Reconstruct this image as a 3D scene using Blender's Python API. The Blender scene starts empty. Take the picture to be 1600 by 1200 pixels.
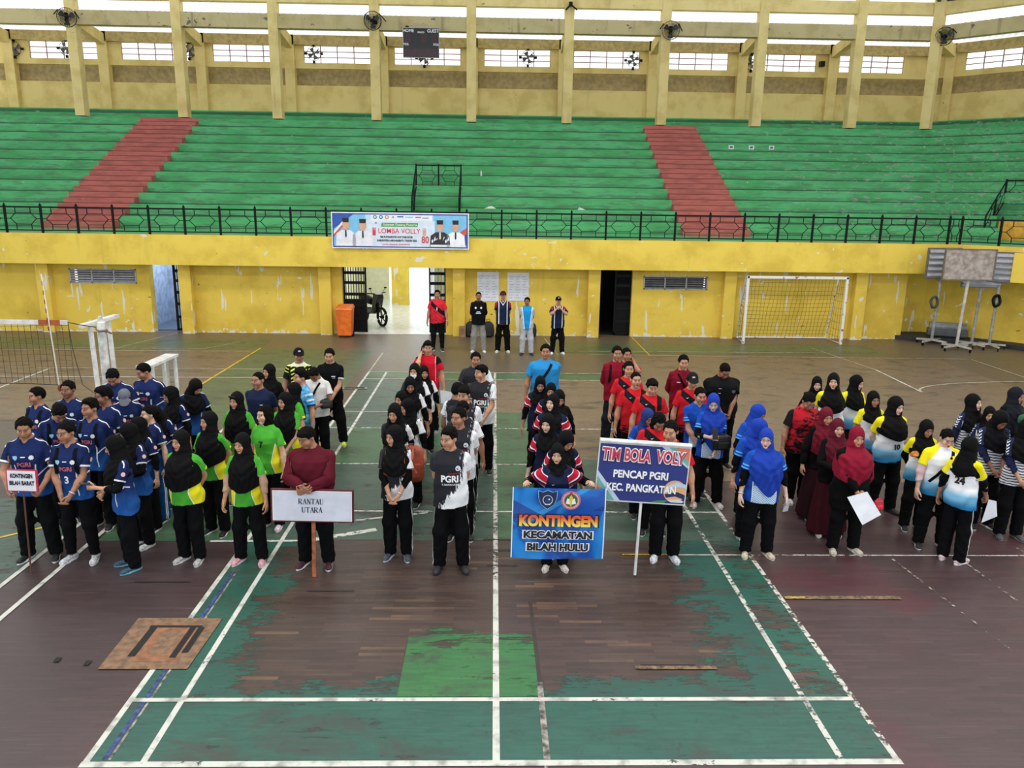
import bpy, math, random
import numpy as np
from mathutils import Vector, Matrix

S = bpy.context.scene
COL = S.collection
PI = math.pi
R_ = math.radians

# ------------------------------------------------------------------ camera
cam_d = bpy.data.cameras.new('camera')
cam = bpy.data.objects.new('camera', cam_d)
COL.objects.link(cam)
S.camera = cam
cam_d.sensor_fit = 'HORIZONTAL'
cam_d.sensor_width = 36.0
cam_d.lens = 1221.0 / 1600.0 * 36.0
cam_d.clip_end = 300
def cam_matrix(loc, yaw, pitch, roll):
    f = Vector((math.sin(yaw) * math.cos(pitch), math.cos(yaw) * math.cos(pitch), -math.sin(pitch)))
    r0 = Vector((math.cos(yaw), -math.sin(yaw), 0))
    u0 = r0.cross(f)
    r = math.cos(roll) * r0 + math.sin(roll) * u0
    u = -math.sin(roll) * r0 + math.cos(roll) * u0
    m = Matrix((r, u, -f)).transposed().to_4x4()
    m.translation = loc
    return m
cam.matrix_world = cam_matrix((-0.0477, -4.9958, 4.0737), 0.0251816, 0.2318847, 0.0137754)

# ------------------------------------------------------------------ world, lights, exposure
W = bpy.data.worlds.new('overcast_sky')
S.world = W
W.use_nodes = True
_bg = W.node_tree.nodes['Background']
_bg.inputs[0].default_value = (0.90, 0.95, 1.0, 1)
_bg.inputs[1].default_value = 1.5
S.view_settings.view_transform = 'Standard'
S.view_settings.look = 'None'
S.view_settings.gamma = 1
S.view_settings.use_curve_mapping = False
S.view_settings.exposure = 0.28

def area_light(name, loc, rot, sx, sy, power, color=(1, 1, 1)):
    d = bpy.data.lights.new(name, 'AREA')
    d.shape = 'RECTANGLE'; d.size = sx; d.size_y = sy; d.energy = power; d.color = color
    o = bpy.data.objects.new(name, d); COL.objects.link(o)
    o.location = loc; o.rotation_euler = rot
    return o
# added fill lamps: under the unseen roof, in the passage and pale blue room
for y_, p_ in ((1.0, 1250), (11.0, 1000)):
    area_light('roof_fill', (0, y_, 12.6), (0, 0, 0), 30, 2.4, p_, (1.0, .98, .94))
area_light('passage_fill', (-3.2, 23.4, 2.7), (0, 0, 0), 3.6, 6.5, 120)
area_light('room_fill', (-9.9, 20.2, 2.5), (0, 0, 0), 1.2, 1.4, 28, (.85, .92, 1.0))
# ------------------------------------------------------------------ node expressions
class NT:
    cur = None
def _lk(a, sock):
    if isinstance(a, Ex): NT.cur.links.new(a.s, sock)
    else: sock.default_value = a
class Ex:
    """A scalar node socket with arithmetic."""
    def __init__(self, s): self.s = s
    def _op(self, op, b, rev=False):
        n = NT.cur.nodes.new('ShaderNodeMath'); n.operation = op
        a, c = (b, self) if rev else (self, b)
        _lk(a, n.inputs[0]); _lk(c, n.inputs[1])
        return Ex(n.outputs[0])
    def __add__(s, b): return s._op('ADD', b)
    __radd__ = __add__
    def __mul__(s, b): return s._op('MULTIPLY', b)
    __rmul__ = __mul__
    def __sub__(s, b): return s._op('SUBTRACT', b)
    def __rsub__(s, b): return s._op('SUBTRACT', b, True)
    def __truediv__(s, b): return s._op('DIVIDE', b)
    def __rtruediv__(s, b): return s._op('DIVIDE', b, True)
    def __neg__(s): return s._op('MULTIPLY', -1.0)
    def __gt__(s, b): return s._op('GREATER_THAN', b)
    def __lt__(s, b): return s._op('LESS_THAN', b)
    def abs(s): return s._op('ABSOLUTE', 0.0)
    def sin(s): return s._op('SINE', 0.0)
    def sqrt(s): return s._op('SQRT', 0.0)
    def mod(s, b): return s._op('FLOORED_MODULO', b)
    def floor(s): return s._op('FLOOR', 0.0)
    def min(s, b): return s._op('MINIMUM', b)
    def max(s, b): return s._op('MAXIMUM', b)
    def ss(s, a, b):
        n = NT.cur.nodes.new('ShaderNodeMapRange'); n.interpolation_type = 'SMOOTHSTEP'
        _lk(s, n.inputs[0])
        if a < b: n.inputs[1].default_value = a; n.inputs[2].default_value = b; n.inputs[3].default_value = 0; n.inputs[4].default_value = 1
        else: n.inputs[1].default_value = b; n.inputs[2].default_value = a; n.inputs[3].default_value = 1; n.inputs[4].default_value = 0
        return Ex(n.outputs[0])
    def band(s, a, b): return (s > a) * (s < b)
def srgb(c):
    if isinstance(c, str):
        c = [int(c[i:i + 2], 16) for i in (0, 2, 4)]
    r = [v / 255.0 for v in c[:3]]
    return tuple((v / 12.92 if v <= 0.04045 else ((v + 0.055) / 1.055) ** 2.4) for v in r) + (1.0,)
def mixc(a, b, f):
    """Colour a where f=0, b where f=1 (a, b: sRGB hex/tuple or socket)."""
    n = NT.cur.nodes.new('ShaderNodeMix'); n.data_type = 'RGBA'
    _lk(f, n.inputs[0])
    for v, k in ((a, 6), (b, 7)):
        if isinstance(v, bpy.types.NodeSocket): NT.cur.links.new(v, n.inputs[k])
        else: n.inputs[k].default_value = srgb(v)
    return n.outputs[2]
def noise(vec, scale, detail=3.0, rough=0.55, dist=0.0):
    n = NT.cur.nodes.new('ShaderNodeTexNoise')
    if vec is not None: NT.cur.links.new(vec, n.inputs['Vector'])
    n.inputs['Scale'].default_value = scale; n.inputs['Detail'].default_value = detail
    n.inputs['Roughness'].default_value = rough; n.inputs['Distortion'].default_value = dist
    return Ex(n.outputs[0])
def scalev(vec, v):
    n = NT.cur.nodes.new('ShaderNodeVectorMath'); n.operation = 'MULTIPLY'
    NT.cur.links.new(vec, n.inputs[0]); n.inputs[1].default_value = v
    return n.outputs[0]
def coords(kind='obj'):
    if kind == 'obj':
        v = NT.cur.nodes.new('ShaderNodeTexCoord').outputs['Object']
    elif kind == 'world':
        v = NT.cur.nodes.new('ShaderNodeNewGeometry').outputs['Position']
    else:
        n = NT.cur.nodes.new('ShaderNodeAttribute'); n.attribute_name = kind
        v = n.outputs['Vector']
    s = NT.cur.nodes.new('ShaderNodeSeparateXYZ'); NT.cur.links.new(v, s.inputs[0])
    return v, Ex(s.outputs[0]), Ex(s.outputs[1]), Ex(s.outputs[2])
MATS = {}
def mat(name, fn, rough=0.7, spec=0.5, metal=0.0, bump=0.0, emit=0.0, alpha=None, sheen=0.0, coat=0.0):
    """fn() -> colour (hex/tuple/socket) or (colour, dict(rough=, alpha=, height=))."""
    if name in MATS: return MATS[name]
    m = bpy.data.materials.new(name); m.use_nodes = True
    NT.cur = m.node_tree
    b = m.node_tree.nodes['Principled BSDF']
    b.inputs['Roughness'].default_value = rough
    b.inputs['Specular IOR Level'].default_value = spec
    b.inputs['Metallic'].default_value = metal
    b.inputs['Sheen Weight'].default_value = sheen
    b.inputs['Coat Weight'].default_value = coat
    r = fn() if callable(fn) else fn
    ex = {}
    if isinstance(r, tuple) and len(r) == 2 and isinstance(r[1], dict): r, ex = r
    def setc(sock):
        if isinstance(r, bpy.types.NodeSocket): NT.cur.links.new(r, sock)
        else: sock.default_value = srgb(r)
    setc(b.inputs['Base Color'])
    if emit:
        setc(b.inputs['Emission Color']); b.inputs['Emission Strength'].default_value = emit
    if 'rough' in ex: _lk(ex['rough'], b.inputs['Roughness'])
    if 'alpha' in ex: _lk(ex['alpha'], b.inputs['Alpha'])
    if alpha is not None: b.inputs['Alpha'].default_value = alpha
    if bump and 'height' in ex:
        n = NT.cur.nodes.new('ShaderNodeBump'); n.inputs['Strength'].default_value = bump; n.inputs['Distance'].default_value = 0.02
        _lk(ex['height'], n.inputs['Height']); NT.cur.links.new(n.outputs[0], b.inputs['Normal'])
    MATS[name] = m
    return m
def plain(name, c, rough=0.6, var=0.06, scale=6.0, **k):
    """One colour with a slight procedural mottling."""
    def fn():
        v, x, y, z = coords('obj')
        lin = c if not isinstance(c, str) else tuple(int(c[i:i + 2], 16) for i in (0, 2, 4))
        d = tuple(max(0, int(t * (1 - var * 2))) for t in lin)
        l = tuple(min(255, int(t * (1 + var))) for t in lin)
        return mixc(d, l, noise(v, scale, 4).ss(0.3, 0.7))
    return mat(name, fn, rough, **k)

# ------------------------------------------------------------------ meshes
def tag(o, label=None, cat=None, group=None, kind=None):
    if label: o['label'] = label
    if cat: o['category'] = cat
    if group: o['group'] = group
    if kind: o['kind'] = kind
    return o
def empty(name, loc=(0, 0, 0), rz=0.0):
    o = bpy.data.objects.new(name, None); COL.objects.link(o)
    o.location = loc; o.rotation_euler = (0, 0, rz); o.empty_display_size = 0.1
    return o
def np_mesh(name, V, F, smooth=True):
    """V (n,3), F: array (m,4) or (m,3) or list of lists."""
    me = bpy.data.meshes.new(name)
    V = np.asarray(V, np.float32)
    if isinstance(F, np.ndarray):
        k = F.shape[1]; tot = np.full(len(F), k, np.int32); flat = F.astype(np.int32).ravel()
    else:
        tot = np.array([len(f) for f in F], np.int32); flat = np.array([i for f in F for i in f], np.int32)
    me.vertices.add(len(V)); me.vertices.foreach_set('co', V.ravel())
    me.loops.add(len(flat)); me.loops.foreach_set('vertex_index', flat)
    me.polygons.add(len(tot))
    st = np.zeros(len(tot), np.int32); st[1:] = np.cumsum(tot)[:-1]
    me.polygons.foreach_set('loop_start', st); me.polygons.foreach_set('loop_total', tot)
    me.polygons.foreach_set('use_smooth', np.full(len(tot), smooth))
    me.update(calc_edges=True); me.validate()
    return me
def link(name, me, m=None, parent=None, loc=None):
    o = bpy.data.objects.new(name, me); COL.objects.link(o)
    if m is not None:
        me.materials.clear(); me.materials.append(m)
    if parent is not None: o.parent = parent
    if loc is not None: o.location = loc
    return o
class MB:
    """Collects boxes, bars, tubes, polygons into one mesh."""
    def __init__(s): s.v = []; s.f = []; s.m = []
    def add(s, vs, fs, mi=0):
        b = len(s.v); s.v += [tuple(p) for p in vs]; s.f += [[b + i for i in f] for f in fs]; s.m += [mi] * len(fs); return s
    def box(s, a, b, mi=0):
        x0, y0, z0 = a; x1, y1, z1 = b
        return s.add([(x0, y0, z0), (x1, y0, z0), (x1, y1, z0), (x0, y1, z0), (x0, y0, z1), (x1, y0, z1), (x1, y1, z1), (x0, y1, z1)],
                     [(0, 3, 2, 1), (4, 5, 6, 7), (0, 1, 5, 4), (1, 2, 6, 5), (2, 3, 7, 6), (3, 0, 4, 7)], mi)
    def prism(s, poly, z0, z1, mi=0):
        """plan polygon (ccw) extruded in z"""
        n = len(poly)
        vs = [(x, y, z0) for x, y in poly] + [(x, y, z1) for x, y in poly]
        fs = [tuple(range(n - 1, -1, -1)), tuple(range(n, 2 * n))] + [(i, (i + 1) % n, n + (i + 1) % n, n + i) for i in range(n)]
        return s.add(vs, fs, mi)
    def tube(s, pts, r, n=8, mi=0, closed=False, caps=True):
        pts = [Vector(p) for p in pts]; rings = []; N = len(pts)
        rr = r if isinstance(r, (list, tuple)) else [r] * N
        for i, p in enumerate(pts):
            if closed: t = (pts[(i + 1) % N] - pts[i - 1])
            else: t = (pts[min(i + 1, N - 1)] - pts[max(i - 1, 0)])
            t.normalize()
            up = Vector((0, 0, 1)) if abs(t.z) < 0.95 else Vector((0, 1, 0))
            a = t.cross(up).normalized(); b = a.cross(t).normalized()
            rings.append([p + rr[i] * (math.cos(2 * PI * k / n) * a + math.sin(2 * PI * k / n) * b) for k in range(n)])
        vs = [v for rg in rings for v in rg]; fs = []
        for i in range(N if closed else N - 1):
            j = (i + 1) % N
            for k in range(n):
                fs.append((i * n + k, i * n + (k + 1) % n, j * n + (k + 1) % n, j * n + k))
        if caps and not closed:
            fs += [tuple(range(n - 1, -1, -1)), tuple((N - 1) * n + k for k in range(n))]
        return s.add(vs, fs, mi)
    def bar(s, a, b, w, h=None, mi=0):
        """square bar from a to b"""
        a = Vector(a); b = Vector(b); t = (b - a).normalized(); h = h or w
        up = Vector((0, 0, 1)) if abs(t.z) < 0.95 else Vector((0, 1, 0))
        x = t.cross(up).normalized() * (w / 2); y = x.cross(t).normalized() * (h / 2)
        vs = [p + sx * x + sy * y for p in (a, b) for sx, sy in ((-1, -1), (1, -1), (1, 1), (-1, 1))]
        return s.add(vs, [(0, 1, 2, 3), (7, 6, 5, 4), (0, 4, 5, 1), (1, 5, 6, 2), (2, 6, 7, 3), (3, 7, 4, 0)], mi)
    def lathe(s, prof, c=(0, 0, 0), n=20, mi=0):
        vs = []; fs = []
        for r, z in prof: vs += [(c[0] + r * math.cos(2 * PI * k / n), c[1] + r * math.sin(2 * PI * k / n), c[2] + z) for k in range(n)]
        for i in range(len(prof) - 1):
            for k in range(n): fs.append((i * n + k, i * n + (k + 1) % n, (i + 1) * n + (k + 1) % n, (i + 1) * n + k))
        fs += [tuple(range(n - 1, -1, -1)), tuple((len(prof) - 1) * n + k for k in range(n))]
        return s.add(vs, fs, mi)
    def quad(s, pts, mi=0): return s.add(pts, [tuple(range(len(pts)))], mi)
    def build(s, name, m, parent=None, smooth=False, bevel=0.0, loc=None):
        me = np_mesh(name, np.array([tuple(v) for v in s.v], np.float32), s.f, smooth)
        o = bpy.data.objects.new(name, me); COL.objects.link(o)
        for x in (m if isinstance(m, (list, tuple)) else [m]): me.materials.append(x)
        if len(set(s.m)) > 1:
            me.polygons.foreach_set('material_index', np.array(s.m, np.int32))
        if parent is not None: o.parent = parent
        if loc is not None: o.location = loc
        if bevel:
            b = o.modifiers.new('bevel', 'BEVEL'); b.width = bevel; b.segments = 2; b.limit_method = 'ANGLE'
        return o
def text_mesh(txt, size=1.0, bold=0.0, xs=1.0, extrude=0.0, align='CENTER', shear=0.0):
    """Lettering as a flat mesh in the xz plane (facing -y); returns (V, F)."""
    c = bpy.data.curves.new('lettering', 'FONT'); c.body = txt; c.size = size; c.offset = bold; c.extrude = extrude
    c.align_x = align; c.align_y = 'CENTER'; c.resolution_u = 4; c.shear = shear
    o = bpy.data.objects.new('lettering', c); COL.objects.link(o)
    dg = bpy.context.evaluated_depsgraph_get()
    me = o.evaluated_get(dg).to_mesh()
    n = len(me.vertices); V = np.zeros(n * 3, np.float32); me.vertices.foreach_get('co', V); V = V.reshape(-1, 3)
    F = [tuple(p.vertices) for p in me.polygons]
    o.to_mesh_clear()
    bpy.data.objects.remove(o); bpy.data.curves.remove(c)
    return np.stack([V[:, 0] * xs, -V[:, 2], V[:, 1]], 1), F
def put_text(mb, txt, cx, y, cz, size, bold=0.0, xs=1.0, mi=0, align='CENTER', shear=0.0, width=None, rot=0.0):
    V, F = text_mesh(txt, size, bold, xs, align=align, shear=shear)
    if width and len(V):
        w = V[:, 0].max() - V[:, 0].min(); V[:, 0] *= width / w
    if rot:
        c, s_ = math.cos(rot), math.sin(rot); V = np.stack([V[:, 0] * c - V[:, 2] * s_, V[:, 1], V[:, 0] * s_ + V[:, 2] * c], 1)
    V = V + np.array([cx, y, cz]); mb.add([tuple(p) for p in V], F, mi)
def disc(mb, cx, y, cz, r, mi=0, n=24, rz=None):
    mb.add([(cx + r * math.cos(2 * PI * k / n), y, cz + (rz or r) * math.sin(2 * PI * k / n)) for k in range(n)], [tuple(range(n))], mi)
def poly(mb, pts, y, mi=0): mb.add([(x, y, z) for x, z in pts], [tuple(range(len(pts)))], mi)
# ------------------------------------------------------------------ building materials
def wall_yellow(name, c, worn, patch=.0, dirt=.5):
    def fn():
        v, x, y, z = coords('world')
        n = noise(scalev(v, (1.2, 1.2, 1.2)), 1, 5, .6)
        col = mixc(c, tuple(int(int(c[i:i + 2], 16) * k) for i, k in ((0, .92), (2, .90), (4, .84))), n.ss(.42, .68))
        st = noise(scalev(v, (3.0, 3.0, .35)), 1, 4, .6)
        col = mixc(col, tuple(int(int(c[i:i + 2], 16) * .70) for i in (0, 2, 4)), st.ss(.58, .75) * dirt)
        sp = noise(scalev(v, (5, 5, 9)), 1, 3, .5)
        col = mixc(col, '4a4434', sp.ss(.735, .75) * .8)
        if worn:
            ch = noise(scalev(v, (3.2, 3.2, 5.0)), 1.0, 2, .5, .4); big = noise(scalev(v, (.5, .5, .6)), 1, 2)
            col = mixc(col, worn, (ch + big * .3).ss(.855, .865))
            dr = noise(scalev(v, (6, 6, .9)), 1.0, 2, .5); col = mixc(col, worn, (dr + big * .25).ss(.80, .81) * (z < 2.1))
            low = noise(scalev(v, (6, 6, 6)), 1, 3)
            col = mixc(col, worn, (low - z * 1.6).ss(.44, .48) * (z < .3) * (y > 18.2))
        return col
    return mat(name, fn, .75, spec=.25)
M_WALL = wall_yellow('paint_bright_yellow', 'e3c452', 'dcd8c4', dirt=.28)
M_BEAM = wall_yellow('paint_balcony_yellow', 'eacd58', 'dedbc8', dirt=.25)
M_PALE = wall_yellow('paint_pale_yellow', 'e6ce88', None, dirt=.15)
M_COL = wall_yellow('paint_column_cream', 'e2cc8c', None, dirt=.35)
M_GRIM = wall_yellow('paint_grimy_beam', 'bfb083', '6f6a5c', dirt=.7)
M_BAND = plain('recess_shade', 'a89464', .8)  # brown tone carries the shade of the gallery recess
def _green():
    v, x, y, z = coords('world')
    n = noise(scalev(v, (.8, .8, 2.5)), 1, 4, .6)
    c = mixc('4ea464', '60b87a', n.ss(.35, .65))
    streak = noise(scalev(v, (1.6, 6, 10)), 1, 4, .65)
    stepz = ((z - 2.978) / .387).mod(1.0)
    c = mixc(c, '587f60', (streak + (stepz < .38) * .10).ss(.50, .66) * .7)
    c = mixc(c, '2c5a40', stepz.ss(.17, .09) * .0 + (stepz - (z - 4.07).max(0.0) * .059).ss(.115, .085) * .75)  # crease shade painted as a dark line at each riser foot
    ch = noise(scalev(v, (3, 5, 10)), 1, 3, .6, .5)
    right = x.ss(7, 15)
    c = mixc(c, '9aa496', (ch + right * (.10)).ss(.715, .73) * .8)
    c = mixc(c, 'dfe6dc', noise(scalev(v, (4, 5, 12)), 1.3, 2, .5).ss(.79, .795))
    return c
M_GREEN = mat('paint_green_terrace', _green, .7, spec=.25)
def _red():
    v, x, y, z = coords('world')
    c = mixc('bc6e64', 'a46058', noise(scalev(v, (1.5, 3, 6)), 1, 4, .6).ss(.4, .65))
    s2 = ((z - 2.978) / .1935).mod(1.0); c = mixc(c, '6e3a38', (s2 - (z - 4.07).max(0.0) * .065).ss(.16, .10) * .7)  # s2 paints the shade where each aisle step meets the next
    c = mixc(c, 'd8cfc4', noise(scalev(v, (4, 5, 8)), 1.2, 3).ss(.75, .76))
    return c
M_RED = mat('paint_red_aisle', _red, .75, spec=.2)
M_BLACK = plain('black_iron', '0d0e0f', .6, .2, spec=.2)
M_WHITE = plain('white_enamel', 'e6e6e4', .4, .06)
M_GREY = plain('grey_steel', '9a9a98', .45, .1)
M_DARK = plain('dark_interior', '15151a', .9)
def struct(o): o['kind'] = 'structure'; return o
# ------------------------------------------------------------------ plan of the octagonal hall: far side along x, right wing at 45 degrees
WV = (math.sqrt(.5), -math.sqrt(.5)); NV_ = (-math.sqrt(.5), -math.sqrt(.5)); WL = 7.5
def cx(y): return 13.6 + (y - 18.2) * .41421
def wing(y, s, off=0.0):
    """point s metres along the wing from the mitre of ring y"""
    return (cx(y) + WV[0] * s + NV_[0] * off, y + WV[1] * s + NV_[1] * off)
XL = -24.0
def ring(y0, y1, sw=WL):
    """plan polygon of the band between ring y0 (front) and y1 (back), far side + wing"""
    a, b = wing(y0, sw), wing(y1, sw + (y1 - y0) * .41421)
    return [(XL, y0), (cx(y0), y0), a, b, (cx(y1), y1), (XL, y1)]
# balcony (walkway slab with deep front beam)
mb = MB(); mb.prism(ring(18.2, 18.55), 2.08, 2.95); struct(mb.build('wall_balcony', M_BEAM))
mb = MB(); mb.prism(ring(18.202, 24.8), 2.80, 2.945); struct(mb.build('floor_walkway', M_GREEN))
mb = MB(); p0 = wing(18.2, 1.62); mb.prism([wing(18.2, 1.62, .0), wing(18.2, 1.62, .28), wing(18.2, 6, .28), wing(18.2, 6, 0)], 1.98, 2.80); struct(mb.build('trim_1', M_BEAM))
# lower wall with its openings
DOORS = [(-10.36, -9.42), (-4.62, -1.50), (3.20, 4.17)]; VENTS = [(-12.71, -10.74, 1.47, 1.90), (4.51, 6.47, 1.46, 1.87)]
mb = MB(); xs = [XL] + [v for d in DOORS for v in d] + [12.62]
for i in range(0, len(xs), 2):
    a, b = xs[i], xs[i + 1]; vs = [v for v in VENTS if a < v[0] and v[1] < b]
    if vs:
        v = vs[0]; mb.box((a, 18.75, 0), (v[0], 19.05, 2.3)); mb.box((v[1], 18.75, 0), (b, 19.05, 2.3)); mb.box((v[0], 18.75, 0), (v[1], 19.05, v[2])); mb.box((v[0], 18.75, v[3]), (v[1], 19.05, 2.3))
    else: mb.box((a, 18.75, 0), (b, 19.05, 2.3))
for d in DOORS: mb.box((d[0], 18.75, 2.12), (d[1], 19.05, 2.3))
struct(mb.build('wall_far', M_WALL))
mb = MB(); mb.box((12.42, 19.06, 0), (12.60, 19.62, 2.3)); mb.box((12.60, 19.45, 0), (13.7, 19.62, 2.3))
mb.prism([(13.62, 19.46), (13.72, 19.56), (19.2, 14.1), (19.1, 14.0)], 0, 2.3); struct(mb.build('wall_right', M_WALL))
mb = MB(); mb.prism([(12.45, 18.72), (13.45, 17.95), (14.6, 17.9), (15.3, 16.9), (17.2, 14.6), (19.1, 14.0), (13.65, 19.5), (12.5, 19.5)], 0, .13); struct(mb.build('baseboard_right', plain('dark_kerb', '2c2a2e', .7, .15)))
for k, x in enumerate((-17.5, -13.38, -9.22, -5.09, -1.09, 2.98, 7.10, 11.10)):
    mb = MB(); mb.box((x - .18, 18.48, 0), (x + .18, 18.76, 2.2)); struct(mb.build('pilaster', M_WALL, bevel=.01))
# rooms and passage behind the openings
M_PASS = plain('passage_white', 'e6dfc8', .6, .02); M_TILE = plain('passage_tiles', 'dcdcda', .25, .04)
mb = MB(); mb.box((-5.6, 18.76, -.05), (-.6, 27.5, .012)); struct(mb.build('floor_passage', M_TILE))
mb = MB(); mb.box((-5.7, 19.05, 0), (-5.6, 27.5, 2.75)); mb.box((-.95, 19.05, 0), (-.85, 27.5, 2.75)); struct(mb.build('wall_passage', M_PASS))
mb = MB(); mb.box((-5.6, 27.4, 0), (-4.35, 27.5, 2.75)); mb.box((-2.5, 27.4, 0), (-.9, 27.5, 2.75)); struct(mb.build('wall_passage_end', M_PASS))
mb = MB(); mb.box((-4.0, 25.4, 0), (-3.35, 25.8, 2.75)); struct(mb.build('pillar', M_BEAM))
mb = MB(); mb.box((-10.9, 19.06, 0), (-9.0, 19.15, 0.01)); mb.box((-10.9, 21.2, 0), (-8.9, 21.3, 2.6)); mb.box((-10.9, 19.05, 0), (-10.8, 21.3, 2.6)); mb.box((-9.0, 19.05, 0), (-8.9, 21.3, 2.6))
struct(mb.build('wall_left_room', plain('pale_blue_wall', 'b4c4de', .6)))
mb = MB(); mb.box((-10.8, 19.05, -.04), (-9.0, 21.2, .01)); struct(mb.build('floor_left_room', plain('blue_grey_floor', '6c7c94', .4)))
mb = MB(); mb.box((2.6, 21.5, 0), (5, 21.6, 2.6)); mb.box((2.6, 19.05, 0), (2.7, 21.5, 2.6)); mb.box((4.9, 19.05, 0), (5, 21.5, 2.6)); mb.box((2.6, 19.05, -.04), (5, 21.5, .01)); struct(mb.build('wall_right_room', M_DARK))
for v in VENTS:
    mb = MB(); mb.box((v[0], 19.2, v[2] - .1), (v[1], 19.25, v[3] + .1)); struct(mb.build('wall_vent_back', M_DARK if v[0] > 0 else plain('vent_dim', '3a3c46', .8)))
for i, v in enumerate(VENTS):
    o = empty('vent', ((v[0] + v[1]) / 2, 18.75, v[2])); tag(o, ['louvred vent with pale slats left of the blue room door', 'louvred vent with dark gaps right of the dark doorway'][i], 'vent', 'louvred vents in the yellow wall')
    w = v[1] - v[0]; h = v[3] - v[2]; fr = MB(); t = .035
    for a, b in (((-w / 2, -.02, 0), (w / 2, .05, t)), ((-w / 2, -.02, h - t), (w / 2, .05, h)), ((-w / 2, -.02, 0), (-w / 2 + t, .05, h)), ((w / 2 - t, -.02, 0), (w / 2, .05, h)), ((-w / 6 - t / 2, -.02, 0), (-w / 6 + t / 2, .05, h)), ((w / 6 - t / 2, -.02, 0), (w / 6 + t / 2, .05, h))): fr.box(a, b)
    fr.build('vent_frame', plain('vent_grey', 'a8a8ac', .6), o)
    sl = MB()
    for k in range(5):
        z = t + (h - 2 * t) * (k + .5) / 5; sl.add([(-w / 2 + t, .0, z - .024), (w / 2 - t, .0, z - .024), (w / 2 - t, .06, z + .008), (-w / 2 + t, .06, z + .008), (-w / 2 + t, .0, z - .012), (w / 2 - t, .0, z - .012), (w / 2 - t, .06, z + .018), (-w / 2 + t, .06, z + .018)], [(0, 3, 2, 1), (4, 5, 6, 7), (0, 1, 5, 4), (1, 2, 6, 5), (2, 3, 7, 6), (3, 0, 4, 7)])
    sl.build('slats', plain('vent_slat' + str(i), 'b0b2ba' if i == 0 else '77777c', .5), o)
# ------------------------------------------------------------------ terraces with two red aisles and the stair openings
ST_T, ST_R = .80, .387
def sy(i): return 30.1 - (11 - i) * ST_T
def szz(i): return 7.235 - (11 - i) * ST_R
terr = empty('terrace', (0, 23.45, 2.94)); tag(terr, 'green painted concrete terraces rising behind the balcony railing', 'bleachers')
NOTCH = (-2.95, -1.22, sy(4))
mb = MB()
for i in range(1, 12):
    y0, z1 = sy(i), szz(i); y1 = 33.2 if i == 11 else sy(i + 1) + .02
    z0 = 2.8 if i < 4 else z1 - .6
    if i <= 3:
        y1n = sy(i + 1) + .02
        mb.prism([(XL, y0), (NOTCH[0], y0), (NOTCH[0], y1n), (XL, y1n)], z0, z1)
        a, b = wing(y0, 1.9), wing(y1n, 1.9)
        mb.prism([(NOTCH[1], y0), (cx(y0), y0), a, b, (cx(y1n), y1n), (NOTCH[1], y1n)], z0, z1)
    elif i == 11:
        mb.prism(ring(y0, 32.9, 9.5), z1 - .6, z1)
    else: mb.prism(ring(y0, y1, 9), z0, z1)
mb.box((NOTCH[0], sy(4) - .02, 2.6), (NOTCH[1], sy(4) + .06, szz(3) + .02))
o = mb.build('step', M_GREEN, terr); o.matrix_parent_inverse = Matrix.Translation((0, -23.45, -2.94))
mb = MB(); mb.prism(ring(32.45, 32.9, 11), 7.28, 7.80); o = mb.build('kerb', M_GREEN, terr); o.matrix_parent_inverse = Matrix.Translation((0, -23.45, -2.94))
for (xa, xb), (xc, xd) in (((-15.75, -13.05), (-14.64, -12.47)), ((6.45, 9.1), (6.24, 8.39))):
    mb = MB(); xa, xb = (-15.05, -12.62) if xa < 0 else (6.33, 8.62)
    for i in range(1, 12):
        y0 = sy(i); mb.box((xa, y0 - .40, szz(i) - ST_R - .3), (xb, y0 + .01, szz(i) - ST_R / 2)); mb.box((xa - .004, y0 - .006, szz(i) - .3), (xb + .004, y0 + ST_T - .3, szz(i) + .005))
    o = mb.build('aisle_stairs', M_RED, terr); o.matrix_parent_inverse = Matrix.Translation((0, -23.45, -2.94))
    tag(o, 'red painted aisle stairs')
# walls of the right stair opening
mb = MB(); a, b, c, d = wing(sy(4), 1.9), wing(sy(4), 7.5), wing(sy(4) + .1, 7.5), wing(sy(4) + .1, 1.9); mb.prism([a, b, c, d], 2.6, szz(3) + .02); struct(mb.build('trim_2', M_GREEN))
mb = MB(); a, b, c, d = wing(23.3, 2.05), wing(23.3, 7.0), wing(23.38, 7.0), wing(23.38, 2.05); mb.prism([a, b, c, d], 2.4, 3.62); struct(mb.build('trim_3', plain('stairwell_sunlit', 'e8a838', .6)))  # orange paints in the sunlight on the stairwell wall
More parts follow.
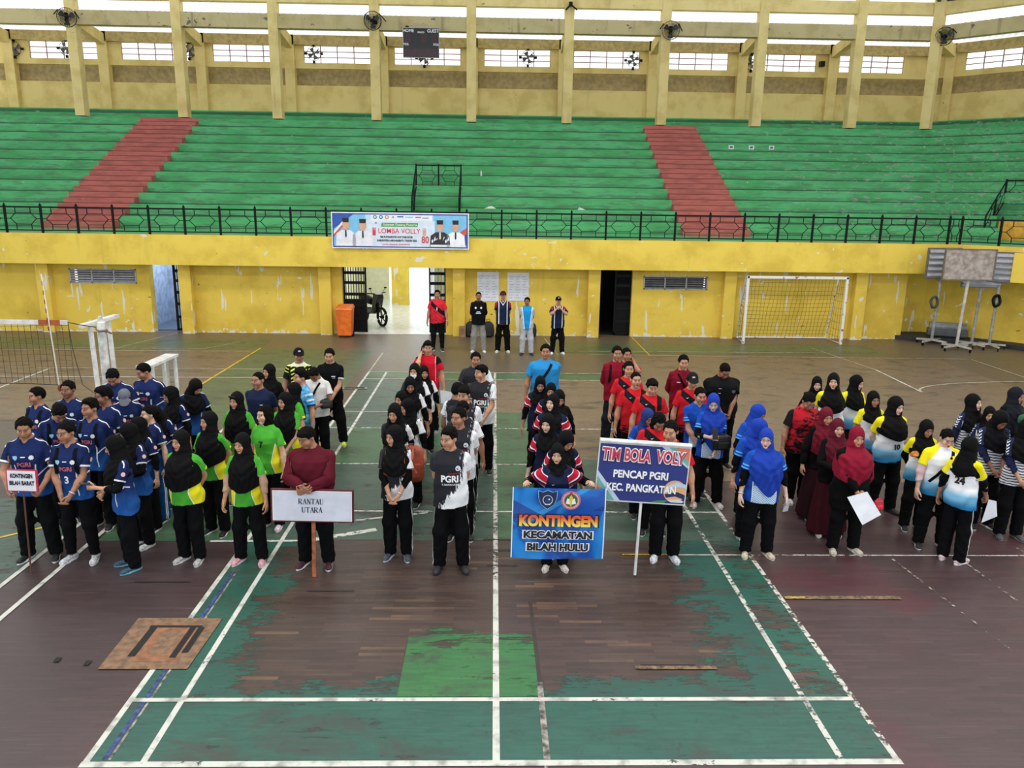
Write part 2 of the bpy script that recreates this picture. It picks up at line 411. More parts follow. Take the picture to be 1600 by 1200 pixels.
# ------------------------------------------------------------------ upper gallery
for k, x in enumerate((-21.7, -17.55, -13.25, -9.28, -5.1, -1.06, 3.03, 7.1, 11.2, 15.35)):
    mb = MB(); mb.box((x - .2, 30.1, 7.28), (x + .2, 30.55, 12.6)); struct(mb.build('column', M_COL, bevel=.012))
    mb = MB(); mb.box((x - .22, 32.62, 7.28), (x + .22, 33.0, 11.1)); struct(mb.build('gallery_pilaster', M_PALE, bevel=.01))
    mb = MB(); mb.add([(x - .15 + dx, y, z) for dx in (0, .3) for y, z in ((30.5, 10.85), (32.75, 10.50), (32.75, 10.98), (30.5, 11.25))], [(0, 1, 2, 3), (7, 6, 5, 4), (0, 4, 5, 1), (1, 5, 6, 2), (2, 6, 7, 3), (3, 7, 4, 0)])
    struct(mb.build('bracket_beam', M_PALE))
for s in (0.0, 4.1, 8.2):
    c = wing(30.1, s); mb = MB(); mb.prism([(c[0] - .2, c[1]), (c[0] + .1, c[1] - .22), (c[0] + .42, c[1] + .12), (c[0] + .1, c[1] + .4)], 7.28, 12.6); struct(mb.build('column', M_COL))
    c = wing(32.8, s + 1.0 + (s > 0) * .1); mb = MB(); mb.prism([wing(32.8, s + .9, .18), wing(32.8, s + 1.3, .18), wing(33.0, s + 1.3, 0), wing(33.0, s + .9, 0)], 7.28, 11.1); struct(mb.build('gallery_pilaster', M_PALE))
    a = wing(30.5, s); mb = MB(); q0, q1 = wing(30.5, s - .1), wing(30.5, s + .2); q2, q3 = wing(32.75, s + 1.25), wing(32.75, s + .95)
    mb.add([(*q0, 10.85), (*q1, 10.85), (*q2, 10.5), (*q3, 10.5), (*q0, 11.25), (*q1, 11.25), (*q2, 10.98), (*q3, 10.98)], [(0, 3, 2, 1), (4, 5, 6, 7), (0, 1, 5, 4), (1, 2, 6, 5), (2, 3, 7, 6), (3, 0, 4, 7)]); struct(mb.build('bracket_beam', M_PALE))
mb = MB(); mb.prism(ring(30.12, 30.5, 11), 10.86, 11.42); struct(mb.build('trim_4', M_GRIM))
mb = MB(); mb.prism(ring(30.14, 30.46, 11), 11.86, 12.34); struct(mb.build('trim_5', M_COL))
mb = MB(); mb.prism(ring(32.62, 32.82, 12), 10.68, 11.08); struct(mb.build('trim_6', plain('beam_ochre', 'bca468', .8)))
# gallery back wall: lower wall, recessed band, window wall
mb = MB(); mb.prism(ring(32.8, 33.0, 12), 7.7, 8.98); struct(mb.build('wall_gallery_low', M_PALE))
mb = MB(); mb.prism(ring(33.05, 33.2, 12), 8.9, 9.75); struct(mb.build('wall_gallery_shade_band', M_BAND))
WINX = [(-20.85, -17.86), (-16.81, -13.77), (-12.77, -10.20), (-8.54, -5.67), (-4.41, -1.41), (-.46, 2.55), (3.60, 6.57), (7.91, 10.57), (11.54, 14.62), (15.62, 18.66)]
WINX = [(-20.85 + k * 4.06, -17.86 + k * 4.06) for k in range(10)]
mb = MB(); zs = (9.70, 9.94, 10.67, 11.05); e = [XL] + [v for w in WINX for v in w] + [cx(32.8)]
mb.box((XL, 32.8, zs[0]), (cx(32.8), 32.98, zs[1])); mb.box((XL, 32.8, zs[2]), (cx(32.8), 32.98, zs[3]))
for i in range(0, len(e), 2): mb.box((e[i], 32.8, zs[1]), (e[i + 1], 32.98, zs[2]))
WW = [(1.7, 4.6), (5.7, 8.7)]
def wbox(s0, s1, z0, z1): mb.prism([wing(32.8, s0), wing(32.8, s1), wing(32.98, s1), wing(32.98, s0)], z0, z1)
wbox(0, 12, zs[0], zs[1]); wbox(0, 12, zs[2], zs[3]); wbox(0, 1.7, zs[1], zs[2]); wbox(4.6, 5.7, zs[1], zs[2]); wbox(8.7, 12, zs[1], zs[2])
struct(mb.build('wall_gallery_high', M_PALE))
M_BAR = plain('window_bar', 'a08a90', .5); M_FROST = mat('daylight_pane', lambda: 'ffffff', .5, emit=1.0)
def window(k, P0, P1):
    """frame bars and bright pane between plan points P0 and P1"""
    P0 = Vector((*P0, 0)); P1 = Vector((*P1, 0)); d = P1 - P0; L = d.length; d.normalize()
    mb = MB()
    for t in np.linspace(0, 1, 5): p = P0 + d * L * t; mb.bar((p.x, p.y, zs[1]), (p.x, p.y, zs[2]), .042)
    for z in np.linspace(zs[1], zs[2], 4): mb.bar((P0.x, P0.y, z), (P1.x, P1.y, z), .038)
    o = struct(mb.build('window_%d' % k, M_BAR))
    n = Vector((-d.y, d.x, 0)) * .10; mb = MB(); a, b = P0 + n, P1 + n
    mb.quad([(a.x, a.y, zs[1]), (b.x, b.y, zs[1]), (b.x, b.y, zs[2]), (a.x, a.y, zs[2])]); mb.build('pane', M_FROST, o)
for k, (a, b) in enumerate(WINX): window(k + 1, (a, 32.88), (b, 32.88))
for k, (a, b) in enumerate(WW): window(11 + k, wing(32.88, a), wing(32.88, b))
def _sheet():
    m = bpy.data.materials.new('roof_sheet'); m.use_nodes = True; nt = m.node_tree; NT.cur = nt
    b = nt.nodes['Principled BSDF']; tr = nt.nodes.new('ShaderNodeBsdfTranslucent'); mx = nt.nodes.new('ShaderNodeMixShader')
    b.inputs['Base Color'].default_value = srgb('e6e6da'); tr.inputs[0].default_value = srgb('ffffff'); mx.inputs[0].default_value = .6
    nt.links.new(b.outputs[0], mx.inputs[1]); nt.links.new(tr.outputs[0], mx.inputs[2]); nt.links.new(mx.outputs[0], nt.nodes['Material Output'].inputs[0]); return m
M_SHEET = _sheet()
def corrugated(name, P0, P1, P2, P3, m, pitch=.25, amp=.03):
    """P0-P1 eave line, P3-P2 ridge line; ribs run from eave to ridge"""
    P0, P1, P2, P3 = map(Vector, (P0, P1, P2, P3)); n = int((P1 - P0).length / pitch * 4); vs = []; fs = []
    for i in range(n + 1):
        t = i / n; z = amp * (1 if i % 4 in (1, 2) else -1)
        for a, b in ((P0, P1), (P3, P2)):
            p = a.lerp(b, t); vs.append((p.x, p.y, p.z + z))
    for i in range(n): fs.append((2 * i, 2 * i + 2, 2 * i + 3, 2 * i + 1))
    mb = MB(); mb.add(vs, fs); return struct(mb.build(name, m))
corrugated('ceiling_gallery', (XL, 33.3, 11.12), (cx(33.3), 33.3, 11.12), (cx(30.3), 30.3, 11.44), (XL, 30.3, 11.44), M_SHEET)
corrugated('ceiling_gallery_wing', (*wing(33.3, 0), 11.12), (*wing(33.3, 12), 11.12), (*wing(30.3, 12), 11.44), (*wing(30.3, 0), 11.44), M_SHEET)
M_ROOF = plain('roof_metal', 'b9b8b0', .5)
corrugated('ceiling', (XL - 6, 30.9, 12.32), (26, 30.9, 12.32), (26, 25.5, 13.3), (XL - 6, 25.5, 13.3), M_SHEET, .5, .05)
mb = MB(); mb.add([(-34, 25.5, 13.32), (34, 25.5, 13.32), (34, 4, 16.6), (-34, 4, 16.6), (-34, -18, 13.2), (34, -18, 13.2)], [(0, 1, 2, 3), (3, 2, 5, 4)]); struct(mb.build('ceiling_main', M_ROOF))
mb = MB(); q = (cx(30.1), 30.1)
mb.bar((q[0], q[1], 12.45), (q[0] - 5, q[1] - 6, 13.6), .12, .25); mb.bar((q[0] + .3, q[1], 12.5), (q[0] + 7, q[1] - 7.2, 12.9), .10, .3); mb.bar((q[0] - .3, q[1] - .4, 12.42), (q[0] + 4, q[1] - 5.5, 13.3), .08, .2); mb.bar((q[0] + 1, q[1] - 1, 12.8), (q[0] + 6, q[1] - 7.0, 12.4), .06, .1)
struct(mb.build('roof_truss', plain('truss_steel', '3a3a40', .6)))
for k, y_ in enumerate((1.0, 11.0)):
    mb = MB(); mb.quad([(-15, y_ - 1.2, 12.75), (15, y_ - 1.2, 12.75), (15, y_ + 1.2, 12.75), (-15, y_ + 1.2, 12.75)]); struct(mb.build('window_%d' % (13 + k), M_FROST))  # unseen glowing panes, added above the roof fill lamps
# ------------------------------------------------------------------ sports floor: worn parquet with painted courts, all one mesh
def floor_cols(kind):
    v, x, y, z = coords('world')
    br = NT.cur.nodes.new('ShaderNodeTexBrick'); NT.cur.links.new(v, br.inputs['Vector'])
    br.inputs['Scale'].default_value = 1.0; br.inputs['Brick Width'].default_value = .42; br.inputs['Row Height'].default_value = .052; br.inputs['Mortar Size'].default_value = .0016
    br.inputs['Color1'].default_value = (0, 0, 0, 1); br.inputs['Color2'].default_value = (1, 1, 1, 1); br.inputs['Mortar'].default_value = (.2, .2, .2, 1); br.offset_frequency = 2
    sp = NT.cur.nodes.new('ShaderNodeSeparateColor'); NT.cur.links.new(br.outputs[0], sp.inputs[0]); plank = Ex(sp.outputs[0]); gap = Ex(br.outputs[1])
    big = noise(v, .55, 4, .6); fine = noise(scalev(v, (3, 22, 1)), 1, 4, .65); scuff = noise(scalev(v, (9, 9, 1)), 1, 5, .7, 1.0)
    return v, x, y, z, plank, gap, big, fine, scuff
def _floor():
    v, x, y, z, plank, gap, big, fine, scuff = floor_cols('base')
    brown = mixc('413531', '57453f', (plank * .34 + fine * .66).ss(.2, .8))
    inner = ((x.abs() < 3.05) * (y > .5) * (y < 4.2))
    c = mixc(mixc('463637', '544042', (plank * .35 + fine * .65).ss(.2, .8)), brown, inner)
    c = mixc(c, '5c2f37', (big + x * .012).ss(.56, .66) * (x > 2.6) * (y < 4.6) * .55)
    c = mixc(c, '3e3436', (x.ss(-2.9, -3.6)) * .45)
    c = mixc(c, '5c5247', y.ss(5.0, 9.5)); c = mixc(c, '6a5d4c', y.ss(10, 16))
    c = mixc(c, '6e5745', (plank > .92) * inner * (big.ss(.4, .6)))
    c = mixc(c, '332a29', fine.ss(.56, .74) * .6); c = mixc(c, '7c6a66', noise(scalev(v, (1.5, 46, 1)), 1, 3, .6).ss(.58, .76) * .35); c = mixc(c, '241e1e', gap * .35)
    c = mixc(c, 'b8b2aa', scuff.ss(.765, .80) * .5)
    return c, dict(rough=.30 + scuff * .18, height=plank * .2 + fine * .3 - gap * .5)
M_FLOOR = mat('parquet', _floor, .38, spec=.5, bump=.12)
def paint(name, c1, c2, wear, seed=0.0, base=.0, edge=None):
    def fn():
        v, x, y, z, plank, gap, big, fine, scuff = floor_cols('p')
        n = noise(scalev(v, (1.0, 1.6, 1)), 1.1 + seed * .1, 5, .65, .4)
        c = mixc(c1, c2, (fine * .6 + n * .4).ss(.35, .65)); c = mixc(c, '2c3432', scuff.ss(.56, .70) * .45); c = mixc(c, '6a8a80', noise(scalev(v, (2, 30, 1)), 1, 3, .6).ss(.60, .76) * .3); c = mixc(c, '1c2422', gap * .2); c = mixc(c, '40403c', noise(scalev(v, (.8, 1.5, 1)), 1.3 + seed * .07, 5, .7, .6).ss(.50, .66) * .75)
        a = (n + (fine - .5) * .5 + (plank - .5) * .12)
        if edge == 'fade_far': a = a - y.ss(1.25, 2.35) * .42
        if edge == 'border':
            e = (2.6 - x.abs()).min((y - .76) * 1.4) - (x > 1.0) * .22
            a = n * 1.1 + (fine - .5) * .7 - e * .62
        return c, dict(alpha=1.0 - a.ss(wear, wear + .08) if not edge else (a.ss(.34, .44) if edge == 'border' else a.ss(wear - .45, wear - .33)), rough=.30 + scuff * .2)
    return mat(name, fn, .38, spec=.5)
M_TEAL = paint('paint_teal', '2f6154', '265348', .66, 1)
M_TEAL2 = paint('paint_teal_worn', '2b6254', '2a584c', .53, 2)
M_BORDER = paint('paint_teal_border', '2a5c50', '2a544a', .5, 8, edge='border')
M_LGREEN = paint('paint_leaf_green', '3f7a46', '34683e', .74, 3, edge='fade_far')
M_GGREEN = paint('paint_grey_green', '4a6054', '42554a', .60, 4)
M_FGREEN = paint('paint_far_green', '5c6c4c', '526044', .72, 5)
M_FTAN = paint('paint_far_tan', '7e6b56', '705e4d', .80, 6)
M_MOSS = paint('paint_moss', '4a6e4a', '406046', .68, 7)
def linemat(name, c, wear):
    def fn():
        v, x, y, z = coords('world'); n = noise(v, 14, 4, .7); b = noise(v, 1.1, 3)
        col = mixc(c, tuple(int(int(c[i:i + 2], 16) * .72) for i in (0, 2, 4)), noise(v, 6, 4).ss(.45, .7))
        return col, dict(alpha=1.0 - (n * .6 + b * .4).ss(wear, wear + .05))
    return mat(name, fn, .45, spec=.4)
M_LINE = linemat('line_white', 'd4d4cc', .585); M_LINEW = linemat('line_white_worn', 'd2d0c8', .50); M_LINEF = linemat('line_faded', 'c0b9a2', .56); M_GHOST = linemat('line_ghost', 'a89f92', .44); M_LINEY = linemat('line_yellow', 'd8b438', .66)
FM = [M_FLOOR, M_TEAL, M_TEAL2, M_LGREEN, M_GGREEN, M_FGREEN, M_FTAN, M_MOSS, M_LINE, M_LINEW, M_LINEF, M_LINEY, plain('hatch_wood', '84664e', .6, .10, 14), plain('hatch_orange', '946446', .6, .10, 10), plain('hatch_slot', '1c1a1a', .8), plain('bare_wood', '74604a', .6, .25, 20), plain('old_blue', '3a4a80', .6, .2, 20), plain('dark_seam', '3c3430', .7), plain('grey_line', '8a847c', .6, .3, 12), M_BORDER, M_GHOST]
fm = MB(); fm.quad([(-30, -9, 0), (26, -9, 0), (26, 18.76, 0), (-30, 18.76, 0)], 0)
fm.quad([(-30, 18.76, 0), (26, 18.76, 0), (26, 19.6, 0), (-30, 19.6, 0)], 0)
FPS = []
def fp(pts, mi, lv): FPS.append((lv, len(FPS), pts, mi))
def fr(x0, x1, y0, y1, mi, lv=1): fp([(x0, y0), (x1, y0), (x1, y1), (x0, y1)], mi, lv)
def fl(a, b, w, mi=8, lv=5):
    a = Vector(a); b = Vector(b); d = (b - a).normalized() * 1; n = Vector((-d.y, d.x)) * w / 2
    p = [a - n, b - n, b + n, a + n]; fp([(q.x, q.y) for q in p], mi, lv)
# painted fields
fr(-3.02, 3.02, 0, .76, 1); fr(-3.02, -2.60, .76, 4.8, 1); fr(2.60, 3.02, .76, 4.8, 2); fr(-2.6, 2.6, .76, 4.4, 19, 1)
fr(-.83, .36, .80, 2.5, 3, 2); fr(-3.02, 0, 3.9, 12.66, 4, 1); fr(0, 3.02, 3.9, 7.0, 4, 1); fr(0, 3.02, 7.0, 12.66, 6, 1); fr(-3.02, 3.02, 12.66, 13.4, 7, 1); fr(-2.6, 0, 6.7, 8.7, 7, 2); fr(0, .9, 3.98, 9.8, 7, 2); fr(2.6, 3.02, 7.0, 12.6, 4, 2)
fr(-3.02, 0, .0, -1.2, 0, 1) if False else None
fp([(-14, 1.0), (-5.3, 1.0), (-5.3, 5.2), (-14, 5.2)], 4, 1); fr(-3.02, -4.86, 3.85, 9, 7, 1) if False else None
fr(-4.80, -3.05, 3.85, 5.2, 7, 1)
fp([(-20, 9.0), (-6.5, 9.0), (-6.5, 16.0), (-20, 16.0)], 6, 1); fp([(-6.45, 9.0), (-3.3, 9.0), (-3.3, 16.2), (-6.45, 16.2)], 5, 1)
fp([(-20, 16.0), (-6.5, 16.0), (-6.5, 17.6), (-20, 17.6)], 5, 1); fr(1.6, 11, 16.0, 17.6, 5, 1); fr(3.3, 12, 6, 15.6, 6, 1)
# court lines
for X in (-3.02, 3.02): fl((X, -.02), (X, 13.4), .05, 8 if X < 0 else 9)
for X in (-2.60, 2.60): fl((X, 0), (X, 13.4), .05, 8 if X < 0 else 9)
fl((-3.02, 15.8), (-3.02, 13.4), .04, 10)
fl((0, .02), (0, 2.9), .055, 8); fl((0, 2.9), (0, 13.4), .055, 9)
fl((-3.05, 0), (3.05, 0), .06); fl((-3.02, .76), (3.02, .76), .05)
for Y, a, b, mi in ((4.80, -3.0, 3.0, 9), (6.71, -3.0, .6, 9), (8.69, -3.0, 3.0, 9), (9.8, -3, -.1, 10), (12.66, -3.0, 3.0, 10), (13.4, -3.0, 3.0, 10)): fl((a, Y), (b, Y), .045, mi)
fl((-3.45, 3.84), (-2.3, 3.86), .05, 9); fl((-2.3, 3.86), (-1.5, 4.2), .10, 9); fl((-2.1, 4.4), (-.9, 4.75), .05, 9)
fl((1.5, 3.50), (7.0, 3.50), .028, 9); fl((1.5, 3.50), (2.1, 3.50), .026, 11, 6)
fl((-5.26, -1), (-5.26, 9), .055); fl((-4.86, -1), (-4.86, 9), .055)
fl((-7.5, 2.6), (-5.3, 4.55), .05, 11); fl((-20, 15.75), (-6.6, 15.80), .05, 10); fl((-20, 13.45), (-4.0, 13.60), .045, 10); fl((-20, 12.45), (-4.0, 12.70), .045, 8)
fl((-6.44, 16.3), (-6.52, 9.2), .06, 11); fl((-10.6, 9.5), (-10.62, 13.45), .05, 8); fl((-10.3, 16.0), (-9.6, 18.6), .04, 10); fl((-7.9, 16.15), (-11.8, 16.05), .035, 10); fl((-7.9, 16.15), (-7.3, 17.2), .035, 10)
fl((2.6, 15.75), (12.9, 15.60), .04, 10); fl((1.6, 16.2), (9.2, 16.35), .035, 10); fl((4.2, 15.7), (4.2, 18.6), .04, 11); fl((1.7, 15.7), (1.5, 18.2), .04, 10)
fl((9.17, 17.0), (9.62, 14.1), .035, 10); fl((9.62, 14.1), (9.54, 11.76), .05, 8); fl((12.95, 15.56), (12.94, 11), .04, 10); fl((6.4, -1), (6.35, 9), .03, 20); fl((4.88, 1.2), (4.68, 3.4), .03, 20); fl((5.6, -1), (5.5, 3.4), .03, 20)
arc = [(9.54 + 3.2 * (1 - math.cos(t)) + .0, 11.76 + 1.1 * math.sin(t)) for t in np.linspace(0, 1.6, 12)]
for a, b in zip(arc, arc[1:]): fl(a, b, .05, 10)
fl((-2.9, .05), (-2.92, 3.0), .035, 16, 4); fl((-2.86, .05), (-2.88, 3.0), .02, 18, 4)
fl((.38, -.1), (.38, 1.0), .05, 18, 4); fl((.38, 1.0), (.36, 2.4), .035, 17, 4)
# boarded patch, slots, bare boards
fp([(-3.50, 1.19), (-2.72, 1.19), (-2.70, 2.05), (-3.52, 2.05)], 12, 7); fp([(-3.28, 1.30), (-2.86, 1.30), (-2.86, 1.92), (-3.30, 1.92)], 13, 8); fp([(-3.17, 1.42), (-2.97, 1.42), (-2.97, 1.80), (-3.17, 1.80)], 12, 9)
fr(-3.34, -2.84, 1.87, 1.91, 14, 10); fr(-3.33, -3.26, 1.38, 1.90, 14, 10); fr(-2.95, -2.89, 1.36, 1.90, 14, 10); fr(-2.87, -2.81, 1.44, 1.88, 14, 10)
fr(1.25, 1.98, 1.18, 1.23, 15, 7); fr(1.30, 1.8, 1.235, 1.25, 14, 7); fr(3.06, 4.30, 2.44, 2.51, 15, 7); fr(3.06, 3.28, 2.46, 2.49, 11, 8)
fr(-3.34, -2.80, 11.62, 11.82, 18, 7); fr(-3.30, -2.86, 11.66, 11.80, 17, 8)
for x, y, w in ((-3.66, 1.25, .05), (-3.95, 1.30, .05)): fr(x, x + w, y, y + .07, 14, 7)
for x, y, w in ((-.1, 3.6, .4), (-.15, 3.9, .5), (-.1, 3.2, .35), (-2.0, 2.6, .5), (-3.9, 2.8, .6)): fr(x, x + w, y, y + .02, 17, 7)
for k, (lv, _, pts_, mi) in enumerate(sorted(FPS, key=lambda q: q[:2])): fm.quad([(x, y, .0006 + k * .00012) for x, y in pts_], mi)
o = fm.build('floor', FM); struct(o)
# ------------------------------------------------------------------ people: signed distance fields -> surface nets -> skeleton posing
def ax(*segs):
    out = [segs[0][0]]
    for a, b, h in segs:
        n = max(1, int(round((b - a) / h))); out += list(np.linspace(a, b, n + 1)[1:])
    return np.array(out, np.float32)
def sdf_ell(P, c, r):
    x, y, z = (P[i] - c[i] for i in range(3))
    k0 = np.sqrt((x / r[0]) ** 2 + (y / r[1]) ** 2 + (z / r[2]) ** 2)
    k1 = np.sqrt((x / r[0] ** 2) ** 2 + (y / r[1] ** 2) ** 2 + (z / r[2] ** 2) ** 2) + 1e-9
    return k0 * (k0 - 1) / k1
def sdf_cone(P, a, b, ra, rb, flat=None):
    a = np.array(a, float); b = np.array(b, float); d = b - a; L2 = d @ d
    x, y, z = (P[i] - a[i] for i in range(3))
    t = np.clip((x * d[0] + y * d[1] + z * d[2]) / L2, 0, 1)
    return np.sqrt((x - t * d[0]) ** 2 + (y - t * d[1]) ** 2 + (z - t * d[2]) ** 2) - (ra + (rb - ra) * t)
def sdf_stack(P, prof):
    """prof rows: z, half width, half depth, y centre"""
    p = np.array(sorted(prof), float); z = P[2]
    zz = np.clip(z, p[0, 0], p[-1, 0])
    a = np.interp(zz, p[:, 0], p[:, 1]); b = np.interp(zz, p[:, 0], p[:, 2]); yc = np.interp(zz, p[:, 0], p[:, 3])
    k = np.sqrt((P[0] / a) ** 2 + ((P[1] - yc) / b) ** 2)
    d = (k - 1) * np.minimum(a, b)
    return np.maximum(d, np.maximum(p[0, 0] - z, z - p[-1, 0]))
def smin(a, b, k):
    h = np.clip(0.5 + 0.5 * (b - a) / k, 0, 1)
    return b + (a - b) * h - k * h * (1 - h)
def smax(a, b, k): return -smin(-a, -b, k)
def surface_nets(D, xs, ys, zs):
    nx, ny, nz = D.shape; ins = D < 0
    c = [ins[i:nx - 1 + i, j:ny - 1 + j, k:nz - 1 + k] for i in (0, 1) for j in (0, 1) for k in (0, 1)]
    s = sum(v.astype(np.int8) for v in c); act = (s > 0) & (s < 8)
    idx = -np.ones(act.shape, np.int64); I, J, K = np.nonzero(act); n = len(I); idx[I, J, K] = np.arange(n)
    acc = np.zeros((n, 3)); cnt = np.zeros(n)
    for axis in range(3):
        o = [(0, 0), (0, 1), (1, 0), (1, 1)]
        for p, q in o:
            e = [p, q]; e.insert(axis, 0); i, j, k = I + e[0], J + e[1], K + e[2]
            da = D[i, j, k]; st = [0, 0, 0]; st[axis] = 1; db = D[i + st[0], j + st[1], k + st[2]]
            m = (da < 0) != (db < 0); t = np.where(m, da / np.where(m, da - db, 1), 0)
            pos = [xs[i].astype(float), ys[j].astype(float), zs[k].astype(float)]; A = (xs, ys, zs)[axis]; q_ = (i, j, k)[axis]
            pos[axis] = A[q_] + t * (A[q_ + 1] - A[q_])
            for d_ in range(3): acc[:, d_] += np.where(m, pos[d_], 0)
            cnt += m
    V = acc / cnt[:, None]; F = []
    for axis in range(3):
        sl0 = [slice(1, -1)] * 3; sl0[axis] = slice(0, -1); sl1 = list(sl0); sl1[axis] = slice(1, None)
        A = ins[tuple(sl0)]; B = ins[tuple(sl1)]; E_ = np.argwhere(A != B)
        if len(E_) == 0: continue
        fl = A[E_[:, 0], E_[:, 1], E_[:, 2]]
        g = E_ + 1; g[:, axis] -= 1
        u, v = [(1, 2), (2, 0), (0, 1)][axis]
        def at(du, dv):
            h = g.copy(); h[:, u] -= du; h[:, v] -= dv; return idx[h[:, 0], h[:, 1], h[:, 2]]
        Q = np.stack([at(1, 1), at(0, 1), at(0, 0), at(1, 0)], 1)
        Q[~fl] = Q[~fl][:, ::-1]
        F.append(Q)
    return V, np.concatenate(F)
def solid(fn, xs, ys, zs, smooth_it=0):
    P = (xs[:, None, None], ys[None, :, None], zs[None, None, :])
    D = fn(P) + np.zeros((len(xs), len(ys), len(zs)))
    D[0], D[-1], D[:, 0], D[:, -1], D[:, :, 0], D[:, :, -1] = (np.maximum(D_, 1e-3) for D_ in (D[0], D[-1], D[:, 0], D[:, -1], D[:, :, 0], D[:, :, -1]))
    V, F = surface_nets(D, xs, ys, zs)
    for _ in range(smooth_it): V = lap(V, F, 0.5)
    return V, F
def lap(V, F, w):
    acc = np.zeros_like(V); cnt = np.zeros(len(V))
    for a, b in ((0, 1), (1, 2), (2, 3), (3, 0)):
        np.add.at(acc, F[:, a], V[F[:, b]]); np.add.at(acc, F[:, b], V[F[:, a]]); np.add.at(cnt, F[:, a], 1); np.add.at(cnt, F[:, b], 1)
    return V * (1 - w) + w * acc / cnt[:, None]

# skeleton of the 1.70 m figure, arms 25 degrees out, facing -y
AD = np.array([math.sin(R_(25)), 0.0, -math.cos(R_(25))])
def joints(f):
    sx = 0.150 if f else 0.170
    J = {'neck': (0, .018, 1.455), 'waist': (0, .0, 1.02)}
    for s, n in ((1, 'l'), (-1, 'r')):
        S0 = np.array([sx * s, .012, 1.362]); d = AD * [s, 1, 1]
        J['sh' + n] = S0; J['el' + n] = S0 + d * .285; J['wr' + n] = S0 + d * .53
        J['kn' + n] = S0 + d * .615 ; J['kf' + n] = S0 + d * .655
        J['hip' + n] = (.088 * s, .01, .88); J['knee' + n] = (.098 * s, .0, .48); J['ank' + n] = (.104 * s, .02, .085)
    return {k: np.array(v, float) for k, v in J.items()}
JM, JF = joints(False), joints(True)
def torso_prof(f, o=0.0):
    if f: p = [(.80, .158, .112, .018), (.88, .170, .122, .022), (.96, .162, .112, .012), (1.06, .136, .095, .0), (1.14, .138, .100, -.004), (1.23, .150, .122, -.016), (1.30, .152, .112, -.006), (1.37, .120, .085, .008), (1.42, .075, .064, .014), (1.46, .05, .046, .016)]
    else: p = [(.80, .150, .105, .012), (.88, .160, .114, .016), (.96, .155, .108, .01), (1.06, .148, .102, .0), (1.15, .156, .106, -.004), (1.25, .170, .116, -.006), (1.32, .172, .110, .0), (1.37, .140, .090, .008), (1.42, .085, .068, .014), (1.46, .055, .05, .016)]
    return [(z, a + o, b + o, y) for z, a, b, y in p]
def sdf_head(P, f):
    ax_ = (np.abs(P[0]), P[1], P[2])
    d = sdf_ell(P, (0, .008, 1.612), (.0745, .094, .090))
    d = smin(d, sdf_ell(P, (0, -.030, 1.535), (.054 if f else .058, .062, .060)), .03)
    d = smin(d, sdf_ell(P, (0, -.074, 1.492), (.022 if f else .026, .020, .020)), .025)
    d = smin(d, sdf_ell(ax_, (.036, -.056, 1.556), (.030, .032, .034)), .02)
    d = smin(d, sdf_ell(P, (0, -.080, 1.613), (.050, .014, .011)), .015)
    d = smax(d, -sdf_ell(ax_, (.031, -.106, 1.594), (.019, .018, .012)), .010)
    d = smin(d, sdf_ell(ax_, (.031, -.0815, 1.5945), (.0135, .0110, .0105)), .003)
    d = smin(d, sdf_cone(P, (0, -.090, 1.600), (0, -.108, 1.560), .0065, .0120), .008)
    d = smin(d, sdf_ell(ax_, (.0120, -.099, 1.555), (.009, .011, .008)), .006)
    d = smin(d, sdf_ell(P, (0, -.0925, 1.5285), (.021, .0095, .0055)), .005)
    d = smin(d, sdf_ell(P, (0, -.0910, 1.5185), (.018, .0100, .0065)), .004)
    d = smin(d, sdf_ell(ax_, (.077, .012, 1.582), (.009, .019, .031)), .008)
    return d
def arm_axis(J, n): return J['sh' + n], J['el' + n], J['wr' + n]
def sdf_hand(P, J, n):
    s = 1 if n == 'l' else -1
    w = J['wr' + n]; d = AD * [s, 1, 1]; pn = np.array([-math.cos(R_(25)) * s, 0, -math.sin(R_(25))])   # palm side (towards the body)
    def q(a, y, c): return w + d * a + np.array([0, y, 0]) + pn * c
    D = sdf_cone(P, q(.0, 0, 0), q(.05, 0, 0), .025, .024)
    u = (P[0] - w[0]) * d[0] + (P[2] - w[2]) * d[2]; v = P[1] - w[1]; t = (P[0] - w[0]) * pn[0] + (P[2] - w[2]) * pn[2]
    palm = sdf_ell((u, v, t), (.058, .0, .002), (.050, .042, .018))
    D = smin(D, palm, .012)
    for i, (y, L) in enumerate(((-.031, .066), (-.0105, .075), (.0105, .070), (.031, .055))):
        y2 = y * 1.38
        b = q(.092, y, .0); m = q(.092 + L * .55, (y + y2) / 2, .010); e = q(.092 + L * .92, y2, .026)
        D = smin(D, np.minimum(sdf_cone(P, b, m, .0092, .0084), sdf_cone(P, m, e, .0084, .0070)), .004)
    D = smin(D, np.minimum(sdf_cone(P, q(.025, -.028, .006), q(.062, -.058, .018), .0135, .0105), sdf_cone(P, q(.062, -.058, .018), q(.090, -.066, .026), .0100, .0080)), .008)
    return D
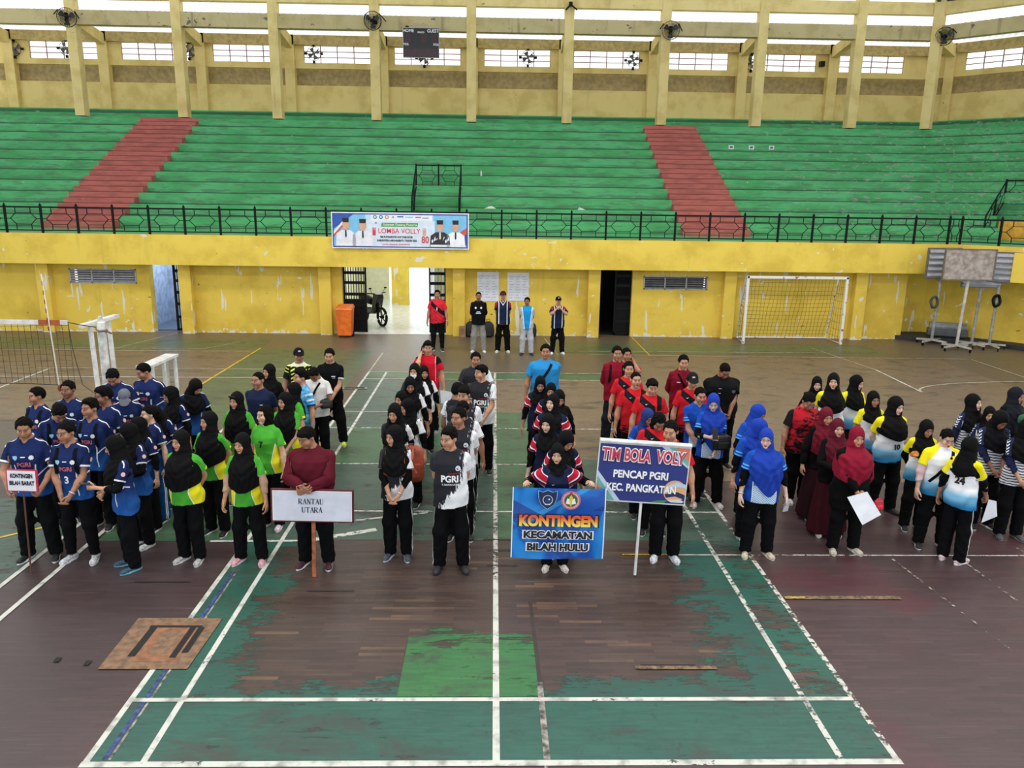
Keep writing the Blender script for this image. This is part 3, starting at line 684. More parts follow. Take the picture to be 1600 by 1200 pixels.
def sdf_body(f):
    J = JF if f else JM
    def fn(P):
        d = sdf_stack(P, torso_prof(f))
        for n in 'lr':
            s = 1 if n == 'l' else -1; a, b, c = arm_axis(J, n)
            d = smin(d, sdf_cone(P, (.030 * s, .02, 1.425), a + [-.010 * s, 0, .002], .036, .043), .04)
            k = .9 if f else 1.0
            arm = sdf_cone(P, a, b, .046 * k, .039 * k)
            arm = smin(arm, sdf_cone(P, b, c, .041 * k, .026 * k), .02)
            arm = smin(arm, sdf_ell(P, b + (c - b) * .28, (.037 * k, .037 * k, .06)), .03)
            d = smin(d, arm, .03)
            d = smin(d, sdf_hand(P, J, n), .012)
            h, kn, an = J['hip' + n], J['knee' + n], J['ank' + n]
            leg = sdf_cone(P, h, kn, .088, .056); leg = smin(leg, sdf_cone(P, kn, an, .054, .036), .03)
            leg = smin(leg, sdf_ell(P, kn + np.array([0, .03, -.12]), (.046, .048, .11)), .03)
            leg = smin(leg, sdf_cone(P, an + [0, .02, -.035], an + [.002 * s, -.05, -.035], .030, .024), .02)
            d = smin(d, leg, .02)
        d = smin(d, sdf_cone(P, (0, .022, 1.41), (0, .012, 1.53), .050 if f else .058, .046 if f else .054), .03)
        return smin(d, sdf_head(P, f), .012)
    return fn
def sym(*segs):
    a = ax(*segs); return np.concatenate([-a[::-1][:-1], a]) if a[0] == 0 else np.concatenate([-a[::-1], a])
GX = sym((0, .088, .0058), (.088, .34, .02), (.34, .51, .0058), (.51, .56, .02))
GY = ax((-.20, -.125, .012), (-.125, .10, .0058), (.10, .17, .014))
GZ = ax((-.02, .62, .03), (.62, .72, .012), (.72, .91, .0056), (.91, 1.38, .022), (1.38, 1.46, .012), (1.46, 1.71, .0048))

# weights ------------------------------------------------------------
BONES = ['root', 'chest', 'head', 'ual', 'fal', 'hal', 'f1l', 'f2l', 'uar', 'far', 'har', 'f1r', 'f2r', 'thl', 'shl', 'thr', 'shr']
BI = {b: i for i, b in enumerate(BONES)}
def sstep(x, a, b):
    t = np.clip((x - a) / (b - a), 0, 1); return t * t * (3 - 2 * t)
def weights(V, f, kind='body'):
    J = JF if f else JM
    x, y, z = V.T; n = len(V); Wt = np.zeros((n, len(BONES)))
    head = sstep(z, 1.435, 1.505) if kind != 'drape' else sstep(z, 1.40, 1.53)
    chest = sstep(z, .98, 1.20)
    dT = sdf_stack((x, y, z), torso_prof(f))
    left = np.ones(n)
    if kind not in ('drape', 'head', 'legs', 'skirt'):
        for b in 'lr':
            s = 1 if b == 'l' else -1; S0, E0, W0 = arm_axis(J, b); d = AD * [s, 1, 1]
            t = (V - S0) @ d
            tt = np.clip(t, 0, .75); dA = np.linalg.norm(V - S0 - tt[:, None] * d, axis=1)
            wa = sstep(dT - (dA - .05), -.012, .045) * sstep(x * s, .10, .15) * sstep(t, -.07, .07)
            wa = np.where((x * s > .275) & (z < 1.30) & (z > .62), 1.0, wa)
            wa = np.where((z < .62) | ((z < .95) & (x * s < .27)), 0.0, wa)
            u2 = sstep(t, .285 - .05, .285 + .05); u3 = sstep(t, .53 - .03, .53 + .03); u4 = sstep(t, .62 - .012, .62 + .012); u5 = sstep(t, .66 - .01, .66 + .012)
            side = (V - W0) @ np.array([0, 1, 0]); thumb = (side < -.036) & (t < .535 + .10)
            u4 = np.where(thumb, 0, u4); u5 = np.where(thumb, 0, u5)
            for nm, w_ in (('ua', 1 - u2), ('fa', u2 * (1 - u3)), ('ha', u3 * (1 - u4)), ('f1', u4 * (1 - u5)), ('f2', u5 * u4)):
                Wt[:, BI[nm + b]] = wa * w_
            left = left * (1 - wa)
    if kind == 'head':
        Wt[:, BI['head']] = 1; return Wt
    if kind not in ('drape', 'top', 'skirt'):
        for b in 'lr':
            s = 1 if b == 'l' else -1
            side = sstep(x * s, -.012, .012)
            wl = (1 - sstep(z, .80, .93)) * side
            sh = 1 - sstep(z, .44, .52)
            Wt[:, BI['th' + b]] += wl * (1 - sh) * left; Wt[:, BI['sh' + b]] += wl * sh * left
        left = left * sstep(z, .80, .93)
    Wt[:, BI['head']] = head * left; left = left * (1 - head)
    Wt[:, BI['chest']] += chest * left; Wt[:, BI['root']] += (1 - chest) * left
    return Wt / np.maximum(Wt.sum(1, keepdims=True), 1e-6)
def rotm(axis, a):
    axis = np.array(axis, float); axis = axis / np.linalg.norm(axis); c, s = math.cos(a), math.sin(a); x, y, z = axis
    return np.array([[c + x * x * (1 - c), x * y * (1 - c) - z * s, x * z * (1 - c) + y * s], [y * x * (1 - c) + z * s, c + y * y * (1 - c), y * z * (1 - c) - x * s], [z * x * (1 - c) - y * s, z * y * (1 - c) + x * s, c + z * z * (1 - c)]])
def align(a, b):
    a = a / np.linalg.norm(a); b = b / np.linalg.norm(b); v = np.cross(a, b); s = np.linalg.norm(v); c = a @ b
    if s < 1e-6: return np.eye(3)
    return rotm(v, math.atan2(s, c))
def girth(V, g):
    """stout (g > 1) or slim figures: trunk and thighs widen, the arms move out with them"""
    z = V[..., 2]; f = sstep(z, .40, .80) * (1 - sstep(z, 1.36, 1.45)); V = V.copy()
    k = (g - 1) * f
    V[..., 0] = V[..., 0] + k * np.clip(V[..., 0], -.18, .18)
    V[..., 1] = V[..., 1] + k * 1.5 * np.clip(V[..., 1], -.13, .13)
    return V
# named hand targets, in the frame of the 1.70 m figure (x out from the body, y backwards, z up): wrist, elbow direction, curl of the fingers, roll of the hand
HANDS = {
    'down': ((.285, -.03, .845), (.6, .6, -.3), .25, 0), 'fdown': ((.27, -.07, .85), (.6, .6, -.3), .3, 0),
    'clasp': ((.055, -.205, .90), (1, .5, -.4), .45, 0), 'claspin': ((.03, -.235, .915), (1, .5, -.4), .45, 0),
    'belly': ((.07, -.215, 1.02), (1, .4, -.4), .4, 0),
    'back': ((.05, .185, .90), (1, .6, -.2), .5, 0), 'pocket': ((.235, -.05, .90), (1, .7, -.2), .6, 0),
    'phone': ((.07, -.31, 1.14), (.7, .3, -1), .9, 0), 'ear': ((.125, -.085, 1.46), (.35, -.5, -1), 1.0, 0),
    'read': ((.06, -.30, 1.07), (.8, .2, -.9), .7, 0), 'pole': ((.14, -.27, 1.0), (.9, .4, -.6), 1.3, 0),
    'face': ((.06, -.185, 1.38), (.9, -.3, -.9), .8, 0), 'wide': ((.36, -.14, .82), (.8, .5, -.2), 1.2, 0),
    'out': ((.16, -.36, 1.02), (.8, .4, -.8), .9, 0), 'board': ((.27, -.23, .95), (.9, .5, -.3), 1.1, 0),
    'low': ((.30, -.10, .83), (.7, .6, -.2), .9, 0),
}
def pose(f, g=1.0, L='down', Rr='down', yaw=0, nod=0, tilt=0, lean=0, stance=0.0, step=0.0, twist=0):
    """per-bone (R, t) for a pose; angles in degrees, yaw > 0 turns the face to the figure's left (+x)"""
    J = JF if f else JM
    J = {k: girth(v, g) for k, v in J.items()}
    T = {}
    def about(R, p, base=(np.eye(3), np.zeros(3))):
        Rb, tb = base; return (R @ Rb, R @ tb + p - R @ p) if False else (Rb @ R, Rb @ (p - R @ p) + tb)
    I = (np.eye(3), np.zeros(3)); T['root'] = I
    Rc = rotm((0, 0, 1), R_(twist)) @ rotm((1, 0, 0), R_(lean)); T['chest'] = about(Rc, J['waist'])
    Rh = rotm((0, 0, 1), R_(yaw)) @ rotm((1, 0, 0), R_(nod)) @ rotm((0, 1, 0), R_(tilt)); T['head'] = about(Rh, J['neck'], T['chest'])
    ap = lambda T_, p: T_[0] @ p + T_[1]
    for n, tgt in (('l', L), ('r', Rr)):
        s = 1 if n == 'l' else -1
        h = HANDS[tgt] if isinstance(tgt, str) else tgt
        S0, E0, W0 = J['sh' + n], J['el' + n], J['wr' + n]
        Sp = ap(T['chest'], S0); tg = np.array(h[0], float) * [s, 1, 1]
        tg = girth(tg[None], g)[0] if tg[1] > -.1 else tg + np.array([0, -(g - 1) * .19, 0])
        l1 = np.linalg.norm(E0 - S0); l2 = np.linalg.norm(W0 - E0); v = tg - Sp; D = min(np.linalg.norm(v), (l1 + l2) * .995); v = v / np.linalg.norm(v)
        ca = (l1 * l1 + D * D - l2 * l2) / (2 * l1 * D); ca = min(1, max(-1, ca)); sa = math.sqrt(1 - ca * ca)
        hint = np.array(h[1], float) * [s, 1, 1]; hint = hint - v * (hint @ v); hint /= np.linalg.norm(hint)
        E = Sp + l1 * (ca * v + sa * hint); Wp = Sp + D * v
        d0 = (E0 - S0) / l1
        Ru = align(d0, E - Sp); Rf = align(Ru @ d0, Wp - E) @ Ru
        tu = Sp - Ru @ S0; T['ua' + n] = (Ru, tu); tf = ap(T['ua' + n], E0) - Rf @ E0; T['fa' + n] = (Rf, tf)
        roll = rotm(d0, R_(h[3]) * s); T['ha' + n] = about(roll, W0, T['fa' + n])
        cu = h[2] * s * 1.0
        T['f1' + n] = about(rotm((0, 1, 0), cu * .8), J['kn' + n], T['ha' + n]); T['f2' + n] = about(rotm((0, 1, 0), cu * .9), J['kf' + n], T['f1' + n])
        st = stance * s
        Rt = rotm((0, 1, 0), -R_(st)) @ rotm((1, 0, 0), R_(step * s)); T['th' + n] = about(Rt, J['hip' + n])
        T['sh' + n] = about(rotm((0, 1, 0), R_(st * .4)) @ rotm((1, 0, 0), R_(-step * s * .8) if step * s < 0 else R_(-step * s * .9)), J['knee' + n], T['th' + n])
    return T
def skin(V, Wt, T):
    out = np.zeros_like(V)
    for b, i in BI.items():
        w = Wt[:, i]; m = w > 1e-4
        if m.any():
            Rb, tb = T[b]; out[m] += w[m, None] * (V[m] @ Rb.T + tb)
    return out
PIECES = {}
def piece(key, V, F, f, kind):
    me = np_mesh(key, V, F)
    a = me.attributes.new('rest', 'FLOAT_VECTOR', 'POINT'); a.data.foreach_set('vector', V.astype(np.float32).ravel())
    PIECES[key] = (me, V, weights(V, f, kind))
    return PIECES[key]
def wrinkle(P, amp, k=1.0, seed=0.0):
    x, y, z = P
    return amp * (np.sin(23 * k * z + 9 * x * np.sign(y + .01) + seed + 3 * np.sin(11 * x + 5 * y + seed)) * np.sin(13 * x - 8 * z + seed * 1.7 + 4 * y) )
def make_body(f): 
    V, F = solid(sdf_body(f), GX, GY, GZ); V = lap(V, F, .25); piece('body_f' if f else 'body_m', V, F, f, 'body')
TX = sym((0, .34, .011), (.34, .52, .011)); TY = ax((-.24, .22, .011)); TZ = ax((.58, 1.50, .0115))
def sdf_top(f, hem=.80, sleeve=.16, loose=.0, neck='crew', slack=.021, seed=0.0, jacket=False):
    J = JF if f else JM
    prof = []
    for z, a, b, y in torso_prof(f, slack + loose):
        if z < 1.06: a = max(a, (.182 if f else .180) + slack); b = max(b, .128 + slack)
        if z < 1.22: a = max(a, (.150 if f else .165) + slack + loose); b = max(b, (.100 if f else .108) + slack + loose)
        prof.append((z, a, b, y))
    prof = [(hem - .04, prof[0][1] + .008, prof[0][2] + .008, prof[0][3])] + [p for p in prof if p[0] > hem and p[0] < 1.44] + [(1.47, .055 + slack, .05 + slack, .016)]
    def fn(P):
        d = sdf_stack(P, prof)
        for n in 'lr':
            s = 1 if n == 'l' else -1; a, b, c = arm_axis(J, n)
            d = smin(d, sdf_cone(P, (.030 * s, .02, 1.425), a + [-.010 * s, 0, .002], .038, .049), .035)
            k = .93 if f else 1.0; dd = AD * [s, 1, 1]
            sl = sdf_cone(P, a, a + dd * min(sleeve + .03, .285), (.054 + loose * .4) * k, (.062 + loose) * k + .006)
            if sleeve > .28: sl = smin(sl, sdf_cone(P, b, a + dd * (sleeve + .03), (.058 + loose) * k, .044 * k + loose * .3), .02)
            t = (P[0] - a[0]) * dd[0] + (P[1] - a[1]) * dd[1] + (P[2] - a[2]) * dd[2]
            sl = np.maximum(sl, t - sleeve)
            d = smin(d, sl, .022)
        d = d + wrinkle(P, .0060 if slack > .015 else .002, 1.0, seed) * (1.0 + 0.6 * (P[2] < 1.1))
        d = np.maximum(d, hem + .012 * np.sin(9 * P[0] + seed) - P[2])
        if neck == 'crew': d = np.maximum(d, -sdf_ell(P, (0, .005, 1.485), (.080, .078, .060)))
        elif neck == 'v': d = np.maximum(d, -np.minimum(sdf_ell(P, (0, .008, 1.485), (.080, .076, .058)), sdf_cone(P, (0, -.07, 1.46), (0, -.145, 1.345), .048, .004)))
        elif neck == 'high': d = np.maximum(d, -sdf_ell(P, (0, .015, 1.52), (.068, .066, .060)))
        return d
    return fn
def sdf_trousers(f, ankle=.075, knee=.088, hip=.092, cuff=.055, seed=0.0):
    J = JF if f else JM
    def fn(P):
        d = sdf_stack(P, [(.83, .166, .124, .018), (.90, .170, .124, .02), (1.0, .160, .116, .012)])
        for n in 'lr':
            h, kn, an = J['hip' + n], J['knee' + n], J['ank' + n]
            leg = smin(sdf_cone(P, h + [0, .004, 0], kn, hip, knee), sdf_cone(P, kn, an + [0, .005, -.01], knee, ankle), .03)
            leg = leg + wrinkle((P[0] * 1.5, P[1], P[2] * (1.0 + .8 * (P[2] < .3))), .006, 1.2, seed + h[0] * 20)
            d = smin(d, leg, .016)
        return np.maximum(d, np.maximum(cuff - P[2], P[2] - .99))
    return fn
def sdf_skirt(bottom=.06, wide=.27):
    def fn(P):
        d = sdf_stack(P, [(.0, wide, wide * .82, .02), (.5, wide * .85, wide * .68, .02), (.88, .195, .145, .02), (1.0, .17, .12, .01)])
        th = np.arctan2(P[1] - .02, P[0]); d = d + .016 * np.sin(11 * th + 1.3 * np.sin(3 * P[2])) * np.clip((.95 - P[2]) / .8, 0, 1)
        return np.maximum(d, np.maximum(bottom - P[2], P[2] - .99))
    return fn
def sdf_hijab(zb=1.08, slope=.9, back=1.16, wide=.185, f0=0.0, point=0.0):
    prof = [(.86, wide + .024, .172, -.008), (1.05, wide + .022, .172, -.012), (1.18, wide + .012, .174, -.018), (1.26, wide + .002, .174, -.016), (1.33, wide - .008, .156, -.008), (1.375, wide - .028, .134, .0), (1.41, .134, .116, .004), (1.45, .110, .110, .002),
            (1.49, .102, .108, -.002), (1.54, .0925, .109, .0), (1.60, .0885, .110, .006), (1.64, .086, .107, .010), (1.68, .070, .088, .012), (1.705, .050, .064, .014), (1.722, .022, .03, .014), (1.728, .004, .006, .014)]
    def fn(P):
        d = sdf_stack(P, prof)
        d = smin(d, sdf_ell(P, (0, .045, 1.60), (.074, .085, .085)), .02)
        th = np.arctan2(P[0], -(P[1]))
        amp = np.clip((1.50 - P[2]) / .28, 0, 1)
        d = d + amp * .0085 * np.sin(7 * th + f0 + 6 * P[2] + 2.2 * np.sin(6 * P[2] + 2 * th + f0)) + amp * .0035 * np.sin(17 * th - 14 * P[2] + f0 + 2 * np.sin(9 * P[2]))
        d = d + .0025 * np.sin(60 * P[2] + 30 * np.abs(P[0]) + f0) * (P[2] > 1.45) * (P[2] < 1.58)
        vf = np.clip((P[2] - 1.14) / .06, 0, 1) * np.clip((1.46 - P[2]) / .06, 0, 1) * np.clip((-P[1] - .03) / .05, 0, 1)
        d = d + vf * .0050 * np.sin(52 * (P[2] - .9 * np.abs(P[0] - .02 * np.sin(f0 * 3))) + f0 + 2 * np.sin(8 * P[0] + f0))
        low = zb + slope * np.abs(P[0] - point) ** 1.5 + (back - zb) * np.clip((P[1] + .02) / .12, 0, 1)
        d = np.maximum(d, low - P[2])
        face = sdf_ell(P, (0, -.118, 1.562), (.0650, .076, .085))
        return smax(d, -face, .008)
    return fn
def sdf_hair(style):
    def fn(P):
        x, y, z = P; axx = np.abs(x)
        g = .004 if style == 'buzz' else .011
        d = sdf_ell(P, (0, .010, 1.614), (.0755 + g, .0955 + g, .0905 + g))
        zh = np.interp(y, [-.10, -.075, -.055, -.03, .0, .03, .06, .11], [1.662, 1.658, 1.650, 1.60, 1.605, 1.575, 1.545, 1.52])
        zh = zh - np.where(y < -.03, .45 * np.clip(axx - .030, 0, .05), 0)
        if style == 'fringe':
            d = smin(d, sdf_ell(P, (.012, -.055, 1.668), (.060, .050, .034)), .03); zh = zh - .014 * np.clip((-.05 - y) / .03, 0, 1)
        if style == 'quiff':
            d = smin(d, sdf_ell(P, (.01, -.050, 1.682), (.052, .048, .030)), .025); d = smin(d, sdf_ell(P, (0, .01, 1.685), (.060, .070, .030)), .03)
        if style == 'thick':
            d = smin(d, sdf_ell(P, (0, -.01, 1.675), (.074, .088, .050)), .03)
        if style == 'bob':
            d = smin(d, sdf_stack(P, [(1.435, .072, .070, .020), (1.47, .090, .086, .022), (1.55, .092, .088, .026), (1.62, .084, .092, .02)]), .02)
            d = np.maximum(d, -sdf_ell(P, (0, -.115, 1.545), (.062, .088, .105)))
            zh = np.interp(y, [-.10, -.06, -.035, .11], [1.655, 1.648, 1.44, 1.44])
        if style == 'tied':
            d = smin(d, sdf_ell(P, (0, .115, 1.60), (.034, .036, .038)), .015)
            zh = np.interp(y, [-.10, -.06, -.03, .0, .03, .06, .14], [1.658, 1.650, 1.61, 1.60, 1.56, 1.53, 1.52])
        d = d + (.0030 * np.sin(130 * x + 60 * y + 3 * np.sin(40 * y)) + .0025 * np.sin(90 * y - 70 * x + 60 * z)) * (style != 'buzz')
        zh = zh + .004 * np.sin(150 * x + 80 * y)
        return np.maximum(d, zh - z)
    return fn
def sdf_cap(P):
    d = sdf_ell(P, (0, .010, 1.625), (.088, .106, .096)); d = np.maximum(d, np.interp(P[1], [-.1, .1], [1.648, 1.615]) - P[2])
    b = np.maximum(sdf_ell(P, (0, -.115, 1.655), (.074, .082, .30)), np.abs(P[2] - 1.652 - .30 * (P[1] + .10) + 2.4 * P[0] ** 2) - .0055)
    return np.minimum(d, np.maximum(b, P[1] + .07))
def lib_people():
    for f in (False, True): make_body(f)
    s = 'f'
    for f, s in ((False, 'm'), (True, 'f')):
        piece('tee_' + s, *solid(sdf_top(f, .79, .19, .008, 'crew', seed=.3), TX, TY, TZ), f, 'top')
        piece('teev_' + s, *solid(sdf_top(f, .76 if f else .80, .19, .014 if f else .006, 'v', seed=2.1), TX, TY, TZ), f, 'top')
        piece('long_' + s, *solid(sdf_top(f, .80, .515, .010, 'crew', seed=4.0), TX, TY, TZ), f, 'top')
        piece('inner_' + s, *solid(sdf_top(f, 1.0, .520, -.009, 'high', slack=.012, seed=1.0), TX, TY, TZ), f, 'top')
        gx = sym((0, .24, .0115)); gy = ax((-.17, .19, .0115)); gz = ax((.03, 1.02, .0125))
        piece('trousers_' + s, *solid(sdf_trousers(f), gx, gy, gz), f, 'legs')
        piece('jogger_' + s, *solid(sdf_trousers(f, .052, .078, .092, .085, 2.0), gx, gy, gz), f, 'legs')
    piece('tunic_f', *solid(sdf_top(True, .62, .515, .018, 'high', slack=.03, seed=3.0), TX, TY, TZ), True, 'top')
    piece('skirt_f', *solid(sdf_skirt(), sym((0, .32, .0125)), ax((-.27, .29, .0125)), ax((.03, 1.02, .014))), True, 'skirt')
    hx = sym((0, .25, .0075)); hy = ax((-.205, .19, .0075))
    hz = lambda a: ax((a, 1.40, .010), (1.40, 1.735, .0068))
    piece('hijab_long', *solid(sdf_hijab(.99, .9, 1.10, .178, 0.5), hx, hy, hz(.95)), True, 'drape')
    piece('hijab_mid', *solid(sdf_hijab(1.12, 1.0, 1.20, .172, 2.0), hx, hy, hz(1.05)), True, 'drape')
    piece('hijab_short', *solid(sdf_hijab(1.22, .8, 1.26, .165, 3.6), hx, hy, hz(1.15)), True, 'drape')
    piece('hijab_tucked', *solid(sdf_hijab(1.33, .6, 1.33, .125, 1.0), hx, hy, hz(1.28)), True, 'drape')
    piece('hijab_point', *solid(sdf_hijab(.88, 3.0, 1.12, .184, 5.0, .03), hx, hy, hz(.84)), True, 'drape')
    ex = sym((0, .115, .0062)); ey = ax((-.21, .165, .0062)); ez = ax((1.42, 1.74, .0062))
    for st in ('crop', 'buzz', 'fringe', 'quiff', 'thick', 'bob', 'tied'):
        piece('hair_' + st, *solid(sdf_hair(st), ex, ey, ez), False, 'head')
    piece('cap', *solid(sdf_cap, sym((0, .115, .0055)), ey, ax((1.58, 1.75, .0045))), False, 'head')
    # shoes: upper and sole, toe towards -y, ankle over the origin
    def upper(P):
        d = smin(sdf_cone(P, (0, .045, .052), (0, -.115, .036), .040, .033), sdf_cone(P, (0, .030, .06), (0, .02, .10), .042, .040), .03)
        d = smin(d, sdf_ell(P, (0, -.135, .034), (.042, .058, .030)), .02)
        return np.maximum(np.maximum(d, .022 - P[2]), P[2] - .108)
    def sole(P):
        w = np.interp(P[1], [-.2, -.12, -.03, .06, .1], [.043, .047, .038, .041, .036])
        d = np.maximum(np.abs(P[0]) - w, np.maximum(-.190 - P[1], P[1] - .090))
        r = np.sqrt((P[0] / .047) ** 2 + ((P[1] + .05) / .142) ** 2) ** 1.0; d = np.maximum((r - 1) * .047, np.abs(P[0]) - w)
        return np.maximum(d, np.maximum(-P[2], P[2] - np.interp(P[1], [-.2, -.1, .05, .1], [.030, .024, .032, .036])))
    g = (sym((0, .06, .006)), ax((-.21, .11, .006)), ax((-.012, .12, .006)))
    for k, fn in (('shoe', upper), ('shoe_sole', sole)):
        V, F = solid(fn, *g); V = lap(V, F, .3); piece(k, V, F, False, 'head')
# ------------------------------------------------------------------ skin, cloth and jersey materials (all in the garment's own rest coordinates)
def skin_mat(tone, lips, male):
    def fn():
        v, x, y, z = coords('rest'); a = x.abs()
        base = mixc(tuple(int(c * .88) for c in tone), tuple(min(255, int(c * 1.05)) for c in tone), noise(v, 18, 3).ss(.3, .7))
        front = (y < -.05) * (z > 1.44)
        sq = lambda cx, cz, rx, rz: ((a - cx) / rx) * ((a - cx) / rx) + ((z - cz) / rz) * ((z - cz) / rz)
        cheek = sq(.038, 1.553, .026, .024).ss(1.3, .2) * front
        base = mixc(base, tuple(int(c * k) for c, k in zip(tone, (1.0, .80, .74))), cheek * .45)
        if male:
            beard = sq(0, 1.505, .052, .036).ss(1.2, .6) * front * (z < 1.542)
            base = mixc(base, tuple(int(c * .62) for c in tone), beard * .35)
        base = mixc(base, lips, sq(0, 1.5235, .0225, .0105).ss(1.1, .75) * front)
        base = mixc(base, tuple(int(c * .45) for c in lips), sq(0, 1.5238, .020, .0014).ss(1.3, .7) * front)
        base = mixc(base, tuple(int(c * .4) for c in tone), sq(.0085, 1.5475, .0042, .0028).ss(1.2, .6) * front)
        base = mixc(base, '1a120e', sq(.031, 1.5962, .0142, .0066).ss(1.05, .9) * front)
        base = mixc(base, 'cfc4bc', sq(.031, 1.5945, .0122, .0042).ss(1.05, .85) * front)
        base = mixc(base, '17100c', sq(.0305, 1.5947, .0052, .0052).ss(1.1, .8) * front)
        arch = z - 1.6165 + (a - .030) * (a - .030) * 4.0 - .0015
        base = mixc(base, '1c1411', (arch.abs().ss(.0042, .0026)) * ((a - .033).abs().ss(.023, .018)) * front * (.75 if male else .6))
        return base
    return mat('skin_%02x%02x%02x_%d' % (tone[0], tone[1], tone[2], male), fn, .48, .4)
TONES = [(176, 126, 98), (200, 150, 120), (218, 176, 149), (152, 104, 79), (230, 194, 171)]
def sk(i, male): return skin_mat(TONES[i], tuple(int(c * k) for c, k in zip(TONES[i], (.80, .66, .64))) if male else (168, 74, 74), male)
def seam():
    """mask helpers of a top: arm distance t along the sleeve, sleeve mask"""
    v, x, y, z = coords('rest'); a = x.abs()
    t = (a - .165) * .4226 - (z - 1.362) * .9063
    sl = a > (.198 - (z - 1.22) * .20)
    return v, x, y, z, a, t, sl
def cloth(name, fn, rough=.85, **k):
    def g():
        c = fn()
        return c
    return mat('cloth_' + name, g, rough, .12, **k)
def weave(c, v, k=.10):
    return mixc(c, '000000', noise(v, 9, 4).ss(.45, .75) * k)
DARK = {'16171b': '090a0c', '17171a': '0a0a0c', '15161a': '08090b', '17171c': '09090c', '15151a': '08080b', '151518': '090909', '14151a': '090a0d', '17181f': '0b0b10', '15161c': '0a0a0e', '19171a': '0c0a0c', '1b1719': '0d0a0b', '17181c': '0a0a0d', '1b1b1d': '0d0d0f', '1b1b1e': '101013', '1a1a1d': '0e0e11'}
def solid_cloth(c, rough=.85, k=.14):
    c = DARK.get(c, c)
    def fn():
        v, x, y, z = coords('rest'); return weave(c, v, k)
    return cloth('plain_' + c, fn, rough)
def edge_trim(c, trim, t, sl, z, hemz=None):
    c = mixc(c, trim, sl * (t > .168))
    return c
def P_navy():
    v, x, y, z, a, t, sl = seam()
    n = noise(scalev(v, (30, 30, 8)), 1, 2)
    c = mixc('1d2c5c', '24579e', (z + n * .10).ss(1.22, .86))
    c = mixc(c, '1a2650', sl * 1.0)
    c = mixc(c, 'eef0f4', sl * (t > .163) * (t < .185))
    w = (a - (.098 + (z - 1.0) * (z - 1.0) * .5)).abs() < .0065
    c = mixc(c, 'eef0f4', w * (z > .86) * (z < 1.18) * (y < .03) * (1 - sl))
    w2 = ((a - .10) - (z - 1.03) * 1.1).abs() < .008
    c = mixc(c, 'eef0f4', w2 * (a > .10) * (y < .05) * (z < 1.13) * (1 - sl))
    c = mixc(c, 'eef0f4', ((y - .0).abs() < .008) * (z > 1.36) * (a > .09) * (t < .09))
    return weave(c, v, .12)
def P_green():
    v, x, y, z, a, t, sl = seam()
    c = mixc('52b43c', '48a434', noise(v, 7, 3).ss(.3, .7))
    side = (a - .105 - (z - .98).abs() * .22) > 0
    c = mixc(c, 'f2e92c', side * (z < 1.20) * (1 - sl))
    c = mixc(c, 'f4f7e0', ((a - .105 - (z - .98).abs() * .22).abs() < .005) * (z < 1.22) * (1 - sl))
    c = mixc(c, 'f2e92c', sl * ((t > .150) * (y > .0)))
    c = mixc(c, 'f4f7d0', sl * (t > .177))
    return weave(c, v, .12)
def P_mono():
    v, x, y, z, a, t, sl = seam()
    n = noise(scalev(v, (60, 20, 10)), 1, 2, .6, .6)
    m = x + (n - .5) * .26 - z.ss(.80, 1.16) * .24 + .10 - (z > 1.27) * .03
    c = mixc('2a2a30', 'eef0f4', m > -.01)
    c = mixc(c, '34343a', sl * (x < 0)); c = mixc(c, 'f1f2f5', sl * (x > 0))
    c = mixc(c, 'e6e8ec', sl * (x < 0) * (t > .180)); c = mixc(c, '2a2a2f', sl * (x > 0) * (t > .172) * (t < .180))
    c = mixc(c, '8c2c34', (z - 1.215).abs().ss(.012, .006) * (x > -.03) * (x < .12) * (y < 0) * (1 - sl) * .8)
    return weave(c, v, .10)
def P_hulu():
    v, x, y, z, a, t, sl = seam()
    s = t + (y * .5)
    c = mixc('1d2440', '1d2440', .0)
    up = (a > (.150 - (z - 1.22) * .22)) * (z > .9)
    zig = t + ((y * 40).sin()) * .014 + y * .35
    c = mixc(c, 'e9ecf2', up * (zig > .005)); c = mixc(c, 'c4233c', up * (zig > .018) * (zig < .098))
    c = mixc(c, 'e9ecf2', up * (zig > .098) * (zig < .116)); c = mixc(c, '1d2440', up * (zig > .116))
    c = mixc(c, 'c4233c', up * (zig > .135) * (zig < .150)); c = mixc(c, 'e9ecf2', up * (zig > .160) * (zig < .175))
    vn = (a * 1.35 - (z - 1.345)) 
    c = mixc(c, 'f0f2f6', (vn.abs() < .016) * (y < 0) * (z < 1.46) * (a < .085))
    return weave(c, v, .10)
def P_redblack():
    v, x, y, z, a, t, sl = seam()
    c = mixc('d9242f', 'c41d28', noise(v, 8, 3).ss(.3, .7))
    band = (x * .72 + (z - 1.285)) 
    c = mixc(c, '1b1b1f', (band.abs() < .060) * (1 - sl) * (x < .06) * (y < .05))
    c = mixc(c, '1b1b1f', (x > .085) * (x < .165) * (z > 1.24) * (1 - sl))
    c = mixc(c, '1b1b1f', (z < .90) * (noise(scalev(v, (8, 8, 30)), 1, 2) > .5))
    c = mixc(c, '1b1b1f', sl * (y > .03))
    return weave(c, v, .10)
def P_blue():
    v, x, y, z, a, t, sl = seam()
    dots = ((x * 210).sin() * ((z * 210).sin())) > -.15
    c = mixc('1f56c0', '173f98', noise(v, 6, 3).ss(.3, .7))
    c = mixc(c, '48a0de', (z.ss(1.06, .98)) * (a < .135))
    c = mixc(c, 'dfeaf4', (z < 1.0) * dots * (a < .135))
    c = mixc(c, 'eef3f8', ((a - .138).abs() < .004) * (z < 1.05) * (1 - sl))
    c = mixc(c, '1c4fb4', sl * 1.0); c = mixc(c, '5fb2e8', sl * (t > .10) * (y < .02) * ((t * 160).sin() > .2))
    return weave(c, v, .10)
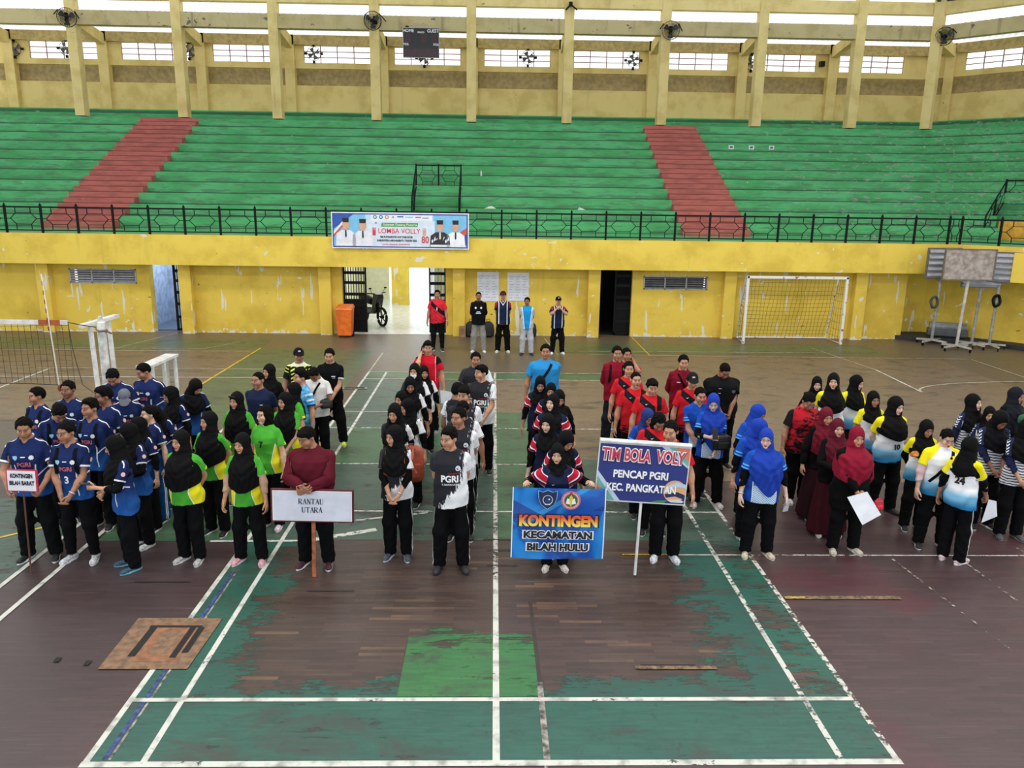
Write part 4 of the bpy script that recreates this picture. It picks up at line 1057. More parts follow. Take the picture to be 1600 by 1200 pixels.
def P_sun():
    v, x, y, z, a, t, sl = seam()
    c = mixc('f1f3f6', '79b7d8', z.ss(1.05, .94)); c = mixc(c, '2477a8', z.ss(.94, .80))
    c = mixc(c, 'e4e7ec', noise(scalev(v, (40, 40, 90)), 1, 2).ss(.55, .7) * (z > 1.0) * .6)
    c = mixc(c, 'f3e41e', a > (.06 + (1.45 - z) * .62)); c = mixc(c, 'f7f0a0', sl * (t > .180))
    return weave(c, v, .08)
def P_zebra():
    v, x, y, z, a, t, sl = seam()
    n = noise(scalev(v, (9, 9, 3)), 1, 2)
    st = ((z * 165 + (n - .5) * 9).sin()) > .35
    c = mixc('e3e5ec', '20233a', st * (z < 1.25) * (z > .80))
    c = mixc(c, '222a4c', sl * 1.0); c = mixc(c, '222a4c', (z > 1.33) * 1.0)
    ch = ((t * 150 + y.abs() * 160).sin()) > .30
    c = mixc(c, 'f0f2f6', sl * ch * (y.abs() < .026) * (t < .16) * (t > -.03))
    return weave(c, v, .08)
def P_redmottle():
    v, x, y, z, a, t, sl = seam()
    n = noise(scalev(v, (10, 10, 16)), 1, 4, .6, 1.0)
    c = mixc('1b1719', 'b5202c', (n + (z - 1.15) * .35 - (x * .5)).ss(.46, .60))
    c = mixc(c, '191719', sl * 1.0)
    return weave(c, v, .1)
def P_volt():
    v, x, y, z, a, t, sl = seam()
    c = mixc('1a1b1d', '1a1b1d', 0.0)
    st = (((z - x * .55) * 95).sin() > .25) * (a < .14) * (z > 1.05) * (noise(scalev(v, (6, 6, 30)), 1, 1) > .45)
    c = mixc(c, 'e2ee5a', st * (y < 0) * (1 - sl)); c = mixc(c, 'eef2d8', (z > 1.405) * 1.0)
    c = mixc(c, 'd9e650', sl * ((t * 120).sin() > .5) * (t < .10))
    return weave(c, v, .1)
def P_sky():
    v, x, y, z, a, t, sl = seam()
    n = noise(scalev(v, (12, 12, 20)), 1, 3, .6, 1.0)
    c = mixc('6db9e6', '2f86c8', n.ss(.45, .6)); c = mixc(c, 'e6f0f8', (((t * 75).sin() > .55) * sl))
    c = mixc(c, '1b3c70', sl * (t > .172)); c = mixc(c, 'f2f4f6', (x < -.09) * (1 - sl) * 1.0)
    return weave(c, v, .1)
def P_navycap():
    v, x, y, z, a, t, sl = seam()
    c = mixc('1c2642', 'f0f1f4', ((a - .12).abs() < .012) * (1 - sl) * (y < .06)); c = mixc(c, 'b0283c', sl * (t < .10)); c = mixc(c, '1c2642', sl * (t > .10))
    c = mixc(c, 'f0f1f4', ((a * 1.35 - (z - 1.345)).abs() < .014) * (y < 0) * (a < .085))
    return weave(c, v, .1)
def P_bluegrey():
    v, x, y, z, a, t, sl = seam()
    c = mixc('1f94d6', 'b9bec4', sl * 1.0); c = mixc(c, 'b9bec4', (a - .115 - (z - 1.1) * .12) > 0); c = mixc(c, 'f2f4f6', ((a - .115 - (z - 1.1) * .12).abs() < .010))
    return weave(c, v, .1)
def P_wallred():
    v, x, y, z, a, t, sl = seam()
    n = noise(scalev(v, (30, 30, 30)), 1, 2)
    c = mixc('d62a38', '1c1a1c', ((x * .8 + (z - 1.22)).abs() < .065) * (y < .06) * (1 - sl))
    c = mixc(c, '1c1a1c', ((((x * .8 + z) * 60).sin() + (n - .5) * 3) > 1.0) * (z < 1.15) * (1 - sl))
    return weave(c, v, .1)
def P_redpolo():
    v, x, y, z, a, t, sl = seam()
    c = mixc('d01c30', '17171b', ((a > .150) + (z > 1.395) * (y > -.02)) * (z > 1.28) * (t < .07)); c = mixc(c, 'f2d9dc', ((a - .140).abs() < .004) * (y < .05) * (z > 1.0) * (1 - sl))
    return weave(c, v, .1)
def P_twotone(c1, c2):
    def fn():
        v, x, y, z, a, t, sl = seam(); return weave(mixc(c1, c2, sl * (t > .165)), v, .12)
    return fn
def P_blackwhite():
    v, x, y, z, a, t, sl = seam()
    c = mixc('34343a', 'f1f2f5', sl * (x > 0)); c = mixc(c, 'f1f2f5', (x > .115 + noise(scalev(v, (50, 20, 10)), 1, 2) * .10) * (z < 1.36))
    c = mixc(c, 'f1f2f5', (z < .98) * (noise(scalev(v, (30, 20, 8)), 1, 2) > .42)); c = mixc(c, 'e6e8ec', sl * (t > .180))
    return weave(c, v, .1)
def P_pants(c, stripe=None, n=1):
    c = DARK.get(c, c)
    def fn():
        v, x, y, z = coords('rest'); b = weave(c, v, .2)
        if stripe:
            for k in range(n):
                b = mixc(b, stripe, ((y - .005 - (k - (n - 1) / 2) * .022).abs() < (.007 if n > 1 else .016)) * (x.abs() > .13 - (z < .7) * .02))
        return b
    return cloth('pants_%s_%s%d' % (c, stripe, n), fn, .82)
PATTERN = dict(navy=P_navy, green=P_green, mono=P_mono, monow=P_blackwhite, hulu=P_hulu, redblack=P_redblack, blue=P_blue, sun=P_sun, zebra=P_zebra, redmottle=P_redmottle, volt=P_volt,
               sky=P_sky, navycap=P_navycap, bluegrey=P_bluegrey, wallred=P_wallred, redpolo=P_redpolo, blacktrim=P_twotone('0c0d0f', 'd8dade'))
def top_mat(k): return cloth(k, PATTERN[k]) if k in PATTERN else solid_cloth(k)
def hair_mat(): return plain('hair_black', '17130f' if False else (13, 11, 10), .85, .35, 60, spec=.12)
def shoe_mat(c): return plain('shoe_' + c, c, .6, .10, 30)
# ------------------------------------------------------------------ building one person
def flat(name, V, F, m, parent, f, T, g, sc, smooth=False, base='top', front=None):
    """dress a flat decoration (V in rest coordinates) with the pose of the cloth below it"""
    W_ = weights(V, f, base); Vp = skin(girth(V, g), W_, T) * sc
    me = np_mesh(name, Vp, F, smooth)
    return link(name, me, m, parent)
def surf_y(key, xz, back=False):
    """front (or back) surface y of a piece at rest points (x, z)"""
    V = PIECES[key][1]; m = V[:, 1] > 0 if back else V[:, 1] < 0.02
    V = V[m]; out = np.zeros(len(xz))
    for i, (x, z) in enumerate(xz):
        d = (V[:, 0] - x) ** 2 + (V[:, 2] - z) ** 2; k = np.argsort(d)[:6]
        out[i] = V[k, 1].mean()
    return out
SHOE_T = {}
def person(nm, x, y, face, H, f, out, label, group=None, cat='person', **P):
    """out: dict of top, pants, head, shoes ...; P: pose keywords"""
    g = out.get('g', .95); sx = 'f' if f else 'm'
    T = pose(f, g, **P)
    hk = out['head'] if out['head'].startswith('hijab') else 'hair_' + out['head']
    _, Vh, Wh = PIECES[hk]; Jj = JF if f else JM
    zb = min((T['sh' + n][0] @ girth(Jj['ank' + n][None], g)[0] + T['sh' + n][1])[2] for n in 'lr') - .082
    sc = H / (skin(girth(Vh, g), Wh, T)[:, 2].max() - zb)      # H is the height of the top of the head as posed
    root = empty('person', (x, y, 0), R_(face)); tag(root, label, cat, group)
    # stand on the lower foot
    def put(key, name, m, rigid=None):
        me0, V, Wt = PIECES[key]
        Vp = skin(girth(V, g * (1.13 if g > 1.1 else 1.05) if key.startswith('hijab') else g), Wt, T) * sc
        me = me0.copy(); me.name = name
        me.vertices.foreach_set('co', Vp.astype(np.float32).ravel()); me.update()
        return link(name, me, m, root)
    J = JF if f else JM; J = {k: girth(v, g) for k, v in J.items()}
    ank = {}
    for n in 'lr':
        Rb, tb = T['sh' + n]; ank[n] = (Rb @ J['ank' + n] + tb) * sc
    zmin = min(a[2] for a in ank.values()) - .082 * sc
    root.location.z = -zmin
    put('body_' + sx, 'body', sk(out.get('skin', 0), not f))
    top = out['top']; tk = out.get('cut', 'tee') + '_' + sx
    if f and out.get('inner'): put('inner_f', 'undershirt', solid_cloth(out['inner']))
    put(tk, out.get('topname', 'shirt'), top_mat(top))
    if out.get('skirt'): put('skirt_f', 'skirt', solid_cloth(out['skirt']))
    else:
        p = out.get('pants', ('16171b',)); put(out.get('pcut', 'trousers') + '_' + sx, 'trousers', P_pants(*p))
    h = out['head']
    if h.startswith('hijab'): put(h, 'headscarf', solid_cloth(out.get('hc', '17171a'), .75, .25))
    else:
        put('hair_' + h, 'hair', hair_mat())
        if out.get('cap'): put('cap', 'cap', solid_cloth(out['cap']))
    # shoes
    sc_u, sc_s = out.get('shoes', ('16171a', 'e8e8e8'))
    for n in 'lr':
        s = 1 if n == 'l' else -1; a = ank[n]
        toe = out.get('toe', 14) * s; lift = a[2] - .082 * sc - zmin
        o = link('shoe', PIECES['shoe'][0].copy() if False else SHOE_T.setdefault(sc_u, PIECES['shoe'][0].copy()), None, root, (a[0], a[1], zmin + lift))
        if not o.data.materials: o.data.materials.append(shoe_mat(sc_u))
        o.rotation_euler = (-R_(25) if lift > .03 else 0, 0, R_(toe)); o.scale = (sc * .98,) * 3
        so = link('sole', SHOE_T.setdefault('s' + sc_s, PIECES['shoe_sole'][0].copy()), None, o)
        if not so.data.materials: so.data.materials.append(shoe_mat(sc_s))
    # lettering and badges on the chest
    mt = lambda c: plain('print_' + c, c, .6, .02)
    for (txt, px, pz, size, col, w, bold) in out.get('text', ()):
        bk = pz < 0; pz = abs(pz)
        V, F = text_mesh(txt, size, bold)
        if w: V[:, 0] *= w / max(1e-6, np.ptp(V[:, 0]))
        if bk: V[:, 0] *= -1; F = [t[::-1] for t in F]
        V = V.astype(float) + [px, 0, pz]
        yy = surf_y(tk, V[:, [0, 2]], bk); V[:, 1] = yy + (.009 if bk else -.010)
        flat('lettering', V, F, mt(col), root, f, T, g, sc)
    for (kind, px, pz, r, col) in out.get('badge', ()):
        n = 14
        if kind == 'gear': pts = [((r if k % 2 else r * .72) * math.cos(PI * k / 8), (r if k % 2 else r * .72) * math.sin(PI * k / 8)) for k in range(16)]
        elif kind == 'shield': pts = [(-r, r), (0, r * 1.1), (r, r), (r, -.2 * r), (0, -1.2 * r), (-r, -.2 * r)]
        elif kind == 'bar': pts = [(-r, -r * .22), (r, -r * .22), (r, r * .22), (-r, r * .22)]
        elif kind == 'tick': pts = [(-r, .25 * r), (-.4 * r, -.5 * r), (r, .6 * r), (-.35 * r, 0)]
        else: pts = [(r * math.cos(2 * PI * k / n), r * math.sin(2 * PI * k / n)) for k in range(n)]
        pts = pts[::-1] if kind == 'shield' else pts
        V = np.array([(px + a, 0, pz + b) for a, b in pts]); c0 = np.array([[px, 0, pz]])
        V = np.concatenate([V, c0]); yy = surf_y(tk, V[:, [0, 2]]); V[:, 1] = np.minimum(yy, yy[-1] + .004) - .008
        F = [(i, (i + 1) % len(pts), len(pts)) for i in range(len(pts))]
        flat('badge', V, F, mt(col), root, f, T, g, sc)
    if out.get('sleevebadge'):
        s = 1; Jn = JF if f else JM; S0 = Jn['shl']; nrm = np.array([.9063, 0, .4226]); d = AD
        c0 = S0 + d * .10 + nrm * .082
        V = np.array([c0 + .026 * (math.cos(2 * PI * k / 14) * np.array([0, 1, 0]) + math.sin(2 * PI * k / 14) * (-d)) for k in range(14)] + [c0])
        F = [((i + 1) % 14, i, 14) for i in range(14)]
        flat('badge', V, F, mt('e8b9b4'), root, f, T, g, sc)
    def along(key, xz, off, back=False):
        ys = surf_y(key, np.array(xz), back); return np.array([[p[0], yy + (off if back else -off), p[1]] for p, yy in zip(xz, ys)])
    def strip(pts, w, name, m, vertical=True):
        """band of width w following rest points"""
        L = []; n = len(pts)
        for i, p in enumerate(pts):
            t = pts[min(i + 1, n - 1)] - pts[max(i - 1, 0)]; t = t / np.linalg.norm(t); nr = np.array([0, -1., 0]) if p[1] < 0 else np.array([0, 1., 0])
            sd = np.cross(t, nr); sd = sd / (np.linalg.norm(sd) + 1e-9) * w / 2
            L += [p - sd, p + sd, p + sd + nr * .006, p - sd + nr * .006]
        F = []
        for i in range(n - 1):
            for k in range(4): F.append((i * 4 + k, i * 4 + (k + 1) % 4, i * 4 + 4 + (k + 1) % 4, i * 4 + 4 + k))
        return flat(name, np.array(L), F, m, root, f, T, g, sc, base='top')
    if out.get('cross'):   # cross-body bag strap
        s = out['cross']; z = np.linspace(1.40, .98, 9); xs_ = np.linspace(-.085 * s, .15 * s, 9)
        strip(along(tk, list(zip(xs_, z)), .008), .035, 'strap', solid_cloth('1b1b1d'))
    if out.get('straps'):
        for s in (1, -1):
            z = np.linspace(1.41, 1.12, 7); xs_ = np.linspace(.10, .125, 7) * s
            strip(along(tk, list(zip(xs_, z)), .008), .045, 'strap', solid_cloth(out['straps']))
    if out.get('collar'):
        mb = MB(); n = 20; pts = []
        for k in range(n): th = 2 * PI * k / n; pts.append((.070 * math.sin(th), .012 - .066 * math.cos(th), 1.438 - .018 * math.cos(th)))
        mb.tube(pts, .014, 6, closed=True); V = np.array([tuple(v) for v in mb.v]); V[:, 2] += np.where(V[:, 1] < -.03, -.012 * (1 - np.abs(V[:, 0]) / .07), 0)
        W_ = np.zeros((len(V), len(BONES))); W_[:, BI['chest']] = 1
        me = np_mesh('collar', skin(girth(V, g), W_, T) * sc, mb.f); link('collar', me, solid_cloth(out['collar']), root)
    def head_part(mb, name, m):
        V = np.array([tuple(v) for v in mb.v]); Rb, tb = T['head']
        return link(name, np_mesh(name, (V @ Rb.T + tb) * sc, mb.f), m, root)
    if out.get('glasses'):
        mb = MB()
        for s in (1, -1):
            mb.tube([(s * .031 + .021 * math.cos(t), -.1035, 1.594 + .016 * math.sin(t)) for t in np.linspace(0, 2 * PI, 16, endpoint=False)], .0022, 5, closed=True)
            mb.tube([(s * .052, -.101, 1.598), (s * .070, -.05, 1.60), (s * .076, .005, 1.598)], .002, 5)
        mb.tube([(-.011, -.1045, 1.597), (0, -.107, 1.599), (.011, -.1045, 1.597)], .002, 5)
        head_part(mb, 'glasses', plain('glasses_frame', '9c9490', .3, metal=.6))
    if out.get('mask'):
        vs = []; fs = []; nu, nv = 9, 7
        for i in range(nu):
            for j in range(nv):
                u = (i / (nu - 1) - .5) * 2; w_ = j / (nv - 1); zz = 1.482 + .082 * w_
                vs.append((.060 * u, -.116 + .052 * u * u + .012 * abs(w_ - .5) * 2 - .004, zz))
        for i in range(nu - 1):
            for j in range(nv - 1): a = i * nv + j; fs.append((a, a + nv, a + nv + 1, a + 1))
        mb = MB(); mb.add(vs, fs); head_part(mb, 'face_mask', plain('mask_white', 'eeeef0', .7))
    if out.get('shades'):
        mb = MB()
        for s in (1, -1): mb.add([(s * .03 + .026 * math.cos(t), -.098, 1.672 + .016 * math.sin(t)) for t in np.linspace(0, 2 * PI, 14, endpoint=False)] + [(s * .03, -.106, 1.672)], [(i, (i + 1) % 14, 14) for i in range(14)])
        mb.tube([(-.06, -.095, 1.674), (0, -.105, 1.676), (.06, -.095, 1.674)], .004, 5)
        head_part(mb, 'sunglasses', plain('dark_lens', (20, 22, 26), .15))
    if out.get('emblem'):
        mb = MB(); mb.box((-.020, -.1055, 1.672), (.020, -.098, 1.694)); head_part(mb, 'cap_badge', mt(out['emblem']))
    if out.get('watch'):
        n = out['watch']; Jn = J['wr' + n]; s = 1 if n == 'l' else -1; d = AD * [s, 1, 1]; mb = MB()
        c0 = Jn - d * .03; e1 = np.array([0, 1., 0]); e2 = np.cross(d, e1)
        mb.tube([c0 + .031 * (math.cos(t) * e1 + math.sin(t) * e2) for t in np.linspace(0, 2 * PI, 14, endpoint=False)], .008, 6, closed=True)
        V = np.array([tuple(v) for v in mb.v]); Rb, tb = T['fa' + n]; link('watch', np_mesh('watch', (V @ Rb.T + tb) * sc, mb.f), plain('watch_steel', 'd8d8d8', .3, metal=.5), root)
    # world points of the hands, for what they hold
    Mw = Matrix.Translation((x, y, -zmin)) @ Matrix.Rotation(R_(face), 4, 'Z')
    hands = {}
    for n in 'lr':
        Rb, tb = T['ha' + n]; s = 1 if n == 'l' else -1
        hands[n] = Mw @ Vector(((Rb @ (J['wr' + n] + AD * [s, 1, 1] * .085) + tb) * sc).tolist())
    return root, hands, T, sc
# ------------------------------------------------------------------ team outfits
_PG = ('PGRI', 0, 1.185, .070, 'cc6a74', None, .002)
def NVM(num=None, **k):
    d = dict(top='navy', cut='teev', head='crop', skin=0, badge=[('gear', .085, 1.265, .030, 'eef0f4'), ('shield', -.085, 1.265, .024, '8fcbe8'), ('bar', 0, 1.275, .024, 'eef0f4')], sleevebadge=1, text=[_PG, (num or '8', 0, 1.055, .115, 'e9e9ef', None, .004)])
    d.update(k); return d
def NVF(**k):
    d = dict(top='navy', cut='teev', head='hijab_mid', inner='17171c', skin=1, sleevebadge=1, badge=[('gear', .085, 1.265, .028, 'eef0f4')]); d.update(k); return d
def GRF(num7=None, **k):
    d = dict(top='green', cut='tee', head='hijab_long', skin=1)
    if num7: d['text'] = [('7', -.01, 1.215, .125, '17231a', None, .005)]
    d.update(k); return d
def MOF(strapc=None, **k):
    d = dict(top='mono', cut='tee', head='hijab_mid', inner='17171c', skin=1)
    if strapc: d['straps'] = strapc
    d.update(k); return d
def MOM(txt=None, **k):
    d = dict(top='mono', cut='tee', head='crop', pants=('15161a', 'd8d8dc', 1), badge=[('disc', .085, 1.275, .030, 'e6e8f0'), ('shield', .085, 1.275, .018, '3a4a80')])
    if txt: d['text'] = [('PGRI', -.01, 1.150, .105, 'f6f6f8', .20, .004), ('K. RANTAU UTARA', .0, 1.085, .030, 'f0f0f2', .20, .001)]
    d.update(k); return d
def HUF(**k):
    d = dict(top='hulu', cut='teev', head='hijab_short', inner='15161c', skin=1); d.update(k); return d
def RDM(**k):
    d = dict(top='redblack', cut='tee', skin=1, badge=[('tick', -.075, 1.335, .022, 'f2f2f4')]); d.update(k); return d
def BLF(**k):
    d = dict(top='blue', cut='teev', head='hijab_mid', hc='1e3fa6', inner='17181f'); d.update(k); return d
def SNF(num10=None, num24=None, **k):
    d = dict(top='sun', cut='tee', head='hijab_mid')
    t = []
    if num10: t.append(('10', .02, 1.02, .095, '17171a', None, .006))
    if num24: t.append(('24', 0, -1.15, .13, '17171a', None, .006))
    if t: d['text'] = t
    d.update(k); return d
def ZBF(**k):
    d = dict(top='zebra', cut='tee', head='hijab_mid', inner='1c2342', skin=1); d.update(k); return d
CROWD = {}
lib_people()
def PP(i, x, y, face, top, f, out, label, group=None, **pose_):
    CROWD[i] = (person(i, x, y, face, top, bool(f), out, label, group, **pose_), (x, y, face))
# ------------------------------------------------------------------ everybody: x, y, facing, height, woman?, outfit, label, group, pose
PP('A1', -5.19, 3.37, 8, 1.70, 0, NVM(shoes=('17181b','f0f0f0')), 'man in navy jersey looking down, holding the small KONTINGEN BILAH BARAT placard on a stick', 'players in navy blue jerseys', L=((.19, -.24, .95), (.9, .5, -.3), 1.0, 0), Rr=((.13, -.26, .95), (.9, .5, -.3), 1.0, 0), yaw=12, nod=14, stance=4)
PP('A2', -4.70, 3.32, 0, 1.66, 0, NVM(num='3', straps='1b1b1d', watch='l', shoes=('dfe2e6','f2f2f2'), pcut='jogger'), 'man in navy jersey with number 3, backpack straps and wristwatch, hands clasped', 'players in navy blue jerseys', L='clasp', Rr='clasp', yaw=-16, nod=6, stance=3)
PP('A3', -4.08, 3.14, -52, 1.56, 1, NVF(head='hijab_mid', shoes=('34506c','6fb0c4')), 'woman in black headscarf and navy jersey turned sideways, holding a phone out in front', 'players in navy blue jerseys', L='phone', Rr='belly', yaw=-14, nod=16)
PP('A4', -5.97, 4.99, -18, 1.63, 0, NVM(straps='1b1b1d', shoes=('c6d84c','e4ecc0')), 'man in navy jersey behind the placard holder, looking left, pale lime shoes', 'players in navy blue jerseys', L='down', Rr='clasp', yaw=-24)
PP('A5', -5.70, 5.24, 0, 1.66, 0, NVM(skin=3), 'man in navy jersey at the back left, looking straight at the camera', 'players in navy blue jerseys', yaw=-4)
PP('A6', -5.42, 4.43, 25, 1.60, 0, NVM(head='thick', straps='1b1b1d'), 'dark haired man in navy jersey with head bowed, between two taller teammates', 'players in navy blue jerseys', yaw=20, nod=36, lean=8)
PP('A7', -4.92, 4.26, -8, 1.68, 0, NVM(head='quiff', straps='1b1b1d'), 'man in navy jersey with black backpack straps, right behind the number 3 man', 'players in navy blue jerseys', yaw=-16, L='back', Rr='down')
PP('A8', -4.98, 4.76, -20, 1.71, 0, NVM(head='thick', skin=3), 'man in navy jersey in profile in the third row, in front of the white post', 'players in navy blue jerseys', yaw=-30, nod=4)
PP('A9', -5.41, 5.92, 4, 1.70, 0, NVM(g=1.1), 'man in navy jersey at the back with head bowed, beside the white posts', 'players in navy blue jerseys', yaw=8, nod=38)
PP('A10', -5.13, 6.34, -12, 1.68, 0, NVM(g=1.12, head='crop'), 'stocky man in navy jersey at the back, looking down left, by the white bench', 'players in navy blue jerseys', yaw=-30, nod=20, L='back', Rr='back')
PP('A11', -5.10, 5.56, 14, 1.50, 0, NVM(cap='6c6f7a'), 'man in grey cap and navy jersey, head bowed so that the cap hides his eyes', 'players in navy blue jerseys', yaw=6, nod=34, lean=8)
PP('A12', -4.40, 5.45, -26, 1.55, 1, NVF(head='hijab_mid', glasses=1), 'woman in black headscarf and glasses with navy jersey, looking left at the back', 'players in navy blue jerseys', yaw=-24, nod=18)
PP('A13', -4.37, 6.01, 30, 1.53, 1, NVF(head='hijab_mid'), 'woman in black headscarf and navy jersey, rearmost, head bowed away from the camera', 'players in navy blue jerseys', yaw=30, nod=40)
PP('A14', -4.38, 4.99, -20, 1.42, 1, NVF(head='hijab_mid'), 'woman in black headscarf and navy jersey bowing so deep that her face is hidden', 'players in navy blue jerseys', yaw=-10, nod=44, lean=6)
PP('A15', -4.32, 4.48, -28, 1.53, 1, NVF(head='tied', inner='', skin=2, pants=('1b4f8a','e8eef4',2)), 'bareheaded woman with tied back hair in navy jersey, looking left', 'players in navy blue jerseys', yaw=-26)
PP('A16', -4.19, 3.73, -38, 1.53, 1, NVF(head='hijab_mid', shoes=('e8e8ea','f4f4f4')), 'woman in black headscarf and navy jersey right behind the woman with the phone', 'players in navy blue jerseys', yaw=-20, nod=22, Rr='belly', L='belly')
PP('A17', -4.30, 4.19, -30, 1.47, 1, NVF(head='hijab_short'), 'woman in black headscarf squeezed between two navy teammates, only her scarf showing', 'players in navy blue jerseys', yaw=-14, nod=16)
PP('B1', -3.47, 3.31, -12, 1.57, 1, GRF(g=1.05, shoes=('b9b8b6','e4e4e4')), 'woman in long black headscarf and green jersey, front left of her team, silver shoes', 'players in green jerseys', L='back', Rr='back', yaw=-12, nod=4)
PP('B2', -2.79, 3.29, -4, 1.55, 1, GRF(shoes=('eda4b4','f6dfe3'), inner='c8a288'), 'woman in long black headscarf and green jersey wearing pink shoes, in the front row', 'players in green jerseys', L='fdown', Rr='fdown', yaw=-14, nod=6, stance=3)
PP('B3', -3.44, 4.08, -14, 1.57, 1, GRF(), 'woman in black headscarf and green jersey in the second row, between the two front women', 'players in green jerseys', yaw=-22, L='back')
PP('B4', -3.42, 5.07, -8, 1.57, 1, GRF(shades=1), 'woman in black headscarf with sunglasses pushed up on her head, green jersey', 'players in green jerseys', yaw=-12, nod=4)
PP('B5', -2.82, 4.26, -12, 1.60, 1, GRF(head='bob', num7=1, skin=2, shoes=('e3cfd4','f2f2f2')), 'bareheaded woman with bobbed hair in green jersey number 7', 'players in green jerseys', yaw=-28, L='fdown', Rr='down')
PP('B6', -2.78, 5.06, -8, 1.57, 1, GRF(skin=1), 'woman in black headscarf with green and yellow sleeve, behind the bobbed number 7 woman', 'players in green jerseys', yaw=-22, nod=4, L='clasp')
PP('B7', -3.36, 5.84, -8, 1.66, 0, dict(top='1d2744', head='buzz', skin=0, badge=[('bar',.085,1.25,.022,'eef0f4')]), 'close-cropped man in plain dark navy t-shirt among the green team', None, yaw=-16, L='back', Rr='back')
PP('B8', -3.48, 6.80, -10, 1.58, 1, dict(top='17171a', cut='long', head='hijab_long', skin=1), 'woman all in black with headscarf beside the man in the dark navy t-shirt', None, yaw=-20)
PP('B9', -2.83, 5.66, -50, 1.56, 1, GRF(), 'woman in black headscarf turned left, in front of the man in the sky blue shirt', 'players in green jerseys', yaw=-16)
PP('B10', -2.83, 6.12, -42, 1.66, 0, dict(top='sky', cut='tee', head='thick', skin=1), 'man in sky blue patterned shirt turned to the left', None, yaw=-14, L='down', Rr='clasp')
PP('B11', -3.25, 7.71, 6, 1.66, 0, dict(top='volt', head='crop', cap='17171a', emblem='f0f0f0', skin=0), 'man in black cap and black t-shirt with yellow stripes behind the green team', None, yaw=14, nod=4)
PP('B12', -2.79, 6.92, -6, 1.53, 0, dict(top='e6e2de', head='quiff', collar='e6e2de', cross=-1, skin=3), 'man in off-white polo shirt looking straight down, hands at his waist', None, yaw=-4, nod=42, L='belly', Rr='belly')
PP('B13', -2.73, 7.68, 0, 1.67, 0, dict(top='blacktrim', head='crop', skin=1, badge=[('bar',.075,1.25,.034,'f0f0f0'),('bar',.082,1.22,.022,'c8c8cc')], shoes=('d6ea3c','eef6b0')), 'man in black t-shirt with white chest print and bright yellow shoes, legs apart', None, L='clasp', Rr='clasp', nod=10, stance=6)
PP('B14', -2.03, 3.21, -4, 1.66, 0, dict(top='5a1825', cut='long', topname='sweater', head='fringe', g=1.20, skin=0, shoes=('47202a','f2f2f2'), pants=('14151a',)), 'heavyset man in maroon sweater resting his hands on the RANTAU UTARA board', None, L=((.03, -.245, 1.055), (1, .3, -.5), .8, 0), Rr=((.035, -.255, 1.075), (1, .3, -.5), .7, 0), yaw=-30, nod=20, stance=3)
PP('C1', -1.13, 3.42, -4, 1.61, 1, MOF(pants=('15161a','e8e8ea',2), shoes=('4a5462','dfe3e6'), watch='l', strapc='8a3f22'), 'woman in black headscarf with orange backpack and striped track pants, hands clasped', 'players in black and white jerseys', L='clasp', Rr='clasp', yaw=-34, nod=6)
PP('C2', -1.26, 4.44, -6, 1.60, 1, MOF(skin=1), 'woman in black headscarf, second in the column behind the woman with the orange backpack', 'players in black and white jerseys', yaw=-8, nod=12, L='back', Rr='back')
PP('C3', -1.31, 5.55, -10, 1.48, 1, MOF(head='hijab_short'), "woman in black headscarf, only her cheek showing, in the black and white women's column", 'players in black and white jerseys', yaw=-20, nod=6)
PP('C4', -1.15, 5.04, -24, 1.50, 1, MOF(), "woman in black headscarf turned left, third in the black and white women's column", 'players in black and white jerseys', yaw=-30, nod=12)
PP('C5', -1.25, 6.05, 6, 1.58, 1, MOF(skin=0), 'woman in black headscarf and white sleeve looking down, in front of the masked woman', 'players in black and white jerseys', yaw=4, nod=20)
PP('C6', -1.25, 6.75, -4, 1.62, 1, MOF(mask=1), 'woman in black headscarf wearing a white face mask', 'players in black and white jerseys', yaw=-4, L='fdown')
PP('C7', -1.16, 7.32, 8, 1.47, 1, MOF(), 'woman in black headscarf half hidden behind the masked woman', 'players in black and white jerseys', yaw=6, nod=8)
PP('C8', -1.18, 8.37, 2, 1.69, 0, dict(top='redpolo', collar='b01626', head='fringe', skin=1, shoes=('8a8d90','d0d0d0')), 'young man in bright red polo shirt holding a phone to his ear', None, Rr='ear', L='down', yaw=4, nod=6)
PP('C9', -0.50, 3.12, 2, 1.69, 0, MOM(head='quiff', skin=1, shoes=('2a2a2d','232326'), txt=1), 'front man in black and white PGRI jersey, hands behind his back', 'players in black and white jerseys', L='back', Rr='back', yaw=-34, nod=6, stance=3)
PP('C10', -0.44, 3.97, 0, 1.67, 0, MOM(head='crop', skin=0), "man in black and white jersey, second in the men's column, looking left", 'players in black and white jerseys', yaw=-34, L='back', Rr='back')
PP('C11', -0.42, 4.58, 0, 1.60, 0, MOM(head='crop', skin=3), "man hidden up to his forehead, third in the black and white men's column", 'players in black and white jerseys', yaw=-10, nod=10)
PP('C12', -0.42, 5.01, 0, 1.70, 0, MOM(head='fringe', skin=1), "man with thick fringe in black and white jersey, in the middle of the men's column", 'players in black and white jerseys', yaw=-18, nod=8, L='back', Rr='back')
PP('C13', -0.55, 5.65, 150, 1.58, 0, MOM(head='thick'), "man in black seen from behind in the black and white men's column", 'players in black and white jerseys', nod=6)
PP('C14', -0.21, 6.36, -8, 1.69, 0, MOM(head='fringe', skin=1, txt=1), 'man in black and white PGRI jersey beside his column, head turned far left', 'players in black and white jerseys', yaw=-46, L='clasp', Rr='clasp')
PP('C15', -0.33, 7.51, 0, 1.66, 0, MOM(head='crop', skin=0, txt=1, g=1.08), "man in grey and white jersey, rearmost in the black and white men's column", 'players in black and white jerseys', yaw=4, nod=4)
